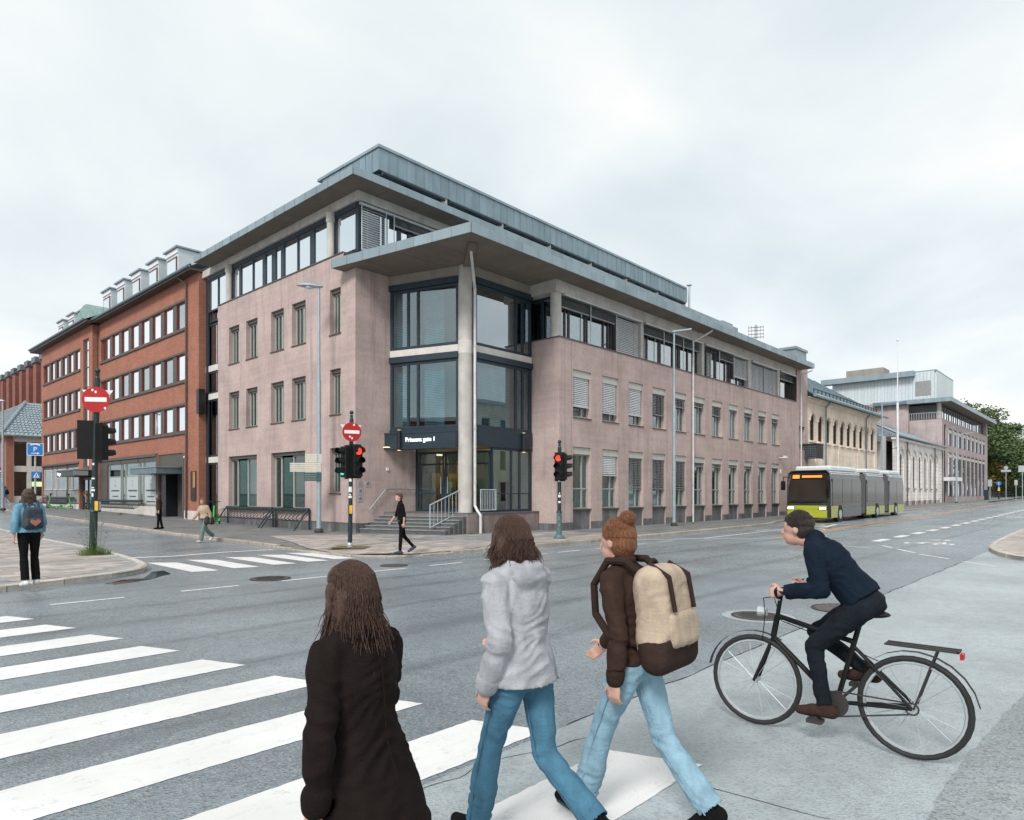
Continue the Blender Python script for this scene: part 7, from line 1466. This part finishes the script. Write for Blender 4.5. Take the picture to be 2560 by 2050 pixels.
        if hood: pr += [E_(up(V((-.1, 0, 1.4))), (.045, .115, .085), qt), E_(up(V((-.045, .085, 1.45))), (.06, .045, .04)), E_(up(V((-.045, -.085, 1.45))), (.06, .045, .04)), E_(up(V((.06, .0, 1.4))), (.04, .07, .04))]
        return blob(pr + list(extra), max(vox, .009), name, mat, t, 5, disp=.02 if near else .009, cuts=cu[:2] if hem < .75 else cu)
    def shoes(mat, name='shoe'):
        for n_ in 'LR': a, d = J['an' + n_], J['fd' + n_]; pr = [C(a - d*.05 - V((0, 0, .04)), a + d*.08 - V((0, 0, .04)), .046, .044), C(a + d*.08 - V((0, 0, .045)), a + d*.165 - V((0, 0, .052)), .044, .032), C(a - V((0, 0, .02)), a + V((0, 0, .0)), .048)]; blob(pr, max(vox, .009), name, mat, t, 2)
    def hair(mat, style):
        pr = [E_(hp_((-.018, 0, .04)), (.098, .089, .092), hq), E_(hp_((.0, 0, .065)), (.094, .08, .065), hq), E_(hp_((-.045, 0, -.01)), (.07, .084, .09), hq)]
        if style in ('long', 'mid'):
            L2 = .3 if style == 'long' else .17
            for s_ in (-1, -.6, -.2, .2, .6, 1): b = hp_((-.06 + .02*abs(s_), .068*s_, 0)); e = b + hq @ V((-.035 + .05*abs(s_), .03*s_, -L2)); pr.append(C(b, e, .042, .028 if style == 'long' else .036))
            for s_ in (-1, 1): b = hp_((.01, .078*s_, .03)); pr.append(C(b, hp_((.015, .088*s_, -.16 if style == 'long' else -.1)), .03, .024))
        if style == 'bun': pr += [E_(hp_((-.07, 0, .13)), (.045, .045, .045)), E_(hp_((-.05, 0, .1)), (.05, .05, .04))]
        if style == 'short': pr = pr[:2] + [E_(hp_((-.045, 0, .0)), (.066, .082, .085), hq)]
        o = blob(pr, max(vox*.9, .008), 'hair', mat, t, 2, disp=.006)
        if near and style in ('long', 'mid'):
            m = MB(); rnd = random.Random(7); L2 = (.3 if style == 'long' else .17)
            for i in range(950):
                a = R(rnd.uniform(62, 298)); P_ = []; jt = rnd.uniform(.97, 1.03)
                for f in (.02, .2, .42, .7, 1.0): th = f*PI/2; P_.append(hp_((-.01*f - .004 + .102*jt*math.sin(th)*math.cos(a), .0925*jt*math.sin(th)*math.sin(a), .04 + .0975*math.cos(th))))
                e = P_[-1]; ln = L2*rnd.uniform(.6, 1.2)*(1 if abs(a - PI) < 1.6 else .8); sw = V((rnd.gauss(0, .02), rnd.gauss(0, .02), 0)); out = hq @ V((-.018*abs(math.cos(a)), .02*math.sin(a), 0))
                wvx = V((rnd.uniform(-.008, .008), rnd.uniform(-.008, .008), 0)); P_ += [e + V((0, 0, -ln*.22)) + out*.4 + wvx, e + V((0, 0, -ln*.45)) + out*.6 - wvx, e + V((0, 0, -ln*.75)) + out + sw*.5 + wvx, e + V((0, 0, -ln)) + out + sw]
                P_ = [X(v) for v in P_]
                for q in range(len(P_) - 1): rr_ = .0026*k_*(1 - .06*q); m.cyl(P_[q], P_[q + 1], rr_, rr_*.92, 4, False)
            m.build('strands', mat, o, True, kind='stuff')
        elif near:
            m = MB(); rnd = random.Random(9)
            for i in range(420):
                a = R(rnd.uniform(45, 315)); P_ = []
                jt = rnd.uniform(.98, 1.035)
                for f in (.02, .2, .4, .7, 1.08): th = f*PI/2; P_.append(X(hp_((-.01*f - .004 + .099*jt*math.sin(th)*math.cos(a), .09*jt*math.sin(th)*math.sin(a), .042 + .095*jt*math.cos(th)))))
                for q in range(4): m.cyl(P_[q], P_[q + 1], .0026*k_, .0022*k_, 4, False)
            if style == 'bun':
                for i in range(26): m.torus(X(hp_((-.07, 0, .13))), (rnd.gauss(0, 1), rnd.gauss(0, 1), rnd.gauss(0, 1)), .046*k_, .0028*k_, 18, 4)
            m.build('strands', mat, o, True, kind='stuff')
        return o
    def skirt(mat, z1, z0, r0, r1, name='coat_skirt'):
        m = MB(); n_ = 28; lv = 10; base = up(V((0, 0, z1)))
        fr = max(J['knL'].x, J['knR'].x); bk = min(J['knL'].x, J['knR'].x); vs = []
        for j in range(lv + 1):
            f = j/lv; zz = z1 + (z0 - z1)*f
            for i in range(n_):
                a = 2*PI*i/n_; w = 1 + .06*f*math.sin(a*7 + j*.2); rx = (r0 + (r1 - r0)*f)*w; cx = base.x + (max(0, math.cos(a))*max(0, fr - .1) + min(0, math.cos(a))*max(0, -bk - .1))*f*.9; vs.append(X((cx + rx*.85*math.cos(a), rx*math.sin(a)*1.12, zz)))
        m.add(vs, [(j*n_ + i, j*n_ + (i + 1) % n_, (j + 1)*n_ + (i + 1) % n_, (j + 1)*n_ + i) for j in range(lv) for i in range(n_)]); o = m.build(name, mat, t, True); o.modifiers.new('s', 'SOLIDIFY').thickness = .012; return o
    def seams(mat, ex, flare=.0):
        for n_, s_ in (('L', 1), ('R', -1)):
            for side in (1, -1): o = lambda r_: V((0, s_*side*r_, 0)); m = MB(); m.tube([X(J['hip' + n_] + o(.088 + ex)), X(J['hip' + n_]*.5 + J['kn' + n_]*.5 + o(.078 + ex)), X(J['kn' + n_] + o(.062 + ex)), X(J['kn' + n_]*.5 + J['an' + n_]*.5 + o(.055 + ex + flare*.5)), X(J['an' + n_] + o(.044 + ex + flare))], .0035*k_, 5); m.build('seam', mat, t, True)
    def cuffs(mat, ex):
        for n_ in 'LR': w, d = J['wr' + n_], (J['wr' + n_] - J['el' + n_]).normalized(); blob([C(w - d*.035, w - d*.005, .036 + ex*.85, .033 + ex*.85)], .009, 'cuff', mat, t, 1)
    def collar(mat):
        m = MB(); n_ = 20; c = neck + V((-.005, 0, -.005)); vs = []
        for z_, r_ in ((-.01, .078), (.045, .072), (.05, .08), (.0, .1)):
            for i in range(n_): a = R(30) + (2*PI - R(60))*i/(n_ - 1); vs.append(X(c + V((r_*math.cos(a), r_*1.05*math.sin(a), z_ + (0 if r_ < .09 else -.012)))))
        m.add(vs, [(j*n_ + i, j*n_ + i + 1, (j + 1)*n_ + i + 1, (j + 1)*n_ + i) for j in range(3) for i in range(n_ - 1)]); o = m.build('collar', mat, t, True); o.modifiers.new('thickness', 'SOLIDIFY').thickness = .006
        m = MB(); m.tube([X(up(V((-.127 - .0, 0, 1.38)))), X(up(V((-.138, 0, 1.2)))), X(up(V((-.135, 0, 1.05)))), X(up(V((-.185, 0, .9))))], .003*k_, 5); m.build('back_seam', mat, t, True)
    def soles(mat):
        for n_ in 'LR': a, d = J['an' + n_] - V((0, 0, .074)), J['fd' + n_]; blob([C(a - d*.05 , a + d*.06, .02, .02)] + [C(a - d*.06 + V((0, y_, 0)), a + d*.16 + V((0, y_*.8, 0)), .014, .012) for y_ in (-.03, -.01, .01, .03)], .009, 'sole', mat, t, 1)
    fit(dict(collar=collar, seams=seams, cuffs=cuffs, soles=soles, legs=legs_cloth, top=top_cloth, shoes=shoes, hair=hair, skirt=skirt, J=J, up=up, X=X, C=C, E=E_, blob=blob, t=t, k=k_, hp=hp_))
    t.location = loc; t.rotation_euler = (0, 0, R(head_deg)); t['_off'] = 0; del t['_off']
    return t, J, up, X, k_
def place(t, local): return Matrix.Translation(t.location) @ Matrix.Rotation(t.rotation_euler.z, 4, 'Z') @ Vector(local)
def backpack(lab, owner, mat, w=.3, h=.44, d=.16, z0=.98, strap='f_black', base=None, shift=0.0, motif=False):
    t, J, up, X, k_ = owner; V = Vector; bp = thing('backpack', lab, 'backpack', (0, 0, 0)); c0 = lambda x, y, z: X(up(V((x, y, z)))); b = -.115 - d*.5
    pr = []
    for yy in [-w*.5 + .07 + (w - .14)*q/8 for q in range(9)]:
        pr += [('c', c0(b + shift, yy, z0 + .09), c0(b + shift, yy*.92, z0 + h - .1), d*.52*k_, d*.46*k_)]
    o = blob(pr, .012, 'pack_body', mat, bp, 6, disp=.016)
    pr = [('c', c0(b - d*.42, yy, z0 + .1), c0(b - d*.42, yy, z0 + h*.42), .045*k_, .04*k_) for yy in [w*(-.3 + .6*q/7) for q in range(8)]]; blob(pr, .012, 'front_pocket', mat, bp, 5, disp=.012)
    if base:
        for s_ in (-1, 1): m = MB(); m.tube([c0(b, w*.28*s_, z0 + h - .0), c0(b - d*.5, w*.3*s_, z0 + h*.86), c0(b - d*.56, w*.3*s_, z0 + h*.5)], .012*k_, 6); m.build('lash_strap', strap, bp, True)
    if base: blob([('c', c0(b, yy, z0 + .02), c0(b, yy*.9, z0 + .08), d*.45*k_, d*.5*k_) for yy in [w*(-.37 + .74*q/7) for q in range(8)]], .012, 'pack_shade', base, bp, 5)  # dark bottom piece: shadow on the pack's underside, put in as colour
    for s_ in (-1, 1):
        pts_ = [c0(b + d*.3, .1*s_, z0 + h - .05), c0(-.08, .11*s_, 1.475), c0(.03, .12*s_, 1.485), c0(.135, .12*s_, 1.36), c0(.13, .14*s_, 1.2), c0(.02, .185*s_, 1.08), c0(b + d*.3, .13*s_, z0 + .08)]; m = MB(); m.tube(pts_, .021*k_, 8); m.build('strap', strap, bp, True)
    m = MB(); m.torus(c0(b + d*.2, 0, z0 + h - .02), (1, 0, 0), .04*k_, .012, 16, 6); m.build('grab_loop', strap, bp)
    if motif:
        m = MB(); n_ = 18; hv = [(.085*k_*(math.sin(a)**3), .07*k_*(.81*math.cos(a) - .31*math.cos(2*a) - .12*math.cos(3*a) - .06*math.cos(4*a))) for a in [2*PI*i/n_ for i in range(n_)]]; q0 = V(c0(b - d*.42 - .05, 0, z0 + h*.33)); m.prismd([tuple(q0 + V((0, a, bb))) for a, bb in hv], (-.006, 0, 0)); m.build('heart_print', 'lip', bp)
    bp.location = t.location; bp.rotation_euler = t.rotation_euler; return bp
WALK = 90                                         # degrees: across the street, away to the left
# woman in the long dark coat
def fit1(d): d['legs']('f_black', .0, .0); d['shoes']('f_black'); d['top']('f_coat', .018, .5, 'coat', flare=.13); d['cuffs']('f_coat', .024); d['collar']('f_coat'); d['hair']('h_auburn' if 0 else 'h_brown', 'long')
w1 = person('woman in long dark coat with long brown hair, nearest of the walkers', (1.38, 1.98, 0), WALK + 8, 1.53, ((24, 4), (-18, 22)), ((-14, 17, 12), (18, 17, 16)), fit1, lean=4, turn=4, vox=.008)
# walker in grey hoodie
def fit2(d): d['legs']('f_denim', .004, .022); d['seams']('f_denim', .004, .022); d['shoes']('f_black'); d['soles']('f_white'); d['cuffs']('f_grey', .03); d['top']('f_grey', .026, .87, 'hoodie', hood=True, flare=.012); d['hair']('h_brown', 'mid')
w2 = person('person in light grey hoodie and blue jeans, middle of the near walkers', (2.47, 2.2, 0), WALK - 2, 1.64, ((20, 8), (-10, 46)), ((-18, 10, 36), (20, 10, 44)), fit2, lean=5, turn=-6, vox=.008)
# walker with beige backpack
def fit3(d): d['legs']('f_lightdenim', .006, .028); d['seams']('f_lightdenim', .006, .028); d['shoes']('f_black'); d['soles']('f_pack'); d['cuffs']('f_darkbrown', .018); d['top']('f_brown', .016, .92, 'jacket'); d['hair']('h_auburn', 'bun')
w3 = person('person in brown top and pale jeans with a big beige backpack', (3.06, 1.93, 0), WALK + 2, 1.63, ((22, 6), (-18, 24)), ((-18, 12, 20), (20, 10, 26)), fit3, lean=7, turn=-4, vox=.008)
backpack('large beige canvas backpack, bottom coloured as shadow, on the right hand walker', w3, 'f_beige', .36, .5, .21, .95, 'f_darkbrown', 'f_darkbrown')
# woman in denim jacket
def fit4(d): d['legs']('f_black', .004, .02); d['shoes']('f_white'); d['top']('f_jacket', .026, .93, 'denim_jacket', flare=.03); d['hair']('h_brown', 'long')
w4 = person('woman in pale denim jacket and black trousers walking away at left', (2.99, 14.5, .112), 96, 1.70, ((-6, 4), (4, 14)), ((-12, 14, 14), (12, 16, 16)), fit4, vox=.011)
backpack('dark grey backpack with a pink heart on the denim jacket woman', w4, 'f_pack', .31, .44, .15, .97, 'f_pack', None, 0., True)
# man in black by the steps
def fit5(d): d['legs']('f_black', .0, .0); d['shoes']('f_pack'); d['top']('f_black', .008, .95, 'shirt', sleeve=.35); d['hair']('h_brown', 'short')
person('man in black clothes striding past the entrance steps', (11.45, 14.62, .1), 155, 1.64, ((6, 3), (-12, 30)), ((-14, 8, 18), (14, 8, 22)), fit5, lean=4, vox=.012)
# woman in dark brown jacket with shoulder bag
def fit6(d): d['legs']('f_black', .0, .01); d['shoes']('f_black'); d['top']('f_brown', .014, .9, 'jacket'); d['hair']('h_dark', 'long')
w6 = person('woman in dark brown jacket with a pale shoulder bag before the brick building', (11.55, 32.3, .115 + gz(11.5, 32.3)), 150, 1.60, ((4, 2), (-4, 6)), ((-6, 8, 10), (8, 8, 14)), fit6, vox=.016)
t = thing('shoulder_bag', 'pale grey green shoulder bag on the brown jacket woman', 'bag', (0, 0, 0)); X_ = lambda v: w6[3](Vector(v)); blob([('c', X_((-.05, -.2, .86)), X_((-.05, -.22, .98)), .08, .07), ('c', X_((.1, -.2, .86)), X_((.1, -.22, .97)), .08, .07)], .016, 'bag_body', 'f_bag', t, 3); MB().tube([X_((.02, -.24, 1.0)), X_((.09, -.05, 1.3)), X_((.0, .12, 1.47)), X_((-.12, -.02, 1.3)), X_((-.06, -.22, 1.0))], .01, 6).build('strap', 'f_bag', t); t.location = w6[0].location; t.rotation_euler = w6[0].rotation_euler
# person in tan jacket stepping off the kerb
def fit7(d): d['legs']('f_sagepants', .01, .03); d['shoes']('f_white'); d['top']('f_tan', .025, .95, 'jacket', flare=.02); d['hair']('h_auburn', 'mid')
w7 = person('person in tan jacket and sage trousers stepping along the kerb', (10.25, 24.4, .0), 200, 1.60, ((24, 10), (-22, 30)), ((-18, 14, 20), (20, 14, 20)), fit7, lean=5, vox=.015)
t = thing('shoulder_bag', 'dark olive bag carried by the tan jacket person', 'bag', (0, 0, 0)); X_ = lambda v: w7[3](Vector(v)); blob([('c', X_((-.12, .2, .8)), X_((-.12, .22, .96)), .1, .08), ('c', X_((.08, .2, .8)), X_((.08, .22, .95)), .1, .08)], .016, 'bag_body', 'f_olive', t, 3); MB().tube([X_((.0, .22, 1.0)), X_((.06, .12, 1.3)), X_((.0, .08, 1.48)), X_((-.14, .1, 1.3)), X_((-.1, .22, 1.0))], .012, 6).build('strap', 'f_olive', t); t.location = w7[0].location; t.rotation_euler = w7[0].rotation_euler
# far person at the left edge
def fit8(d): d['legs']('f_jacket', .004, .02); d['shoes']('f_white'); d['top']('f_jacket', .03, .92, 'jacket'); d['hair']('h_brown', 'short')
x_ = 13.0; y_ = sY(13, x_); w8 = person('distant person in pale blue at the far left pavement', (x_, y_, gz(x_, y_) + .115), 120, 1.72, ((18, 6), (-18, 26)), ((-14, 10, 14), (14, 10, 14)), fit8, vox=.022)
backpack('dark backpack on the distant person in pale blue', w8, 'f_navy', .3, .42, .15, .98)
# cyclist
HB = 92
def fit9(d): d['legs']('f_dkdenim', .004, .0); d['shoes']('f_brown'); d['top']('f_navy', .022, .95, 'jacket', flare=.0); d['hair']('h_dark', 'short')
cl = Vector((5.02, 1.56, 0))
b_ = bicycle((cl.x, cl.y, 0.002), R(HB), 'dark city bicycle ridden across the pale asphalt', 'black')
w9 = person('cyclist in dark navy jacket riding across the pale asphalt', (0, 0, 0), HB, 1.70, ((62, 62), (44, 72)), ((42, 12, 14), (42, 12, 14)), fit9, lean=40, turn=0, vox=.008, seat=1.01, hand_curl=75, hands=((.485, .275, 1.01), (.485, -.275, 1.01)), feet=((.23, .115, .275), (.01, -.115, .515)))
fd_ = Vector((math.cos(R(HB)), math.sin(R(HB)), 0)); w9[0].location = cl - fd_*.23


# ------------------------------------------------------------------ houses across the streets, seen only mirrored in the windows
def mirror_house(lab, T, L_, h, n, fl, mat, base):
    t = thing('street_house', lab, 'building', base); ops = []; per = L_/n; fh = (h - 1.2)/fl
    for j in range(fl):
        for i in range(n): ops.append((per*i + per*.28, per*i + per*.72, .9 + fh*j, .9 + fh*j + fh*.62))
    wall(T, 0, L_, 0, h, ops, .2, mat, t, thick=10)
    first = None
    for a, b, c, d in ops:
        if first is None: first = MB(T).box(a, b, -.19, -.15, c, d).build('window', 'bus_glass', t); f0 = (a, c); v0 = Vector(T(0, 0, 0))
        else: o = dup(first, Vector(T(a - f0[0], 0, c - f0[1])) - Vector(T(0, 0, 0))); o.parent = t
    MB(T).box(-.2, L_ + .2, -10, .3, h, h + .35).build('cornice', 'conc_white', t); MB(T).box(.2, L_ - .2, -10, -.3, -.1, h - .05).build('core', 'interior', t)
mirror_house('beige house across the main street, seen mirrored in the right facade windows', lambda s, t, z: (27 + s, -11 + t, z), 46, 11.5, 16, 3, 'cream', (50, -16, 0))
mirror_house('red brick house across the side street, seen mirrored in the left facade windows', lambda s, t, z: (-16 + t, 26 + s, z + .1), 44, 8.5, 14, 2, 'brick2', (-20, 48, 0))
bpy.data.scenes.remove(LAB)
